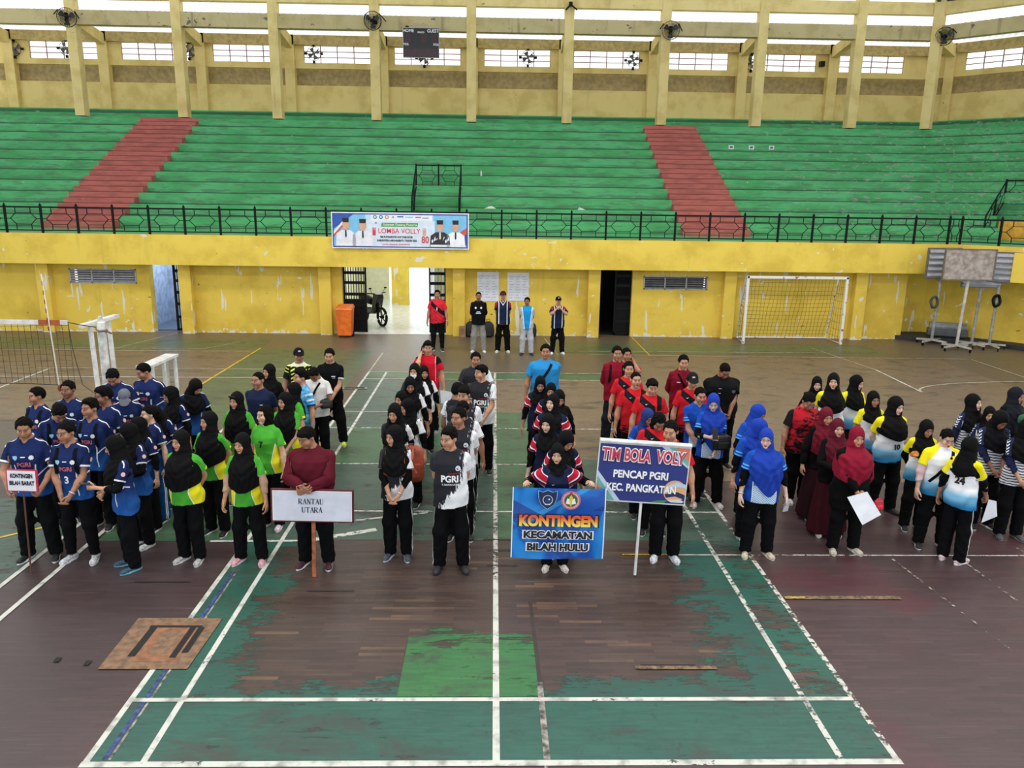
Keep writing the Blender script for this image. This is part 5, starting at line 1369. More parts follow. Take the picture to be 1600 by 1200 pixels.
PP('D1', 0.67, 3.16, 0, 1.49, 1, HUF(skin=2, head='hijab_tucked', shoes=('dcd2c4','ece6dc'), badge=[('tick',-.06,1.22,.022,'f2f2f4')]), 'woman in black headscarf and navy V-neck jersey holding up the blue KONTINGEN banner', 'players in navy, red and white jerseys', L=((.40, -.22, 1.27), (.8, .3, -.7), 1.2, 0), Rr=((.40, -.22, 1.27), (.8, .3, -.7), 1.2, 0), yaw=-10, nod=6)
PP('D2', 0.76, 3.52, 10, 1.55, 1, HUF(), 'woman in black headscarf with bowed head right behind the banner holder', 'players in navy, red and white jerseys', yaw=16, nod=32)
PP('D3', 0.63, 4.10, -10, 1.57, 1, HUF(skin=4), 'pale woman in black headscarf in the third row behind the blue banner', 'players in navy, red and white jerseys', yaw=-14, nod=6, Rr='fdown')
PP('D4', 0.75, 5.03, -14, 1.58, 1, HUF(skin=4, g=1.1), 'woman in black headscarf with red lipstick and wide striped sleeves, looking left', 'players in navy, red and white jerseys', yaw=-20, nod=-2)
PP('D5', 0.80, 6.00, 0, 1.51, 1, HUF(head='hijab_short'), 'woman in black headscarf half hidden, right in front of the big man in blue', 'players in navy, red and white jerseys', yaw=-8, nod=10)
PP('D6', 0.65, 6.24, -4, 1.56, 1, HUF(skin=1), 'woman in black headscarf at the rear left of the navy and red column', 'players in navy, red and white jerseys', yaw=4, nod=18, Rr='down')
PP('D7', 0.86, 5.53, 6, 1.53, 1, HUF(head='hijab_short', top='17171a'), 'woman whose black scarf top shows just behind the woman with red lipstick', 'players in navy, red and white jerseys', yaw=8, nod=24)
PP('D9', 0.83, 7.83, 0, 1.74, 0, dict(top='2b8ccc', collar='cfd6dc', head='crop', g=1.2, cross=-1, skin=0), 'large man in bright blue polo shirt standing behind the navy and red column', None, yaw=-2, L='back', Rr='down')
PP('E1', 2.01, 7.71, -4, 1.74, 0, dict(top='8a1428', cut='long', topname='jacket', collar='7a1022', head='crop', skin=0, pants=('1f242e',), straps='1c1416', shoes=('2a2a2d','2a2a2d')), 'tall man in maroon jacket and jeans at the back of the red column', None, yaw=6, L='back', Rr='back', stance=3)
PP('E2', 2.25, 8.19, 6, 1.62, 0, dict(top='c02430', head='crop'), 'man in red shirt almost hidden behind the tall man in the maroon jacket', None, yaw=6, L='ear')
PP('E3', 2.06, 6.84, -2, 1.66, 0, RDM(skin=1, head='crop'), 'man in red jersey, last of the red column, in front of the maroon jacket', 'players in red and black jerseys', yaw=4)
PP('E4', 2.03, 6.05, -4, 1.66, 0, RDM(skin=1, head='buzz'), 'close-cropped man with high forehead in red and black jersey looking right', 'players in red and black jerseys', yaw=10)
PP('E5', 2.19, 5.70, -2, 1.66, 0, RDM(skin=1, head='fringe'), 'man with straight black fringe in red jersey with black sash, looking down', 'players in red and black jerseys', yaw=6, nod=14)
PP('E6', 1.93, 4.67, 4, 1.50, 1, BLF(hc='2a3a78', head='hijab_mid'), 'smiling woman in dark blue headscarf at the edge of the red team', 'players in blue jerseys and blue headscarves', yaw=12, nod=20)
PP('E7', 1.96, 4.15, 0, 1.60, 0, RDM(skin=0, head='bob'), 'long haired man in red jersey with bowed head behind the TIM BOLA VOLY sign', 'players in red and black jerseys', yaw=4, nod=36)
PP('E8', 1.97, 3.40, -6, 1.70, 0, RDM(skin=1, head='crop', shoes=('dfe5ee','f4f6f8')), 'man in red jersey holding the pole of the TIM BOLA VOLY sign, white shoes', 'players in red and black jerseys', yaw=-22, nod=10, Rr=((.36, -.31, 1.06), (.7, .4, -.8), 1.3, 0), L='down')
PP('E9', 3.02, 7.30, -4, 1.69, 0, dict(top='7c1226', cut='long', topname='jacket', collar='6a0f20', head='crop', skin=1, cross=1, badge=[('bar',-.08,1.27,.03,'f0dfe0')]), 'man in dark maroon long sleeved shirt with a shoulder strap across his chest', None, yaw=2, nod=8, L='back', Rr='back')
PP('E10', 2.87, 6.09, -4, 1.66, 0, RDM(skin=1, head='crop', cap='1a1a1c', emblem='e8e0c8'), 'man in black cap with pale badge and red jersey', 'players in red and black jerseys', yaw=-2, nod=10)
PP('E11', 2.81, 5.43, 0, 1.60, 0, dict(top='blue', cut='teev', head='crop', skin=1, inner=''), 'man in blue jersey with hands clasped, beside the woman looking at her phone', 'players in blue jerseys and blue headscarves', yaw=8, nod=10, L='clasp', Rr='clasp')
PP('E12', 3.48, 6.66, 4, 1.70, 0, dict(top='1b1b1e', collar='1b1b1e', head='buzz', g=1.3, skin=3, badge=[('bar',-.07,1.30,.016,'f0f0f0'),('bar',-.075,1.23,.014,'f0f0f0'),('shield',.09,1.25,.022,'5a5a60')]), 'heavyset man in black polo shirt looking down with hands clasped', None, nod=38, L='clasp', Rr='clasp', stance=3)
PP('E13', 2.90, 5.05, -4, 1.61, 1, BLF(head='hijab_point', skin=4, glasses=1, cross=-1, shoes=('e4d8d4','f2ecea')), 'woman in royal blue headscarf and glasses reading her phone, black pouch across her chest', 'players in blue jerseys and blue headscarves', Rr='phone', L='claspin', yaw=-8, nod=16, stance=5)
PP('E14', 3.35, 4.72, 14, 1.55, 1, BLF(head='hijab_mid', skin=0), 'woman in royal blue headscarf, rearmost of the blue women, looking down right', 'players in blue jerseys and blue headscarves', yaw=22, nod=26)
PP('E15', 3.09, 4.06, 28, 1.56, 1, BLF(head='hijab_long', skin=1, shoes=('dfe1e4','f0f0f2')), 'woman in royal blue headscarf stepping forward, looking down to the right', 'players in blue jerseys and blue headscarves', yaw=20, nod=30, lean=6, step=12, Rr='down')
PP('E16', 3.09, 3.50, -4, 1.58, 1, BLF(head='hijab_point', skin=4, glasses=1, g=1.08, watch='r', shoes=('cfc4a8','e6dfce')), 'woman in royal blue headscarf and glasses at the front of the blue group, beige shoes', 'players in blue jerseys and blue headscarves', yaw=-16, nod=4, L='down', Rr='fdown', stance=3)
PP('F1', 4.21, 5.20, 6, 1.60, 1, dict(top='redmottle', head='tied', g=1.16, skin=0, glasses=1, shoes=('e2e2e4','f0f0f0')), 'bareheaded woman in black and red mottled shirt looking down', None, nod=34, L='clasp', Rr='down')
PP('F2', 4.96, 6.66, -10, 1.49, 1, dict(top='17171a', cut='long', head='hijab_mid', skin=4), 'woman all in black with black headscarf behind the black and red shirt', None, yaw=-4, nod=10)
PP('F3', 4.98, 6.13, -10, 1.66, 1, SNF(skin=2, g=1.04), 'woman in black headscarf at the rear left of the yellow sleeved team, looking left', 'players in yellow, white and blue jerseys', yaw=-12, nod=2, L='back', Rr='back')
PP('F4', 5.48, 6.51, 10, 1.55, 1, SNF(skin=2), 'woman in black headscarf at the rear of the yellow sleeved team, looking right', 'players in yellow, white and blue jerseys', yaw=28, nod=12)
PP('F5', 5.27, 5.48, 0, 1.55, 1, SNF(skin=0, head='hijab_short'), 'older woman in short black headscarf and yellow sleeves, facing the camera', 'players in yellow, white and blue jerseys', nod=6)
PP('F6', 5.23, 4.83, 6, 1.64, 1, SNF(skin=4, num10=1, shoes=('2b2d30','232427'), g=1.08), 'tall woman in black headscarf in the yellow sleeved jersey with number 10', 'players in yellow, white and blue jerseys', yaw=14, nod=12, L='back', Rr='back', stance=4)
PP('F7', 4.24, 4.62, 2, 1.54, 1, dict(top='1b1719', cut='long', head='hijab_long', hc='6c1828', skirt='2a1016', skin=1), 'woman in dark red headscarf right behind the woman raising her phone', None, nod=12)
PP('F8', 4.18, 4.11, -2, 1.53, 1, dict(top='19171a', cut='long', head='hijab_long', hc='5c1626', skirt='3a1119', skin=2, shoes=('dcd6cc','e8e4dc')), 'woman in deep maroon headscarf and long skirt raising a phone to take a picture', None, Rr='read', L='belly', yaw=-4, nod=4)
PP('F9', 4.18, 3.61, 0, 1.58, 1, dict(top='151518', cut='tunic', head='hijab_long', hc='86162e', g=1.13, skin=1, shoes=('cfc6b4','e2dccf')), 'stout woman in wine red headscarf and black tunic holding white papers', None, L='claspin', Rr='claspin', yaw=-4, nod=10, stance=3)
PP('F10', 5.37, 4.29, -4, 1.48, 1, SNF(skin=0, inner='17171c', shoes=('1b1b1d','e0e0e0')), 'woman in black headscarf and yellow sleeves with black arm sleeves, looking down', 'players in yellow, white and blue jerseys', nod=18, yaw=4, L='clasp', Rr='back')
PP('F11', 5.32, 3.76, -8, 1.52, 1, SNF(head='crop', inner='dcbcc0', skin=2, g=1.18, cross=-1, shoes=('1b1b1d','e8e8e8')), 'short haired bareheaded woman in yellow sleeved jersey with pale pink arm sleeves', 'players in yellow, white and blue jerseys', nod=20, yaw=4, Rr='fdown', L='down', stance=4)
PP('F12', 5.36, 3.36, 128, 1.54, 1, SNF(inner='17171c', num24=1, pants=('15161a','c8c8cc'), shoes=('e2c4c8','f0e4e4')), 'woman in black headscarf and yellow sleeved jersey seen from behind with number 24', 'players in yellow, white and blue jerseys', yaw=-20, nod=8, Rr=((.20, -.28, .90), (.8, .4, -.6), .9, 0), L='down')
PP('F13', 6.53, 5.21, 6, 1.58, 1, ZBF(skin=4), 'woman in black headscarf and zebra striped jersey at the rear, face lifted to the right', 'players in zebra striped jerseys', yaw=24, nod=-2, L='back')
PP('F14', 6.31, 4.36, -4, 1.60, 1, ZBF(skin=3), 'woman in black headscarf and zebra striped jersey with head bowed', 'players in zebra striped jerseys', nod=36, yaw=4, L='clasp', Rr='clasp')
PP('F15', 6.65, 5.02, -14, 1.46, 1, ZBF(head='hijab_short'), 'woman in black headscarf half hidden behind the bowing woman in zebra stripes', 'players in zebra striped jerseys', yaw=-8, nod=8)
PP('F16', 7.39, 5.65, 10, 1.58, 1, dict(top='17171a', cut='long', head='hijab_long', hc='1a1c24', skin=0), 'woman in dark headscarf with a green sling bag at the edge of the crowd', None, yaw=22, nod=8)
PP('F17', 6.46, 4.02, -10, 1.58, 1, ZBF(shoes=('55565a','7a7a7e')), 'person in zebra striped jersey cut off by the edge of the picture', 'players in zebra striped jerseys', nod=16, L='back', Rr='clasp')
PP('G1', -1.57, 16.15, -4, 1.68, 0, dict(top='wallred', head='crop', skin=0, pcut='jogger', shoes=('17171a','f0f0f0'), text=[('1',.01,1.2,.12,'f2f2f2',None,.006)], watch='l'), 'man in red and black jersey standing in front of the black gate', None, L='down', Rr='down', stance=2, yaw=6)
PP('G2', -0.45, 15.99, 0, 1.65, 0, dict(top='1a1a1d', cut='long', topname='sweater', head='buzz', skin=3, pants=('8d8a82',), shoes=('e8e8ea','f2f2f2'), badge=[('disc',-.08,1.28,.03,'e8e8ea'),('disc',.08,1.28,.03,'e8e8ea'),('bar',0,1.13,.075,'bcd4ea'),('bar',0,1.17,.05,'d8e4f0')]), 'man in black sweatshirt and grey trousers by the wall, hands behind his back', None, L='back', Rr='back', stance=4)
PP('G3', 0.21, 16.01, 0, 1.68, 0, dict(top='navycap', cut='teev', head='crop', cap='4a1e26', skin=1, shoes=('dfe2d8','f2f2f2')), 'man in dark red cap and navy jersey by the wall', None, L='back', Rr='back', stance=3)
PP('G4', 0.85, 15.71, 0, 1.56, 0, dict(top='bluegrey', head='crop', skin=3, pants=('b4b6bc','3a6aa0'), shoes=('2a2a2d','2a2a2d')), 'man in bright blue and grey shirt with light grey track pants by the wall', None, L='back', Rr='back', yaw=-10, stance=3)
PP('G5', 1.69, 15.85, 2, 1.57, 0, dict(top='navycap', head='crop', cap='17171a', emblem='f0f0f0', skin=1, pants=('17181c','e0e0e0'), shoes=('eef0f0','f6f6f6')), 'man in black cap by the wall holding both hands to his mouth', None, L='face', Rr='face', stance=4)
# ------------------------------------------------------------------ balcony railing
def hexpanel(mb, P, Q, z0, z1, r=.009):
    """hexagon ironwork between plan points P and Q (bottom z may slope: z0, z1 as pairs)"""
    P = Vector((*P, 0)); Q = Vector((*Q, 0)); (a0, a1), (b0, b1) = z0, z1
    def at(u, v): p = P.lerp(Q, u); lo = a0 + (a1 - a0) * u; hi = b0 + (b1 - b0) * u; return (p.x, p.y, lo + (hi - lo) * v)
    for s, e in (((.0, .5), (.14, .5)), ((.86, .5), (1, .5)), ((.14, .5), (.29, .76)), ((.29, .76), (.71, .76)), ((.71, .76), (.86, .5)), ((.86, .5), (.71, .24)), ((.71, .24), (.29, .24)), ((.29, .24), (.14, .5)), ((.29, .76), (.29, 1)), ((.71, .76), (.71, 1)), ((.29, .24), (.29, 0)), ((.71, .24), (.71, 0))):
        mb.bar(at(*s), at(*e), r * 2)
rail = empty('balcony_railing', (0, 18.26, 2.95)); tag(rail, 'long black iron railing with hexagon pattern along the balcony edge', 'railing')
def rel(o, root): o.matrix_parent_inverse = Matrix.Translation(root.location).inverted(); return o
px_ = [-14.08 + 1.018 * k for k in range(-7, 28)] + [13.78]
pts = [(x, 18.26) for x in px_]; pts += [(13.78 + WV[0] * 1.018 * k, 18.26 + WV[1] * 1.018 * k) for k in range(1, 6)]
for i, p in enumerate(pts):
    mb = MB(); mb.box((p[0] - .027, p[1] - .027, 2.95), (p[0] + .027, p[1] + .027, 3.74)); mb.lathe([(.026, 0), (.03, .02), (.012, .05), (.002, .06)], (p[0], p[1], 3.735), 8); rel(mb.build('post', M_BLACK, rail), rail)
mb = MB()
for zz, w in ((3.68, .045), (3.03, .032)):
    mb.bar((*pts[0], zz), (13.78, 18.26, zz), w); mb.bar((13.78, 18.26, zz), (*pts[-1], zz), w)
rel(mb.build('rail', M_BLACK, rail), rail)
for p, q in zip(pts, pts[1:]):
    mb = MB(); hexpanel(mb, p, q, (3.05, 3.05), (3.66, 3.66)); rel(mb.build('hexagon_panel', M_BLACK, rail), rail)
def stair_rail(label, P, Q, n_front, zb, zt, front, zf, npan):
    """U-shaped rail: back P-Q, sides sloping down to front"""
    r = empty('stair_railing', (P[0], P[1], zb)); tag(r, label, 'railing', 'black iron rails round the terrace stair openings')
    F = [(P[0] + n_front[0] * front, P[1] + n_front[1] * front), (Q[0] + n_front[0] * front, Q[1] + n_front[1] * front)]
    mid = [(P[0] + (Q[0] - P[0]) * k / npan, P[1] + (Q[1] - P[1]) * k / npan) for k in range(npan + 1)]
    for p in mid:
        mb = MB(); mb.box((p[0] - .025, p[1] - .025, szz(3) + .02), (p[0] + .025, p[1] + .025, zt + .05)); rel(mb.build('post', M_BLACK, r), r)
    mb = MB(); mb.bar((*P, zt), (*Q, zt), .045); mb.bar((*P, zb), (*Q, zb), .035)
    for p, f in zip((P, Q), F):
        mb.bar((*p, zt), (*f, zf), .04); mb.bar((*p, zb), (*f, zf - (zt - zb)), .03)
        for t in (.5, 1.0): m_ = (p[0] + (f[0] - p[0]) * t, p[1] + (f[1] - p[1]) * t); z = zt + (zf - zt) * t; mb.bar((*m_, max(z - (zt - zb) - .25, 2.96)), (*m_, z), .04)
    rel(mb.build('rail', M_BLACK, r), r)
    for p, q in zip(mid, mid[1:]):
        mb = MB(); hexpanel(mb, p, q, (zb, zb), (zt, zt)); rel(mb.build('hexagon_panel', M_BLACK, r), r)
    for p, f in zip((P, Q), F):
        mb = MB(); hexpanel(mb, p, f, (zb, zf - (zt - zb)), (zt, zf)); rel(mb.build('hexagon_panel', M_BLACK, r), r)
yb = sy(4) + .03
stair_rail('black iron rail round the stair opening in the middle of the green terraces', (NOTCH[0] + .05, yb), (NOTCH[1] - .05, yb), (0, -1), 4.50, 5.24, 1.75, 4.05, 2)
stair_rail('black iron rail sloping down to the right end of the balcony', wing(yb, 2.35), wing(yb, 6.0), NV_, 4.20, 4.95, 2.1, 3.75, 4)

# ------------------------------------------------------------------ printed boards and banners (lettering is part of the print)
PR = lambda c: plain('ink_' + c, c, .55, .02)
def board(name, w, h, t, back, label, cat, loc, rz=0, tilt=0.0, roll=0.0, group=None):
    r = empty(name, loc); r.rotation_euler = (tilt, roll, rz); tag(r, label, cat, group)
    return r
# balcony banner
W_, H_ = 3.97, 1.03
bn = board('banner', W_, H_, .01, None, 'wide printed LOMBA VOLLY banner tied to the balcony railing', 'banner', (-2.765, 18.13, 2.63), 0, R_(-1))
mb = MB(); mb.box((-W_ / 2, 0, 0), (W_ / 2, .012, H_)); mb.build('cloth', PR('eceef4'), bn)
cols = ['3a4a9c', 'c2dcf0', 'd6e4f2', '7cbfe8', 'e9eef6', '2a55b0', 'd8553c', '1a1a1c', 'e6e6ee', 'd6a888', 'f2f4f8', '2b8a8a', '2a5fa8', 'e0902c', '9aa0ac', '3aa05c', 'd83050', '2a2a34', 'e9dfc0', 'c42030']
C_ = {c: i for i, c in enumerate(cols)}
def Pq(mb, pts, c, lv): poly(mb, pts, -.0025 * lv, C_[c])
mb = MB(); a, b = W_ / 2 - .03, .03
Pq(mb, [(-a, b), (a, b), (a, H_ - b), (-a, H_ - b)], '3a4a9c', 1); a -= .035; b += .035
Pq(mb, [(-a, b), (a, b), (a, H_ - b), (-a, H_ - b)], 'c2dcf0', 2)
Pq(mb, [(-a, b), (-1.0, b), (-1.0, H_ - b), (-a, H_ - b)], '7cbfe8', 3); Pq(mb, [(.95, b), (a, b), (a, H_ - b), (.95, H_ - b)], '7cbfe8', 3)
Pq(mb, [(-1.05, b), (1.0, b), (1.0, .80), (-1.05, .80)], 'd6e4f2', 4)
Pq(mb, [(-a, .55), (-1.35, H_ - b), (-a, H_ - b)], '2a55b0', 4); Pq(mb, [(-a, .48), (-1.60, .84), (-1.52, .84), (-a, .40)], 'e9eef6', 5); Pq(mb, [(-a, .40), (-1.55, .80), (-1.5, .78), (-a, .32)], 'd8553c', 5)
Pq(mb, [(a, .25), (1.62, .42), (a, .62)], 'd8553c', 4); Pq(mb, [(a, .12), (1.55, .1), (a, .45)], '2a55b0', 5)
Pq(mb, [(-.85, .80), (.92, .80), (.92, H_ - b), (-.85, H_ - b)], 'e9eef6', 5)
for (x, z, s, cloth_, hat) in ((-1.57, .30, 1.0, 'e6e6ee', '1a1a1c'), (-1.08, .28, 1.05, 'e6e6ee', '1a1a1c'), (1.15, .27, 1.0, '2a2a34', '1a1a1c'), (1.60, .27, .95, 'f2f4f8', '1a1a1c')):
    Pq(mb, [(x - .30 * s, b), (x + .30 * s, b), (x + .27 * s, z + .12), (x + .12 * s, z + .22), (x - .12 * s, z + .22), (x - .27 * s, z + .12)], cloth_, 6)
    mb2 = [(x + .10 * s * math.cos(t), z + .37 + .145 * s * math.sin(t)) for t in np.linspace(0, 2 * PI, 18, endpoint=False)]; Pq(mb, mb2, 'd6a888', 7)
    Pq(mb, [(x - .085 * s, z + .44), (x + .085 * s, z + .44), (x + .095 * s, z + .56), (x - .095 * s, z + .56)], hat, 8)
    Pq(mb, [(x - .02, z + .22), (x + .02, z + .22), (x + .025, z + .05), (x, z), (x - .025, z + .05)], '1a1a1c' if cloth_ != '2a2a34' else 'e9dfc0', 8)
    Pq(mb, [(x - .28 * s, .07), (x + .28 * s, .07), (x + .28 * s, .13), (x - .28 * s, .13)], 'e9eef6', 9)
    if cloth_ == '2a2a34':
        for k in range(8): q = -.24 + k * .065; Pq(mb, [(x + q, z - .1 + (k % 3) * .06), (x + q + .05, z - .06 + (k % 3) * .06), (x + q + .03, z + .02 + (k % 2) * .08), (x + q - .01, z - .02)], 'e6e6ee', 7) if abs(q) > .06 else None
for k, c in enumerate(('2b8a8a', '2a5fa8', 'e0902c')): disc(mb, -.72 + k * .17, -.018, .90, .055, C_[c]); disc(mb, -.72 + k * .17, -.0195, .90, .028, C_['e9eef6'])
disc(mb, -.70, -.018, .73, .035, C_['9aa0ac']); disc(mb, -.20, -.018, .90, .03, C_['9aa0ac'])
for x0, x1, z, c in ((-.08, .10, .91, '2a5fa8'), (.15, .38, .90, '7cbfe8'), (.44, .60, .90, 'd83050'), (.64, .82, .88, '9aa0ac')): Pq(mb, [(x0, z - .012), (x1, z - .012), (x1, z + .02), (x0, z + .02)], c, 7)
Pq(mb, [(-.55, .63), (.50, .63), (.52, .74), (-.53, .74)], '3aa05c', 6)
put_text(mb, 'Selamat Datang Peserta', 0, -.022, .685, .085, .002, 1, C_['e9dfc0'], width=.98)
put_text(mb, 'LOMBA VOLLY', -.03, -.020, .505, .20, .012, 1, C_['f2f4f8'], width=1.27); put_text(mb, 'LOMBA VOLLY', -.03, -.023, .505, .20, .002, 1, C_['d83050'], width=1.22)
put_text(mb, 'TIM PUTRA/PUTRI HUT PGRI KE 80', -.12, -.022, .335, .075, .003, 1, C_['2a2a34'], width=.95)
put_text(mb, 'KABUPATEN LABUHANBATU TAHUN 2025', -.10, -.022, .235, .075, .003, 1, C_['2a2a34'], width=1.15)
put_text(mb, 'JUARA, SENANG, SPORTIFITAS', -.12, -.022, .125, .05, .001, 1, C_['d83050'], width=.8)
put_text(mb, '80', .72, -.024, .26, .27, .016, .8, C_['f2f4f8']); put_text(mb, '80', .72, -.026, .26, .27, .006, .8, C_['c42030'])
for x0, m_ in ((-.80, 1), (.74, -1)):
    for k in range(4): Pq(mb, [(x0 + m_ * k * .022, .50), (x0 + m_ * (k * .022 + .014), .50), (x0 + m_ * (k * .03 + .01), .60 + .02 * (k % 2)), (x0 + m_ * (k * .03 - .004), .60)], 'd83050' if m_ > 0 else 'd6a888', 8)
    Pq(mb, [(x0, .38), (x0 + m_ * .09, .38), (x0 + m_ * .09, .52), (x0, .52)], 'd83050' if m_ > 0 else 'd6a888', 7)
mb.build('print', [PR(c) for c in cols], bn)
# electronic scoreboard under the gallery beam
sb = board('scoreboard', 1.5, 1.15, .15, None, 'black electronic scoreboard with HOME and GUEST lettering hanging before the gallery', 'scoreboard', (-3.12, 29.7, 9.74))
mb = MB(); mb.box((-.74, 0, 0), (.74, .14, 1.15)); mb.build('case', plain('score_black', '16171f', .35, .1), sb, bevel=.01)
mb = MB()
for a, b in (((-.75, -.012, -.01), (.75, 0, .015)), ((-.75, -.012, 1.135), (.75, 0, 1.16)), ((-.75, -.012, 0), (-.73, 0, 1.15)), ((.73, -.012, 0), (.75, 0, 1.15))): mb.box(a, b)
mb.tube([(-.35, .07, 1.15), (-.32, .07, 1.30), (.26, .07, 1.32), (.34, .07, 1.15)], .015, 6); mb.build('frame', plain('alu', 'b0b0b4', .4), sb)
mb = MB()
for x in (-.66, .02 - .02, .44):
    mb.box((x, -.006, .60), (x + .22, 0, .92), 0)
mb.box((-.70, -.006, .06), (.70, 0, .34), 0); mb.build('display', plain('unlit_digits', '3a1420', .3, .3, 30), sb)
mb = MB()
put_text(mb, 'HOME', -.52, -.008, 1.03, .17, .003, .95); put_text(mb, 'GUEST', .49, -.008, 1.03, .17, .003, .92); put_text(mb, 'PERIOD', 0, -.008, .97, .085, .002, .95); put_text(mb, 'FOUL', -.62, -.008, .51, .12, .003, .8); put_text(mb, 'FOUL', .62, -.008, .51, .12, .003, .8); mb.build('lettering', PR('e8e8e8'), sb)
mb = MB(); mb.box((-.64, .02, 1.16), (-.50, .10, 1.22)); mb.build('siren', M_BLACK, sb)
# ------------------------------------------------------------------ fans
def cage_fan():
    o = empty('wall_fan', (0, 0, 0)); cg = MB()
    for r, y in ((.36, 0), (.36, .10), (.25, -.07), (.14, -.09)): cg.tube([(r * math.cos(t), y, r * math.sin(t)) for t in np.linspace(0, 2 * PI, 28, endpoint=False)], .010 if r > .3 else .005, 5, closed=True)
    for k in range(32): t = 2 * PI * k / 32; cg.tube([(.08 * math.cos(t), -.095, .08 * math.sin(t)), (.25 * math.cos(t), -.07, .25 * math.sin(t)), (.36 * math.cos(t), 0, .36 * math.sin(t)), (.36 * math.cos(t), .10, .36 * math.sin(t)), (.12 * math.cos(t), .17, .12 * math.sin(t))], .0048, 4)
    cg.build('cage', M_BLACK, o)
    bl = MB()
    for k in range(3):
        t0 = 2 * PI * k / 3 + .5; vs = []
        for r, w_ in ((.05, .25), (.15, .42), (.26, .45), (.32, .30)):
            for s in (-1, 1): vs.append((r * math.cos(t0 + s * w_), .05 + s * .03, r * math.sin(t0 + s * w_)))
        bl.add(vs + [(x, y + .006, z) for x, y, z in vs], [(0, 1, 3, 2), (2, 3, 5, 4), (4, 5, 7, 6), (8, 10, 11, 9), (10, 12, 13, 11), (12, 14, 15, 13)])
    bl.build('blades', plain('fan_blade', '4a4c50', .5), o)
    h = MB(); h.tube([(0, -.10, 0), (0, .20, 0)], [.07, .09], 14); h.tube([(0, .20, 0), (0, .36, -.02)], .06, 10); h.build('motor', M_BLACK, o)
    br = MB(); br.bar((0, .30, 0), (0, .42, 0), .08); br.box((-.07, .36, -.16), (.07, .42, .16)); br.build('bracket', M_BLACK, o)
    for a, b in (((-.30, .06, .26), (-.44, .30, .05)), ((.30, .06, .26), (.48, .30, -.05))): br = MB(); br.bar(a, b, .03); br.build('stay', M_BLACK, o)
    return o
def copy_tree(o, parent=None):
    c = o.copy(); COL.objects.link(c); c.parent = parent
    if parent is not None: c.matrix_parent_inverse = o.matrix_parent_inverse.copy()
    for ch in o.children: copy_tree(ch, c)
    return c
f0 = cage_fan()
for i, (x, y, z, rz, rx, lab) in enumerate(((-17.45, 29.68, 11.02, 30, 14, 'black caged fan on the leftmost gallery column'), (-5.1, 29.68, 11.12, -10, 14, 'black caged fan on the column left of the scoreboard'), (7.2, 29.68, 10.97, -10, 12, 'black caged fan on the column above the right red aisle'), (18.7, 29.75, 10.95, -50, 12, 'black caged fan on the corner column at the right'))):
    o = f0 if i == 0 else copy_tree(f0); o.location = (x, y, z); o.rotation_euler = (R_(rx), 0, R_(rz)); tag(o, lab, 'fan', 'caged fans on the gallery columns')
def exhaust():
    o = empty('exhaust_fan', (0, 0, 0)); b = MB()
    for k in range(4):
        t0 = PI / 2 * k + .4; vs = [(r * math.cos(t0 + s * w_), s * .035, r * math.sin(t0 + s * w_)) for r, w_ in ((.05, .3), (.17, .45), (.27, .36)) for s in (-1, 1)]
        b.add(vs + [(x, y + .006, z) for x, y, z in vs], [(0, 1, 3, 2), (2, 3, 5, 4), (6, 8, 9, 7), (8, 10, 11, 9)])
    b.tube([(0, -.06, 0), (0, .06, 0)], .06, 12); b.build('blades', plain('exhaust_blade', '55555a', .5), o)
    r = MB(); r.tube([(.30 * math.cos(t), 0, .30 * math.sin(t)) for t in np.linspace(0, 2 * PI, 32, endpoint=False)], .012, 6, closed=True)
    for x, z in ((0, .36), (0, -.36), (.36, 0), (-.36, 0)): r.box((x - .05, -.04, z - .05), (x + .05, .04, z + .05)); r.bar((x * .7, 0, z * .7), (x, 0, z), .03)
    for k in range(4): t = PI / 4 + PI / 2 * k; r.bar((.05 * math.cos(t), .05, .05 * math.sin(t)), (.30 * math.cos(t), .02, .30 * math.sin(t)), .014)
    r.build('ring', M_BLACK, o); return o
e0 = exhaust()
for i, (x, z, lab) in enumerate(((-21.45, 10.3, 'exhaust fan in the window at the left edge'), (-19.15, 10.36, 'exhaust fan half hidden behind the leftmost column'), (-13.75, 10.36, 'exhaust fan in the window above the left red aisle'), (-8.2, 10.32, 'exhaust fan in the window left of the scoreboard'), (-3.25, 10.22, 'exhaust fan peeping out below the scoreboard'), (1.42, 10.32, 'exhaust fan in the first window right of the scoreboard'), (6.2, 10.28, 'exhaust fan in the second window right of the scoreboard'), (11.6, 10.27, 'exhaust fan mostly hidden behind a column right of the right aisle'))):
    o = e0 if i == 0 else copy_tree(e0); o.location = (x, 32.72, z); tag(o, lab, 'fan', 'exhaust fans in the gallery windows')
mb = MB(); mb.box((14.72, 32.55, 10.15), (14.92, 32.78, 10.38)); o = mb.build('loudspeaker', M_BLACK, bevel=.01); tag(o, 'small black loudspeaker on the gallery wall near the right corner', 'loudspeaker')
mb = MB(); mb.bar((3.05, 30.0, 11.95), (2.85, 29.85, 11.72), .06); mb.bar((3.05, 30.0, 11.95), (3.3, 29.85, 11.72), .06); mb.box((2.98, 29.95, 11.9), (3.12, 30.1, 12.05)); o = mb.build('two_armed_bracket', M_BLACK); tag(o, 'small black two-armed fitting high on the middle column', 'plain bracket')  # plain two-armed bracket, holds no lamp
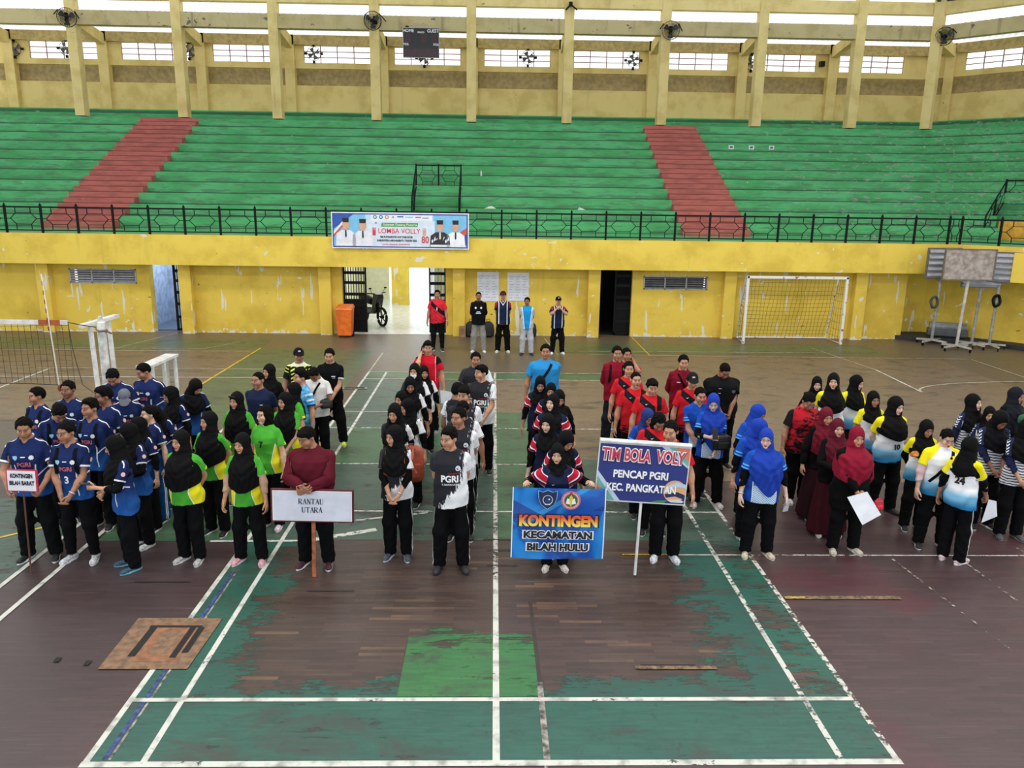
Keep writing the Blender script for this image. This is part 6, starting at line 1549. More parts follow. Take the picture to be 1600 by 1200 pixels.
# ------------------------------------------------------------------ iron gates at the openings
def gate(name, x0, x1, y, label, n, panel=False, mat_=None):
    o = empty(name, (x0, y, 0)); tag(o, label, 'gate'); w = x1 - x0; m_ = mat_ or M_BLACK; fr_ = MB()
    for a, b in (((0, -.02, .03), (.05, .02, 2.1)), ((w - .05, -.02, .03), (w, .02, 2.1)), ((0, -.02, .03), (w, .02, .10)), ((0, -.02, 2.02), (w, .02, 2.1))): fr_.box(a, b)
    fr_.build('frame', m_, o); b_ = MB()
    for k in range(1, n): b_.bar((w * k / n, 0, .05), (w * k / n, 0, 2.05), .022)
    for z in (.45, .85, 1.2, 1.55, 1.85): b_.box((.03, -.03, z - .045), (w - .03, .0, z + .045))
    b_.build('bars', m_, o)
    if panel: p = MB(); p.box((.03, .0, .1), (w - .03, .012, 1.05)); p.build('sheet', m_, o)
    return o
gate('sliding_gate', -4.62, -3.92, 18.95, 'folded black iron gate leaf beside the orange bin', 9, True)
gate('sliding_gate', -2.02, -1.50, 18.95, 'black gate leaf behind the man in the red and black jersey', 12, True)
gate('sliding_gate', -9.72, -9.36, 18.92, 'folded black lattice gate at the pale blue doorway', 6)
gate('sliding_gate', 3.66, 4.17, 18.92, 'black gate leaf at the dark doorway', 10, True)
# ------------------------------------------------------------------ orange wheeled bin
b_ = empty('wheelie_bin', (-4.47, 18.25, 0)); tag(b_, 'orange wheeled rubbish bin beside the open gate', 'bin')
M_OR = plain('bin_orange', 'e8701c', .45); mb = MB(); mb.add([(-.20, -.20, .06), (.20, -.20, .06), (.20, .18, .06), (-.20, .18, .06), (-.24, -.25, .84), (.24, -.25, .84), (.24, .24, .84), (-.24, .24, .84)], [(0, 3, 2, 1), (4, 5, 6, 7), (0, 1, 5, 4), (1, 2, 6, 5), (2, 3, 7, 6), (3, 0, 4, 7)]); mb.build('body', M_OR, b_, bevel=.02)
mb = MB(); mb.add([(-.26, -.27, .83), (.26, -.27, .83), (.26, .27, .86), (-.26, .27, .86), (-.22, -.22, .90), (.22, -.22, .90), (.22, .24, .96), (-.22, .24, .96)], [(0, 3, 2, 1), (4, 5, 6, 7), (0, 1, 5, 4), (1, 2, 6, 5), (2, 3, 7, 6), (3, 0, 4, 7)]); mb.build('lid', M_OR, b_, bevel=.012)
for s in (-1, 1): mb = MB(); mb.tube([(s * .16, .16, .08), (s * .22, .16, .08)], .08, 16); mb.build('wheel', M_BLACK, b_)
mb = MB(); mb.tube([(-.2, .27, .9), (-.2, .33, .93), (.2, .33, .93), (.2, .27, .9)], .015, 8); mb.build('handle', M_OR, b_)
# motorcycle in the passage
mo = empty('motorcycle', (-4.02, 20.7, .012), R_(38)); tag(mo, 'dark motorcycle parked in the passage behind the gate', 'motorcycle'); M_MB = plain('moto_black', '17181c', .25)
def wheel(y): 
    w = MB(); w.tube([(0, y + .28 * math.cos(t), .30 + .28 * math.sin(t)) for t in np.linspace(0, 2 * PI, 24, endpoint=False)], .045, 8, closed=True); w.tube([(-.05, y, .30), (.05, y, .30)], .05, 10)
    for k in range(5): t = 2 * PI * k / 5; w.bar((0, y, .3), (0, y + .27 * math.cos(t), .3 + .27 * math.sin(t)), .025)
    w.build('wheel', M_BLACK, mo)
wheel(-.60); wheel(.62)
mb = MB(); mb.tube([(0, -.60, .30), (0, -.45, .68), (0, -.36, .95), (0, -.33, 1.02)], [.03, .04, .05, .04], 8); mb.tube([(0, -.36, .80), (0, -.1, .45), (0, .25, .42), (0, .60, .30)], [.10, .12, .12, .05], 10); mb.build('chassis', M_MB, mo)
mb = MB(); mb.add([(x * k, y, z) for y, z, k in ((-.52, .90, .13), (-.50, 1.02, .12), (-.30, 1.06, .15), (-.22, .55, .17), (-.30, .40, .15)) for x in (-1, 1)], [(0, 2, 3, 1), (2, 4, 5, 3), (4, 6, 7, 5), (6, 8, 9, 7), (8, 0, 1, 9), (0, 8, 6, 4, 2), (1, 3, 5, 7, 9)]); mb.build('fairing', M_MB, mo, bevel=.02)
mb = MB(); mb.tube([(0, .0, .74), (0, .25, .78), (0, .62, .82), (0, .85, .84)], [.12, .14, .13, .05], 10); mb.build('seat', M_BLACK, mo)
mb = MB(); mb.tube([(-.34, -.26, 1.05), (-.12, -.34, 1.03), (.12, -.34, 1.03), (.34, -.26, 1.05)], .018, 8); mb.build('handlebar', M_BLACK, mo)
for s in (-1, 1): mb = MB(); mb.tube([(s * .20, -.32, 1.05), (s * .27, -.36, 1.20)], .008, 6); mb.lathe([(.005, 0), (.05, .02), (.04, .05), (.004, .06)], (s * .28, -.36, 1.18), 10); mb.build('mirror', M_BLACK, mo)
# cardboard box and bags by the wall
mb = MB(); mb.box((-.10, -.07, 0), (.10, .07, .33)); o = mb.build('cardboard_box', plain('cardboard', '9a7450', .8, .1), bevel=.006, loc=(-.98, 18.42, 0)); tag(o, 'upright cardboard box on the floor against the yellow pilaster', 'box')
def floor_bag(x, label):
    o = empty('backpack', (x, 18.45, 0)); tag(o, label, 'bag', 'black backpacks on the floor by the wall'); m_ = plain('bag_black', '1a1b20', .7)
    mb = MB(); mb.lathe([(.10, 0), (.17, .03), (.19, .2), (.16, .38), (.09, .46), (.01, .48)], (0, 0, 0), 14); b = mb.build('body', m_, o, smooth=True); b.scale = (1, .7, 1)
    mb = MB(); mb.tube([(-.05, 0, .46), (-.04, 0, .54), (.04, 0, .54), (.05, 0, .46)], .012, 6); mb.build('handle', m_, o)
    mb = MB(); mb.box((-.11, -.17, .05), (.11, -.11, .25)); mb.build('pocket', m_, o, bevel=.02)
floor_bag(-.72, 'black backpack on the floor left of the man in grey trousers'); floor_bag(-.20, 'black backpack on the floor right of the man in grey trousers'); floor_bag(1.08, 'black bag on the floor behind the man in light grey track pants')
# papers on the wall and stickers on the terrace
for i, (x0, x1, z0, z1, lab) in enumerate(((-.55, .11, 1.05, 1.93, 'large white paper with a printed table on the yellow wall, left of two'), (.37, 1.02, 1.07, 1.92, 'large white paper on the yellow wall, right of two'))):
    p = MB(); p.box((x0, 18.735, z0), (x1, 18.748, z1), 0)
    for k in range(9):
        z = z1 - .12 - k * .08
        for q in range(3): xx = x0 + .06 + q * .2; p.quad([(xx, 18.733, z), (xx + .15 - .03 * ((k + q) % 3), 18.733, z), (xx + .15 - .03 * ((k + q) % 3), 18.733, z + .014), (xx, 18.733, z + .014)], 1)
    o = p.build('paper', [PR('dfe1ea'), PR('a4a6b8')]); tag(o, lab, 'paper', 'papers pinned on the yellow wall')
zs3 = szz(9)
for i, x in enumerate((9.62, 10.46, 11.30)):
    y = sy(9); p = MB(); p.box((x, y - .008, zs3 - .24), (x + .22, y - .001, zs3 - .08), 0); p.box((x + .05, y - .011, zs3 - .20), (x + .17, y - .008, zs3 - .12), 1)
    o = p.build('sticker', [PR('e4e6e8'), PR('5a6a78')]); tag(o, ['leftmost', 'middle', 'rightmost'][i] + ' of three white seat number stickers on the green riser', 'sticker', 'white stickers on the green terrace')
bt = empty('plastic_bottle', (-.55, sy(5) + .25, szz(5))); tag(bt, 'small plastic bottle left standing on the green terrace', 'bottle')
mb = MB(); mb.lathe([(.03, 0), (.034, .02), (.034, .15), (.014, .19), (.013, .22)], (0, 0, 0), 12); mb.build('body', plain('bottle_clear', 'd8dcd8', .2), bt, smooth=True)
mb = MB(); mb.lathe([(.016, .215), (.016, .24)], (0, 0, 0), 10); mb.build('cap', PR('c86a3a'), bt)
for x, y, z, s, lab in ((-.20, sy(2) + .30, szz(2), .12, 'crumpled white plastic bag on the terrace right of the middle stair rail'), (3.0, sy(2) + .28, szz(2), .11, 'crumpled white paper on the lowest terrace right of the middle'), (-2.0 - 1.8, sy(2) + .3, szz(2), .08, 'dark crumpled litter on the terrace left of the middle stair rail'), (.05, 18.1, 0, 0, '')):
    if not s: continue
    mb = MB(); random.seed(int(x * 10)); vs = [(s * 1.6 * math.cos(t) * (.7 + .5 * random.random()), s * .8 * math.sin(t), 0) for t in np.linspace(0, 2 * PI, 9, endpoint=False)] + [(s * .5 * (random.random() - .5) + (k - 1) * s * .6, 0, s * (.4 + .5 * random.random())) for k in range(3)]
    fs = [(i, (i + 1) % 9, 9 + (i // 3)) for i in range(9)] + [(9, 10, 11), (3, 10, 9), (6, 11, 10), (0, 9, 11)]
    mb.add(vs, fs); o = mb.build('litter', PR('e2e6e2' if 'white' in lab else '26302a'), loc=(x, y, z)); tag(o, lab, 'litter', 'litter on the terraces')
# ------------------------------------------------------------------ futsal goal
gl = empty('goal', (8.83, 17.72, 0)); tag(gl, 'white futsal goal with net against the yellow wall', 'goal'); mb = MB()
M_GP = mat('goal_paint', lambda: mixc('e4e2dc', 'a05040', noise(coords('obj')[0], 8, 3).ss(.62, .66)), .5); 
for s in (-1, 1): mb.bar((s * 1.46, 0, 0), (s * 1.46, 0, 2.0), .075)
mb.bar((-1.5, 0, 1.965), (1.5, 0, 1.965), .075); mb.build('goal_frame', M_GP, gl, bevel=.008)
mb = MB()
for s in (-1, 1): mb.tube([(s * 1.46, 0, 1.96), (s * 1.40, .45, 1.90), (s * 1.38, .92, .04), (s * 1.46, 0, .03)], .022, 8)
mb.tube([(-1.38, .92, .04), (1.38, .92, .04)], .022, 8); mb.build('back_frame', M_GP, gl)
mb = MB(); bp = lambda v: (.45 + .47 * (1 - v) - .06 * math.sin(v * PI), .04 + 1.86 * v)
for k in range(25): x = -1.42 + 2.84 * k / 24; mb.tube([(x, 0.02, 1.94)] + [(x * .985 + .02 * math.sin(9 * v + k), *bp(v)) for v in np.linspace(1, 0, 7)], .0042, 3, caps=False)
for j in range(16): v = j / 15; mb.tube([(-1.40, *bp(v))] + [(x, bp(v)[0], bp(v)[1] - .03 * (1 - (x / 1.4) ** 2) * math.sin(v * 3)) for x in np.linspace(-1.2, 1.2, 8)] + [(1.40, *bp(v))], .0042, 3, caps=False)
for s in (-1, 1):
    for k in range(1, 9): z = 1.9 * k / 9; d = .92 - .47 * (z / 1.9); mb.tube([(s * 1.44, 0, z), (s * 1.42, d * .5, z - .02), (s * 1.39, d, z)], .0042, 3, caps=False)
    for k in range(1, 5): mb.tube([(s * 1.44, .19 * k, .04), (s * 1.42, .11 * k, 1.92)], .0042, 3, caps=False)
mb.build('net', plain('net_cord', '3c3a34', .8), gl)
# ------------------------------------------------------------------ wheeled display boards parked in the corner
def stand(x, y, rz, w, h, zb, ribs, label, lean=0.03):
    o = empty('board_stand', (x, y, .0), R_(rz)); tag(o, label, 'stand', 'wheeled board stands parked in the corner'); top = zb + h
    mb = MB(); mb.box((-w / 2, -.02, zb), (w / 2, .02, top), 0); b = mb.build('board', mat('weathered_board' + str(ribs), (lambda: mixc('8a7c70', 'b6aca4', noise(coords('obj')[0], 5, 6, .7).ss(.35, .65))) if not ribs else (lambda: 'a2a4aa'), .6), o)
    mb = MB(); t = .03
    for a, c in (((-w / 2 - t, -.04, zb - t), (w / 2 + t, .03, zb)), ((-w / 2 - t, -.04, top), (w / 2 + t, .03, top + t)), ((-w / 2 - t, -.04, zb), (-w / 2, .03, top)), ((w / 2, -.04, zb), (w / 2 + t, .03, top))): mb.box(a, c)
    mb.build('board_frame', plain('frame_grime', '6e6862', .6), o)
    if ribs:
        mb = MB()
        for k in range(5): z = zb + h * (k + .5) / 5; mb.add([(xx, yy, zz) for xx in (-w / 2 + .01, w / 2 - .01) for yy, zz in ((-.022, z + .06), (-.09, z - .01), (-.085, z - .03), (-.022, z - .03))], [(0, 1, 2, 3), (7, 6, 5, 4), (0, 4, 5, 1), (1, 5, 6, 2), (2, 6, 7, 3), (3, 7, 4, 0)])
        mb.build('slats', plain('slat_grey', 'b4b6be', .5), o)
    mb = MB(); mb.tube([(0, .05, .16), (lean, .05, zb + h * .5)], .042, 10); mb.bar((lean, .05, zb - .12), (-w * .3, .03, zb + .05), .02); mb.bar((lean, .05, zb - .12), (w * .3, .03, zb + .05), .02); mb.build('pole', M_GREY if ribs else plain('pole_white', 'c2beb6', .5), o)
    mb = MB()
    for k in range(4): t = PI / 2 * k + .5; mb.bar((0, .05, .15), (.48 * math.cos(t), .05 + .42 * math.sin(t), .12), .05)
    mb.build('foot', plain('foot_white', 'b8b4ac', .5), o)
    for k in range(4): t = PI / 2 * k + .5; q = MB(); q.tube([(.46 * math.cos(t) - .015, .05 + .40 * math.sin(t), .045), (.46 * math.cos(t) + .015, .05 + .40 * math.sin(t), .045)], .044, 12); q.build('caster', M_BLACK, o)
    return o
stand(13.32, 16.88, -4, 1.36, .82, 2.05, 0, 'weathered brown faced board on a white pole, front of the parked stands', .08)
stand(13.12, 17.82, 6, 1.0, .84, 2.00, 1, 'grey slatted board on a leaning pole, leftmost of the parked stands')
stand(14.02, 17.32, -14, 1.0, .95, 1.80, 1, 'light grey slatted board showing right of the brown board')
stand(14.42, 17.15, -30, .9, .80, 1.98, 1, 'grey slatted board hindmost on the right of the parked stands')
for x, z, lab in ((13.0, 1.28, 'dark hose coil hanging on the left stand pole'), (14.42, 1.42, 'black cable coil hanging on the right stand pole')):
    y = 17.80 if x < 14 else 17.12; mb = MB(); mb.tube([(.10 * math.cos(t), .02 * math.sin(3 * t), .16 * math.sin(t)) for t in np.linspace(0, 2 * PI, 20, endpoint=False)], .04, 7, closed=True); o = mb.build('cable_coil', M_BLACK if x > 14 else plain('coil_grey', '4a4844', .6), loc=(x, y, z)); tag(o, lab, 'cable')
pk = empty('machine', (13.95, 18.55, .13), R_(-25)); tag(pk, 'low grey machine with rounded top behind the stand poles', 'machine'); mb = MB(); mb.box((-.55, -.22, .02), (.55, .22, .24)); mb.build('body', plain('machine_grey', '4e5456', .5), pk, bevel=.04)
mb = MB(); mb.tube([(-.5, 0, .30), (.5, 0, .30)], .14, 14); mb.build('drum', plain('machine_steel', '7e8486', .4), pk)
# ------------------------------------------------------------------ volleyball net, antenna, post
NY = 7.6
vn = empty('volleyball_net', (-9.5, NY, 0)); tag(vn, 'volleyball net with white top tape at the left edge of the hall', 'net'); xl, xr, zt, zb = -12.5, -6.88, 2.09, 1.03; ox = 9.5
mb = MB(); mb.box((xl + ox, -.012, zt - .07), (xr + ox, .012, zt)); mb.build('tape', plain('tape_white', 'd8d8dc', .7), vn)
mb = MB(); mb.box((xr + ox - .46, -.016, zt - .075), (xr + ox - .12, .016, zt + .004)); mb.build('sleeve', plain('leather_orange', 'a8542c', .7), vn)
mb = MB()
for k in range(57): x = xl + (xr - xl) * k / 56; mb.bar((x + ox, 0, zb + .03 * math.sin(k * .3)), (x + ox, 0, zt - .06), .005)
for j in range(1, 11): z = zb + (zt - zb) * j / 11; mb.tube([(x + ox, 0, z + .015 * math.sin(x * 3 + j)) for x in np.linspace(xl, xr, 24)], .0027, 3, caps=False)
mb.tube([(x + ox, 0, zb + .015 * math.sin(x * 3)) for x in np.linspace(xl, xr, 24)], .008, 5); mb.tube([(xr + ox, 0, zt - .04), (xr + ox + .03, 0, 1.6), (xr + ox + .12, 0, zb)], .006, 5); mb.build('mesh', plain('net_black', '3a3634', .8), vn)
mb = MB(); mb.tube([(xr + ox - .02, 0, zt - .03), (xr + ox + .25, 0, zt - .08), (xr + ox + .50, .02, zt - .12)], .008, 5); mb.tube([(xr + ox + .12, 0, zb), (xr + ox + .7, .02, .55)], .006, 5); mb.build('rope', plain('rope_dark', '3a3430', .8), vn)
an = empty('net_antenna', (-7.14, NY - .03, .97)); tag(an, 'thin red and white antenna rod standing up from the volleyball net', 'antenna')
mb = MB()
mb.tube([(.02, 0, 0), (-.05, 0, 1.86)], .010, 8)
mb.build('rod', PR('e2ded6'), an)
for k in range(6): z = .95 + k * .145; mb = MB(); mb.tube([(-.038 - .002 * k, 0, z), (-.040 - .002 * k, 0, z + .07)], .0118, 8); mb.build('band', PR('8a2a28'), an); mb = MB(); mb.lathe([(.004, -.05), (.03, -.02), (.03, .03), (.01, .06)], (.02, 0, 0), 8); mb.build('tip', plain('leather_orange', 'a8542c', .7), an)
ps = empty('net_post', (-6.36, NY, 0)); tag(ps, 'thick white volleyball post holding the rope of the net', 'post')
mb = MB(); mb.lathe([(.14, 0), (.14, .03), (.07, .05), (.066, 2.06), (.05, 2.08), (.03, 2.16), (.005, 2.17)], (0, 0, 0), 18); mb.build('tube', plain('post_white', 'd4d4d0', .5, .12), ps, smooth=False)
mb = MB(); mb.tube([(-.08, 0, 1.95), (0, -.085, 1.93), (.09, 0, 1.93), (0, .085, 1.95)], .02, 6, closed=True); mb.bar((.06, 0, 1.93), (.16, 0, 1.88), .025); mb.build('clamp', plain('clamp_rust', '7a6a5c', .6), ps)
f1 = empty('white_frame', (-7.1, 9.1, 0)); tag(f1, 'tall white steel frame with a sloping top bar behind the net post', 'steel frame', 'white steel frames by the net post'); mb = MB(); mb.bar((-.07, -.55, 1.84), (.02, .55, 1.86), .11, .06); mb.build('top_bar', M_WHITE, f1)
for y, x in ((-.30, -.02), (.28, .02)): mb = MB(); mb.tube([(x, y, 0), (x - .03, y, 1.82)], .042, 10); mb.build('leg', M_WHITE, f1)
mb = MB(); mb.bar((-.0, -.7, .03), (.0, .7, .03), .09, .06); mb.build('base_bar', M_WHITE, f1)
f2 = empty('white_frame', (-6.42, 9.75, 0)); tag(f2, 'low white steel bench frame with a flat top behind the navy team', 'steel frame', 'white steel frames by the net post'); mb = MB(); mb.add([(-.16, -.62, .97), (.10, -.62, .97), (.16, .55, .97), (-.10, .55, .97), (-.16, -.62, 1.02), (.10, -.62, 1.02), (.16, .55, 1.02), (-.10, .55, 1.02)], [(0, 3, 2, 1), (4, 5, 6, 7), (0, 1, 5, 4), (1, 2, 6, 5), (2, 3, 7, 6), (3, 0, 4, 7)]); mb.build('seat', M_WHITE, f2)
for x, y in ((.06, -.45), (-.06, -.40), (.09, .0), (.12, .45), (-.05, .45)): mb = MB(); mb.tube([(x, y, 0), (x, y, .98)], .038, 10); mb.build('leg', M_WHITE, f2)
# ------------------------------------------------------------------ what people hold and carry
def sgn(name, loc, roll, label, cat='sign'):
    o = empty(name, loc); o.rotation_euler = (R_(-3), R_(roll), 0); tag(o, label, cat); return o
def rect(mb, x0, x1, z0, z1, y, mi): mb.quad([(x0, y, z0), (x1, y, z0), (x1, y, z1), (x0, y, z1)], mi)
# KONTINGEN BILAH BARAT placard
o = sgn('placard', (-5.10, 3.04, .94), 1.5, 'small white placard with red edge reading KONTINGEN BILAH BARAT on a thin stick')
mb = MB(); mb.box((-.165, 0, 0), (.165, .02, .245)); mb.build('panel', PR('c8283c'), o, bevel=.003)
mb = MB(); rect(mb, -.150, .148, .012, .235, -.003, 0); put_text(mb, 'KONTINGEN', 0, -.005, .175, .062, .0035, .8, 1, width=.235); put_text(mb, 'BILAH BARAT', 0, -.005, .095, .062, .0035, .8, 1, width=.265); mb.build('print', [PR('e9e9f2'), PR('1a1a22')], o)
mb = MB(); mb.tube([(0, .012, .10), (.01, .012, -.5), (.02, .012, -.945)], .009, 8); mb.build('stick', plain('stick_brown', '5c3a30', .7), o)
# RANTAU UTARA board: serif letters drawn as strokes
SER = {'R': [('v', .1, .0, 1), ('b', .1, .52, 1, .78), ('d', .38, .50, .85, 0)], 'A': [('d', .50, 1, .12, 0, 1), ('d', .50, 1, .88, 0), ('h', .28, .72, .36)], 'N': [('v', .14, 0, 1, 1), ('d', .14, 1, .86, 0), ('v', .86, 0, 1, 1)], 'T': [('h', .06, .94, .97), ('v', .5, 0, 1), ('v', .08, .80, 1, 1), ('v', .92, .80, 1, 1)], 'U': [('v', .18, .2, 1), ('v', .84, .2, 1, 1), ('u', .18, .84, .2)]}
def serif(mb, word, cx_, y, cz, h, w, mi):
    x = cx_ - w * len(word) * .5
    for ch in word:
        def pt(u, v): return (x + u * w * .92, y, cz - h / 2 + v * h)
        def stroke(a, b, t):
            a, b = Vector(pt(*a)), Vector(pt(*b)); d = (b - a).normalized(); n = Vector((-d.z, 0, d.x)) * t / 2; mb.quad([tuple(a - n), tuple(b - n), tuple(b + n), tuple(a + n)], mi)
        T_, t_ = h * .17, h * .065
        for s_ in SER[ch]:
            k = s_[0]
            if k == 'v':
                stroke((s_[1], s_[2]), (s_[1], s_[3]), t_ if len(s_) > 4 else T_)
                for v in (s_[2], s_[3]):
                    if v in (0, 1): stroke((s_[1] - .14, abs(v - .03)), (s_[1] + .14, abs(v - .03)), t_ * .9)
            if k == 'd':
                stroke((s_[1], s_[2]), (s_[3], s_[4]), t_ if len(s_) > 5 else T_)
                if s_[4] == 0: stroke((s_[3] - .14, .03), (s_[3] + .14, .03), t_ * .9)
            if k == 'h': stroke((s_[1], s_[3]), (s_[2], s_[3]), t_)
            if k == 'b':
                P = [(s_[1], s_[3] - .03), (.52, s_[3] - .03), (s_[4] - .06, .90), (s_[4], .76), (s_[4] - .06, .62), (.52, s_[2]), (s_[1], s_[2])]
                for i, (a, b) in enumerate(zip(P, P[1:])): stroke(a, b, T_ if 1 < i < 4 else t_)
            if k == 'u':
                P = [(s_[1], s_[3]), (s_[1] + .08, .07), (.5, .02), (s_[2] - .06, .08), (s_[2], s_[3])]
                for i, (a, b) in enumerate(zip(P, P[1:])): stroke(a, b, T_ if i == 0 else t_ * 1.2)
        x += w
o = sgn('board_sign', (-1.985, 2.93, .645), 1.0, 'wide white board with dark red frame reading RANTAU UTARA on a wooden stake')
mb = MB(); mb.box((-.445, 0, 0), (.445, .025, .375)); mb.build('frame', plain('frame_maroon', '5e1828', .5), o, bevel=.006)
mb = MB(); rect(mb, -.425, .425, .018, .357, -.004, 0); rect(mb, -.415, .415, .026, .349, -.006, 1); serif(mb, 'RANTAU', -.01, -.009, .238, .062, .045, 2); serif(mb, 'UTARA', .0, -.009, .145, .062, .045, 2)
for q in (-.14, -.02, .10): rect(mb, q, q + .05, .335 - .0, .349, -.0075, 1)
mb.build('print', [PR('f3e9ea'), PR('d5d8e6'), PR('26304e')], o)
mb = MB(); mb.box((-.018, .026, -.64), (.022, .050, .30)); mb.build('stake', plain('stake_wood', 'a8613c', .7, .12, 20), o)
# KONTINGEN KECAMATAN BILAH HULU banner
o = sgn('banner', (.665, 2.86, .27), 1.0, 'bright blue banner reading KONTINGEN KECAMATAN BILAH HULU held up with both hands', 'banner')
w, h = .505, .80; nx_, nz_ = 24, 12; wav = lambda x, z: .012 * math.sin(7 * x + 3 * z) + .006 * math.sin(15 * z + 4 * x)
mb = MB(); vs = [(-w + 2 * w * i / nx_, wav(-w + 2 * w * i / nx_, h * j / nz_), h * j / nz_ - .012 * (1 - (2 * i / nx_ - 1) ** 2)) for j in range(nz_ + 1) for i in range(nx_ + 1)]
fs = [(j * (nx_ + 1) + i, j * (nx_ + 1) + i + 1, (j + 1) * (nx_ + 1) + i + 1, (j + 1) * (nx_ + 1) + i) for j in range(nz_) for i in range(nx_)]
def _hb():
    v, x, y, z = coords('obj')
    c = mixc('0f4fae', '1a86d8', noise(scalev(v, (3.2, 1, 2.2)), 1, 2, .5, 1.2).ss(.40, .60))
    c = mixc(c, '0d2f86', ((x * .8 + z - .10).abs() < .07) * (z < .5) * .7); c = mixc(c, '2f9ee6', ((x * -.6 + z - .62).abs() < .03) * (x > -.40) * .8); c = mixc(c, '0d2f86', ((x + .5) * .55 + (z - .62) < .04) * (z > .45) * (z < .74) * .8); c = mixc(c, '0d2f86', ((.5 - x) * .5 + (z - .60) < .02) * (z > .55) * .7)
    return mixc(c, 'e8ecf2', (x.abs() > .493) * 1.0)
mb.add(vs, fs); mb.add([(x, y + .004, z) for x, y, z in vs], [f[::-1] for f in fs]); mb.build('cloth', mat('banner_blue', _hb, .42), o, smooth=True)
IN = ['0d2050', 'e8eef6', '123a86', 'd8d8dc', 'd87a90', 'c42838', '1f6a40', 'e9c43c', 'f2f2f4', '141418', 'f0742c', 'f6d44e', 'f4a03c', '8fd0ee']; II = {c: i for i, c in enumerate(IN)}
mb = MB(); yf = lambda k: -.004 * k
sh = [(-.10, .10), (-.05, .085), (0, .105), (.05, .085), (.10, .10), (.095, .02), (.07, -.05), (0, -.10), (-.07, -.05), (-.095, .02)]
poly(mb, [(x * 1.06 - .125, z * 1.06 + .665) for x, z in sh][::-1], -.018, II['8fd0ee']); poly(mb, [(x - .125, z + .665) for x, z in sh][::-1], -.020, II['0d2050']); disc(mb, -.125, -.022, .665, .055, II['d8d8dc']); disc(mb, -.125, -.024, .668, .047, II['0d2050']); poly(mb, [(-.155, .645), (-.125, .635), (-.095, .645), (-.10, .665), (-.125, .70), (-.15, .67)], -.026, II['2f9ee6'] if '2f9ee6' in II else II['123a86']); rect(mb, -.155, -.095, .612, .624, -.026, II['d8d8dc']); disc(mb, -.11, -.027, .675, .009, II['f2f2f4'])
disc(mb, .125, -.018, .665, .105, II['d87a90'], 32); disc(mb, .125, -.020, .665, .096, II['c42838'], 32); disc(mb, .125, -.021, .665, .094, II['d87a90'], 32); disc(mb, .125, -.022, .665, .070, II['1f6a40'], 32)
for a in np.linspace(0, 2 * PI, 30, endpoint=False): disc(mb, .125 + .083 * math.cos(a), -.023, .665 + .083 * math.sin(a), .005, II['f2f2f4'], 6)
poly(mb, [(.105, .70), (.125, .73), (.145, .70), (.132, .60), (.118, .60)], -.025, II['e9c43c']); poly(mb, [(.07, .63), (.115, .62), (.115, .68), (.085, .69)], -.024, II['f2f2f4']); poly(mb, [(.18, .63), (.135, .62), (.135, .68), (.165, .69)], -.024, II['f2f2f4']); poly(mb, [(.10, .735), (.15, .735), (.125, .762)], -.025, II['c42838'])
put_text(mb, 'KONTINGEN', .0, -.020, .425, .165, .016, .9, II['141418'], width=.88)
bands = MB(); V, F = text_mesh('KONTINGEN', .165, .009, .9); V[:, 0] *= .85 / np.ptp(V[:, 0]); V += np.array([0, -.024, .425])
mb.add([tuple(v) for v in V], F, len(IN))
put_text(mb, 'KECAMATAN', .0, -.020, .268, .110, .013, 1, II['f2f2f4'], width=.775); put_text(mb, 'KECAMATAN', .0, -.023, .268, .110, .005, 1, II['141418'], width=.745)
put_text(mb, 'BILAH HULU', .0, -.020, .128, .110, .013, 1, II['f2f2f4'], width=.695); put_text(mb, 'BILAH HULU', .0, -.023, .128, .110, .005, 1, II['141418'], width=.665)
def _grad():
    v, x, y, z = coords('obj'); return mixc(mixc('f6e06a', 'f4a03c', z.ss(.38, .43)), 'e2542c', z.ss(.42, .475))
mb.build('print', [PR(c) for c in IN] + [mat('ink_flame', _grad, .5)], o)
# TIM BOLA VOLY sign on a white pole
o = sgn('team_sign', (1.565, 2.985, .865), 3.6, 'printed TIM BOLA VOLY PENCAP PGRI sign on a white pole')
w, h = .50, .70
mb = MB(); mb.box((-w, 0, 0), (w, .012, h)); mb.build('panel', PR('e6e6e8'), o)
IN2 = ['23307c', 'e87858', '6fb0a4', 'c4d4ea', 'f2f2f4', 'c83050', 'e0b080', '1a2258', '4a8a4a', 'd8d8dc']; I2 = {c: i for i, c in enumerate(IN2)}
mb = MB(); rect(mb, -w + .012, w - .012, .015, h - .055, -.003, I2['23307c'])
zt_ = h - .055
poly(mb, [(.18, zt_), (w - .012, zt_), (w - .012, .42)], -.0045, I2['c4d4ea']); poly(mb, [(.26, zt_), (w - .012, zt_), (w - .012, .44)], -.006, I2['6fb0a4']); poly(mb, [(.33, zt_), (w - .012, zt_), (w - .012, .50)], -.0075, I2['e87858'])
poly(mb, [(-w + .012, .34), (-w + .012, .015), (-.22, .015)], -.0045, I2['c4d4ea']); poly(mb, [(-w + .012, .28), (-w + .012, .015), (-.28, .015)], -.006, I2['6fb0a4']); poly(mb, [(-w + .012, .20), (-w + .012, .015), (-.36, .015)], -.0075, I2['e87858'])
disc(mb, .37, -.005, .155, .125, I2['e0b080'], 28); poly(mb, [(.27, .20), (.38, .26), (.487, .24), (.487, .20), (.37, .21), (.29, .17)], -.0065, I2['c4d4ea']); poly(mb, [(.26, .12), (.40, .15), (.487, .12), (.487, .07), (.38, .10), (.28, .08)], -.0065, I2['1a2258']); poly(mb, [(.30, .05), (.42, .07), (.487, .045), (.46, .03), (.34, .03)], -.0065, I2['d8d8dc']); poly(mb, [(.10, .015), (.26, .015), (.30, .05), (.18, .04)], -.0065, I2['4a8a4a'])
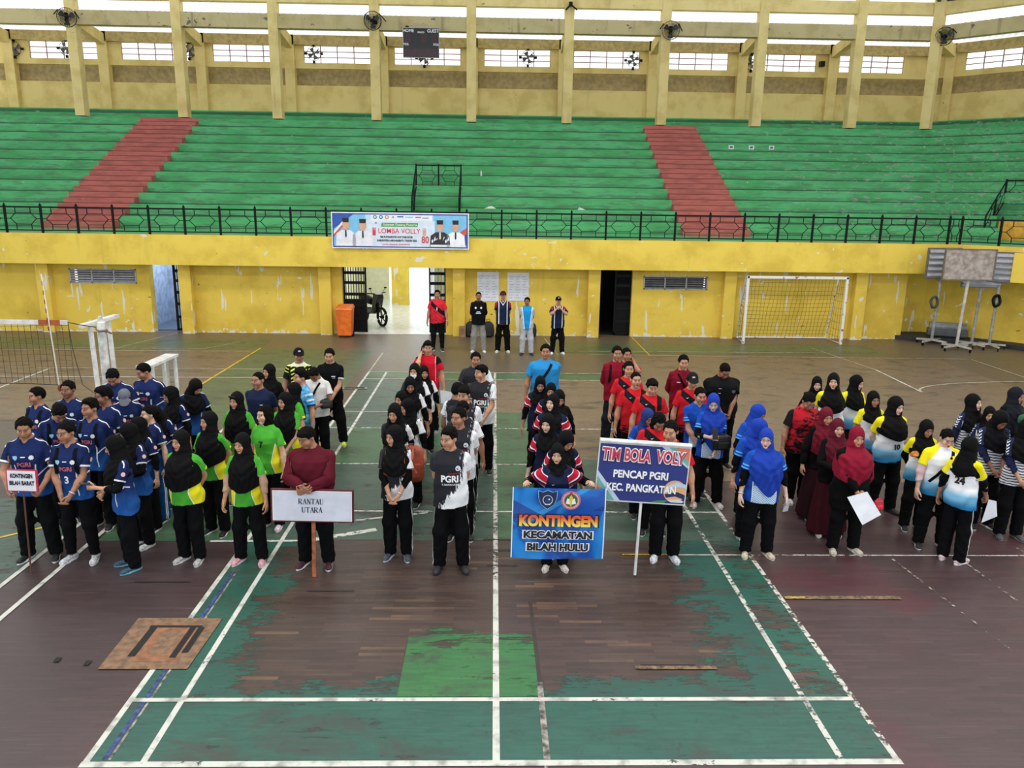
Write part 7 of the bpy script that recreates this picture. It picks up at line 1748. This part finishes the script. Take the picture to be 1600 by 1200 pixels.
for word, cx_, wd in (('TIM', -.362, .195), ('BOLA', -.078, .285), ('VOLY', .283, .315)):
    for q, (b_, c, sc_) in enumerate(((.020, '1a2258', 1.06), (.017, 'f2f2f4', 1.05), (.005, 'c83050', 1.0))): put_text(mb, word, cx_ + (.006 if q == 0 else 0), -.0085 - q * .002, .525 - (.008 if q == 0 else 0), .185, b_, 1, I2[c], width=wd * sc_, rot=R_(-2))
put_text(mb, 'PENCAP PGRI', -.02, -.012, .315, .115, .004, 1, I2['f2f2f4'], width=.60); put_text(mb, 'KEC. PANGKATAN', -.0, -.012, .165, .115, .004, 1, I2['f2f2f4'], width=.76)
mb.build('print', [PR(c) for c in IN2], o)
mb = MB(); mb.tube([(-w, -.004, h - .025), (w, -.004, h - .025)], .022, 10); mb.build('top_tube', M_WHITE, o)
mb = MB(); mb.tube([(.005, .022, h - .03), (.04, .022, -.845)], .016, 10); mb.build('pole', M_WHITE, o)
# small things in hands
def phone(i, hand, label, rz, rx, col='1c1c20', dz=.05, dy=0.0, dx=0.0):
    H_ = CROWD[i][0][1][hand]; o = empty('phone', (H_.x + dx, H_.y + dy, H_.z + dz)); o.rotation_euler = (R_(rx), 0, R_(rz)); tag(o, label, 'phone')
    mb = MB(); mb.box((-.037, -.005, -.075), (.037, .005, .075)); mb.build('case', plain('phone_' + col, col, .35), o, bevel=.004)
    mb = MB(); rect(mb, -.033, .033, -.070, .070, .0062, 0); mb.build('screen', plain('phone_screen', '2c3440', .15), o)
phone('A3', 'l', 'dark phone held out by the woman in the navy jersey turned sideways', -52, 75, dz=.035)
phone('C8', 'r', 'dark phone at the ear of the young man in the red polo shirt', 80, 10, dz=.03)
phone('E13', 'r', 'dark phone in the hand of the woman in royal blue headscarf with the black pouch', 0, -25, dz=.06)
phone('F8', 'r', 'pale green phone raised by the woman in the deep maroon headscarf', 0, -5, '7c8a6c', dz=.09)
phone('E16', 'l', 'light grey phone hanging in the hand of the front woman in royal blue', 20, 10, 'b8c2cc', dz=-.05)
def paper(i, hand, label, pts, off=(0, 0, 0), col='e8eaf2', nm='papers'):
    H_ = CROWD[i][0][1][hand] + Vector(off); o = empty(nm, H_); tag(o, label, 'paper')
    for k in range(2):
        V = [(x + .008 * k, y + .006 * k, z - .006 * k) for x, y, z in pts]; n = len(V); mb = MB(); mb.add(V + [(x, y + .002, z) for x, y, z in V], [tuple(range(n)), tuple(range(2 * n - 1, n - 1, -1))] + [(a, n + a, n + (a + 1) % n, (a + 1) % n) for a in range(n)]); mb.build('sheet', PR(col), o)
paper('F9', 'r', 'white papers held low by the stout woman in the wine red headscarf', [(-.20, -.02, .10), (-.03, -.10, -.20), (.20, -.04, -.10), (.03, .0, .16)], (0, -.07, -.05))
paper('F12', 'r', 'folded white papers in the hand of the woman with number 24', [(-.02, 0, .04), (-.07, -.01, -.24), (.10, -.01, -.16), (.07, 0, .02)], (.02, -.03, -.02))
paper('C8', 'l', 'white paper held down by the young man in the red polo shirt', [(-.10, -.02, .08), (-.08, -.06, -.14), (.06, -.07, -.18), (.12, -.03, .05)], (.03, -.10, .0))
# bags
def bag(name, loc, rz, w, h, d, col, label, strap=None, rx=0):
    o = empty(name, loc); o.rotation_euler = (R_(rx), 0, R_(rz)); tag(o, label, 'bag'); m_ = plain('bag_' + col, col, .6, .12)
    mb = MB(); n = 16; prof = [(.80, -.5), (.98, -.38), (1.0, 0), (.92, .34), (.60, .49), (.1, .5)]
    vs = []; fs = []
    for r, z in prof: vs += [(w / 2 * r * abs(math.cos(t)) ** .6 * (1 if math.cos(t) > 0 else -1), d / 2 * r * abs(math.sin(t)) ** .6 * (1 if math.sin(t) > 0 else -1), z * h) for t in np.linspace(0, 2 * PI, n, endpoint=False)]
    for i in range(len(prof) - 1):
        for k in range(n): fs.append((i * n + k, i * n + (k + 1) % n, (i + 1) * n + (k + 1) % n, (i + 1) * n + k))
    fs += [tuple(range(n - 1, -1, -1)), tuple((len(prof) - 1) * n + k for k in range(n))]; mb.add(vs, fs); mb.build('body', m_, o, smooth=True)
    mb = MB(); mb.box((-w * .32, -d / 2 - .018, -h * .36), (w * .32, -d / 2 + .02, h * .05)); mb.build('pocket', m_, o, bevel=.012)
    mb = MB(); mb.tube([(-.03, 0, h * .47), (-.025, 0, h * .56), (.025, 0, h * .56), (.03, 0, h * .47)], .008, 6); mb.build('handle', m_, o)
    if strap:
        mb = MB(); mb.tube(strap, .014, 6); mb.build('strap', m_, o)
    return o
def near(i, dx, dy, z):
    _, (x, y, fc) = CROWD[i]; a = R_(fc); return (x + dx * math.cos(a) - dy * math.sin(a), y + dx * math.sin(a) + dy * math.cos(a), z)
bag('backpack', near('C1', .13, .22, 1.08), 12, .30, .42, .17, '963f22', 'orange brown backpack on the back of the woman at the head of her column', [(.02, -.11, .20), (.0, -.22, .26), (-.02, -.33, .16), (.02, -.34, .0)])
bag('pouch', near('E13', .10, -.235, .99), 10, .26, .20, .09, '1a1a1e', 'black pouch bag across the front of the woman reading her phone')
bag('handbag', near('F1', .12, -.24, .80), 5, .26, .24, .12, '201e20', 'black handbag in front of the bareheaded woman in the mottled shirt')
bag('tote_bag', near('A15', .10, -.27, .80), -20, .20, .26, .07, 'cdbfa0', 'cream tote bag held between the navy team women')
bag('sling_bag', near('F16', -.02, -.27, 1.18), 10, .24, .13, .07, '1f6a3c', 'green sling bag on the woman at the far right')
bag('purse', near('F9', .20, -.30, .72), 15, .13, .13, .05, 'c02438', 'small red purse at the hand of the stout woman in wine red')
bag('waist_bag', near('B12', .17, -.10, .95), 20, .20, .14, .09, '2a2624', 'dark waist bag at the side of the man in off-white polo')
bag('armband_pouch', near('F10', -.16, -.16, 1.06), 0, .10, .06, .05, 'd8862c', 'small orange pouch beside the woman with black arm sleeves')
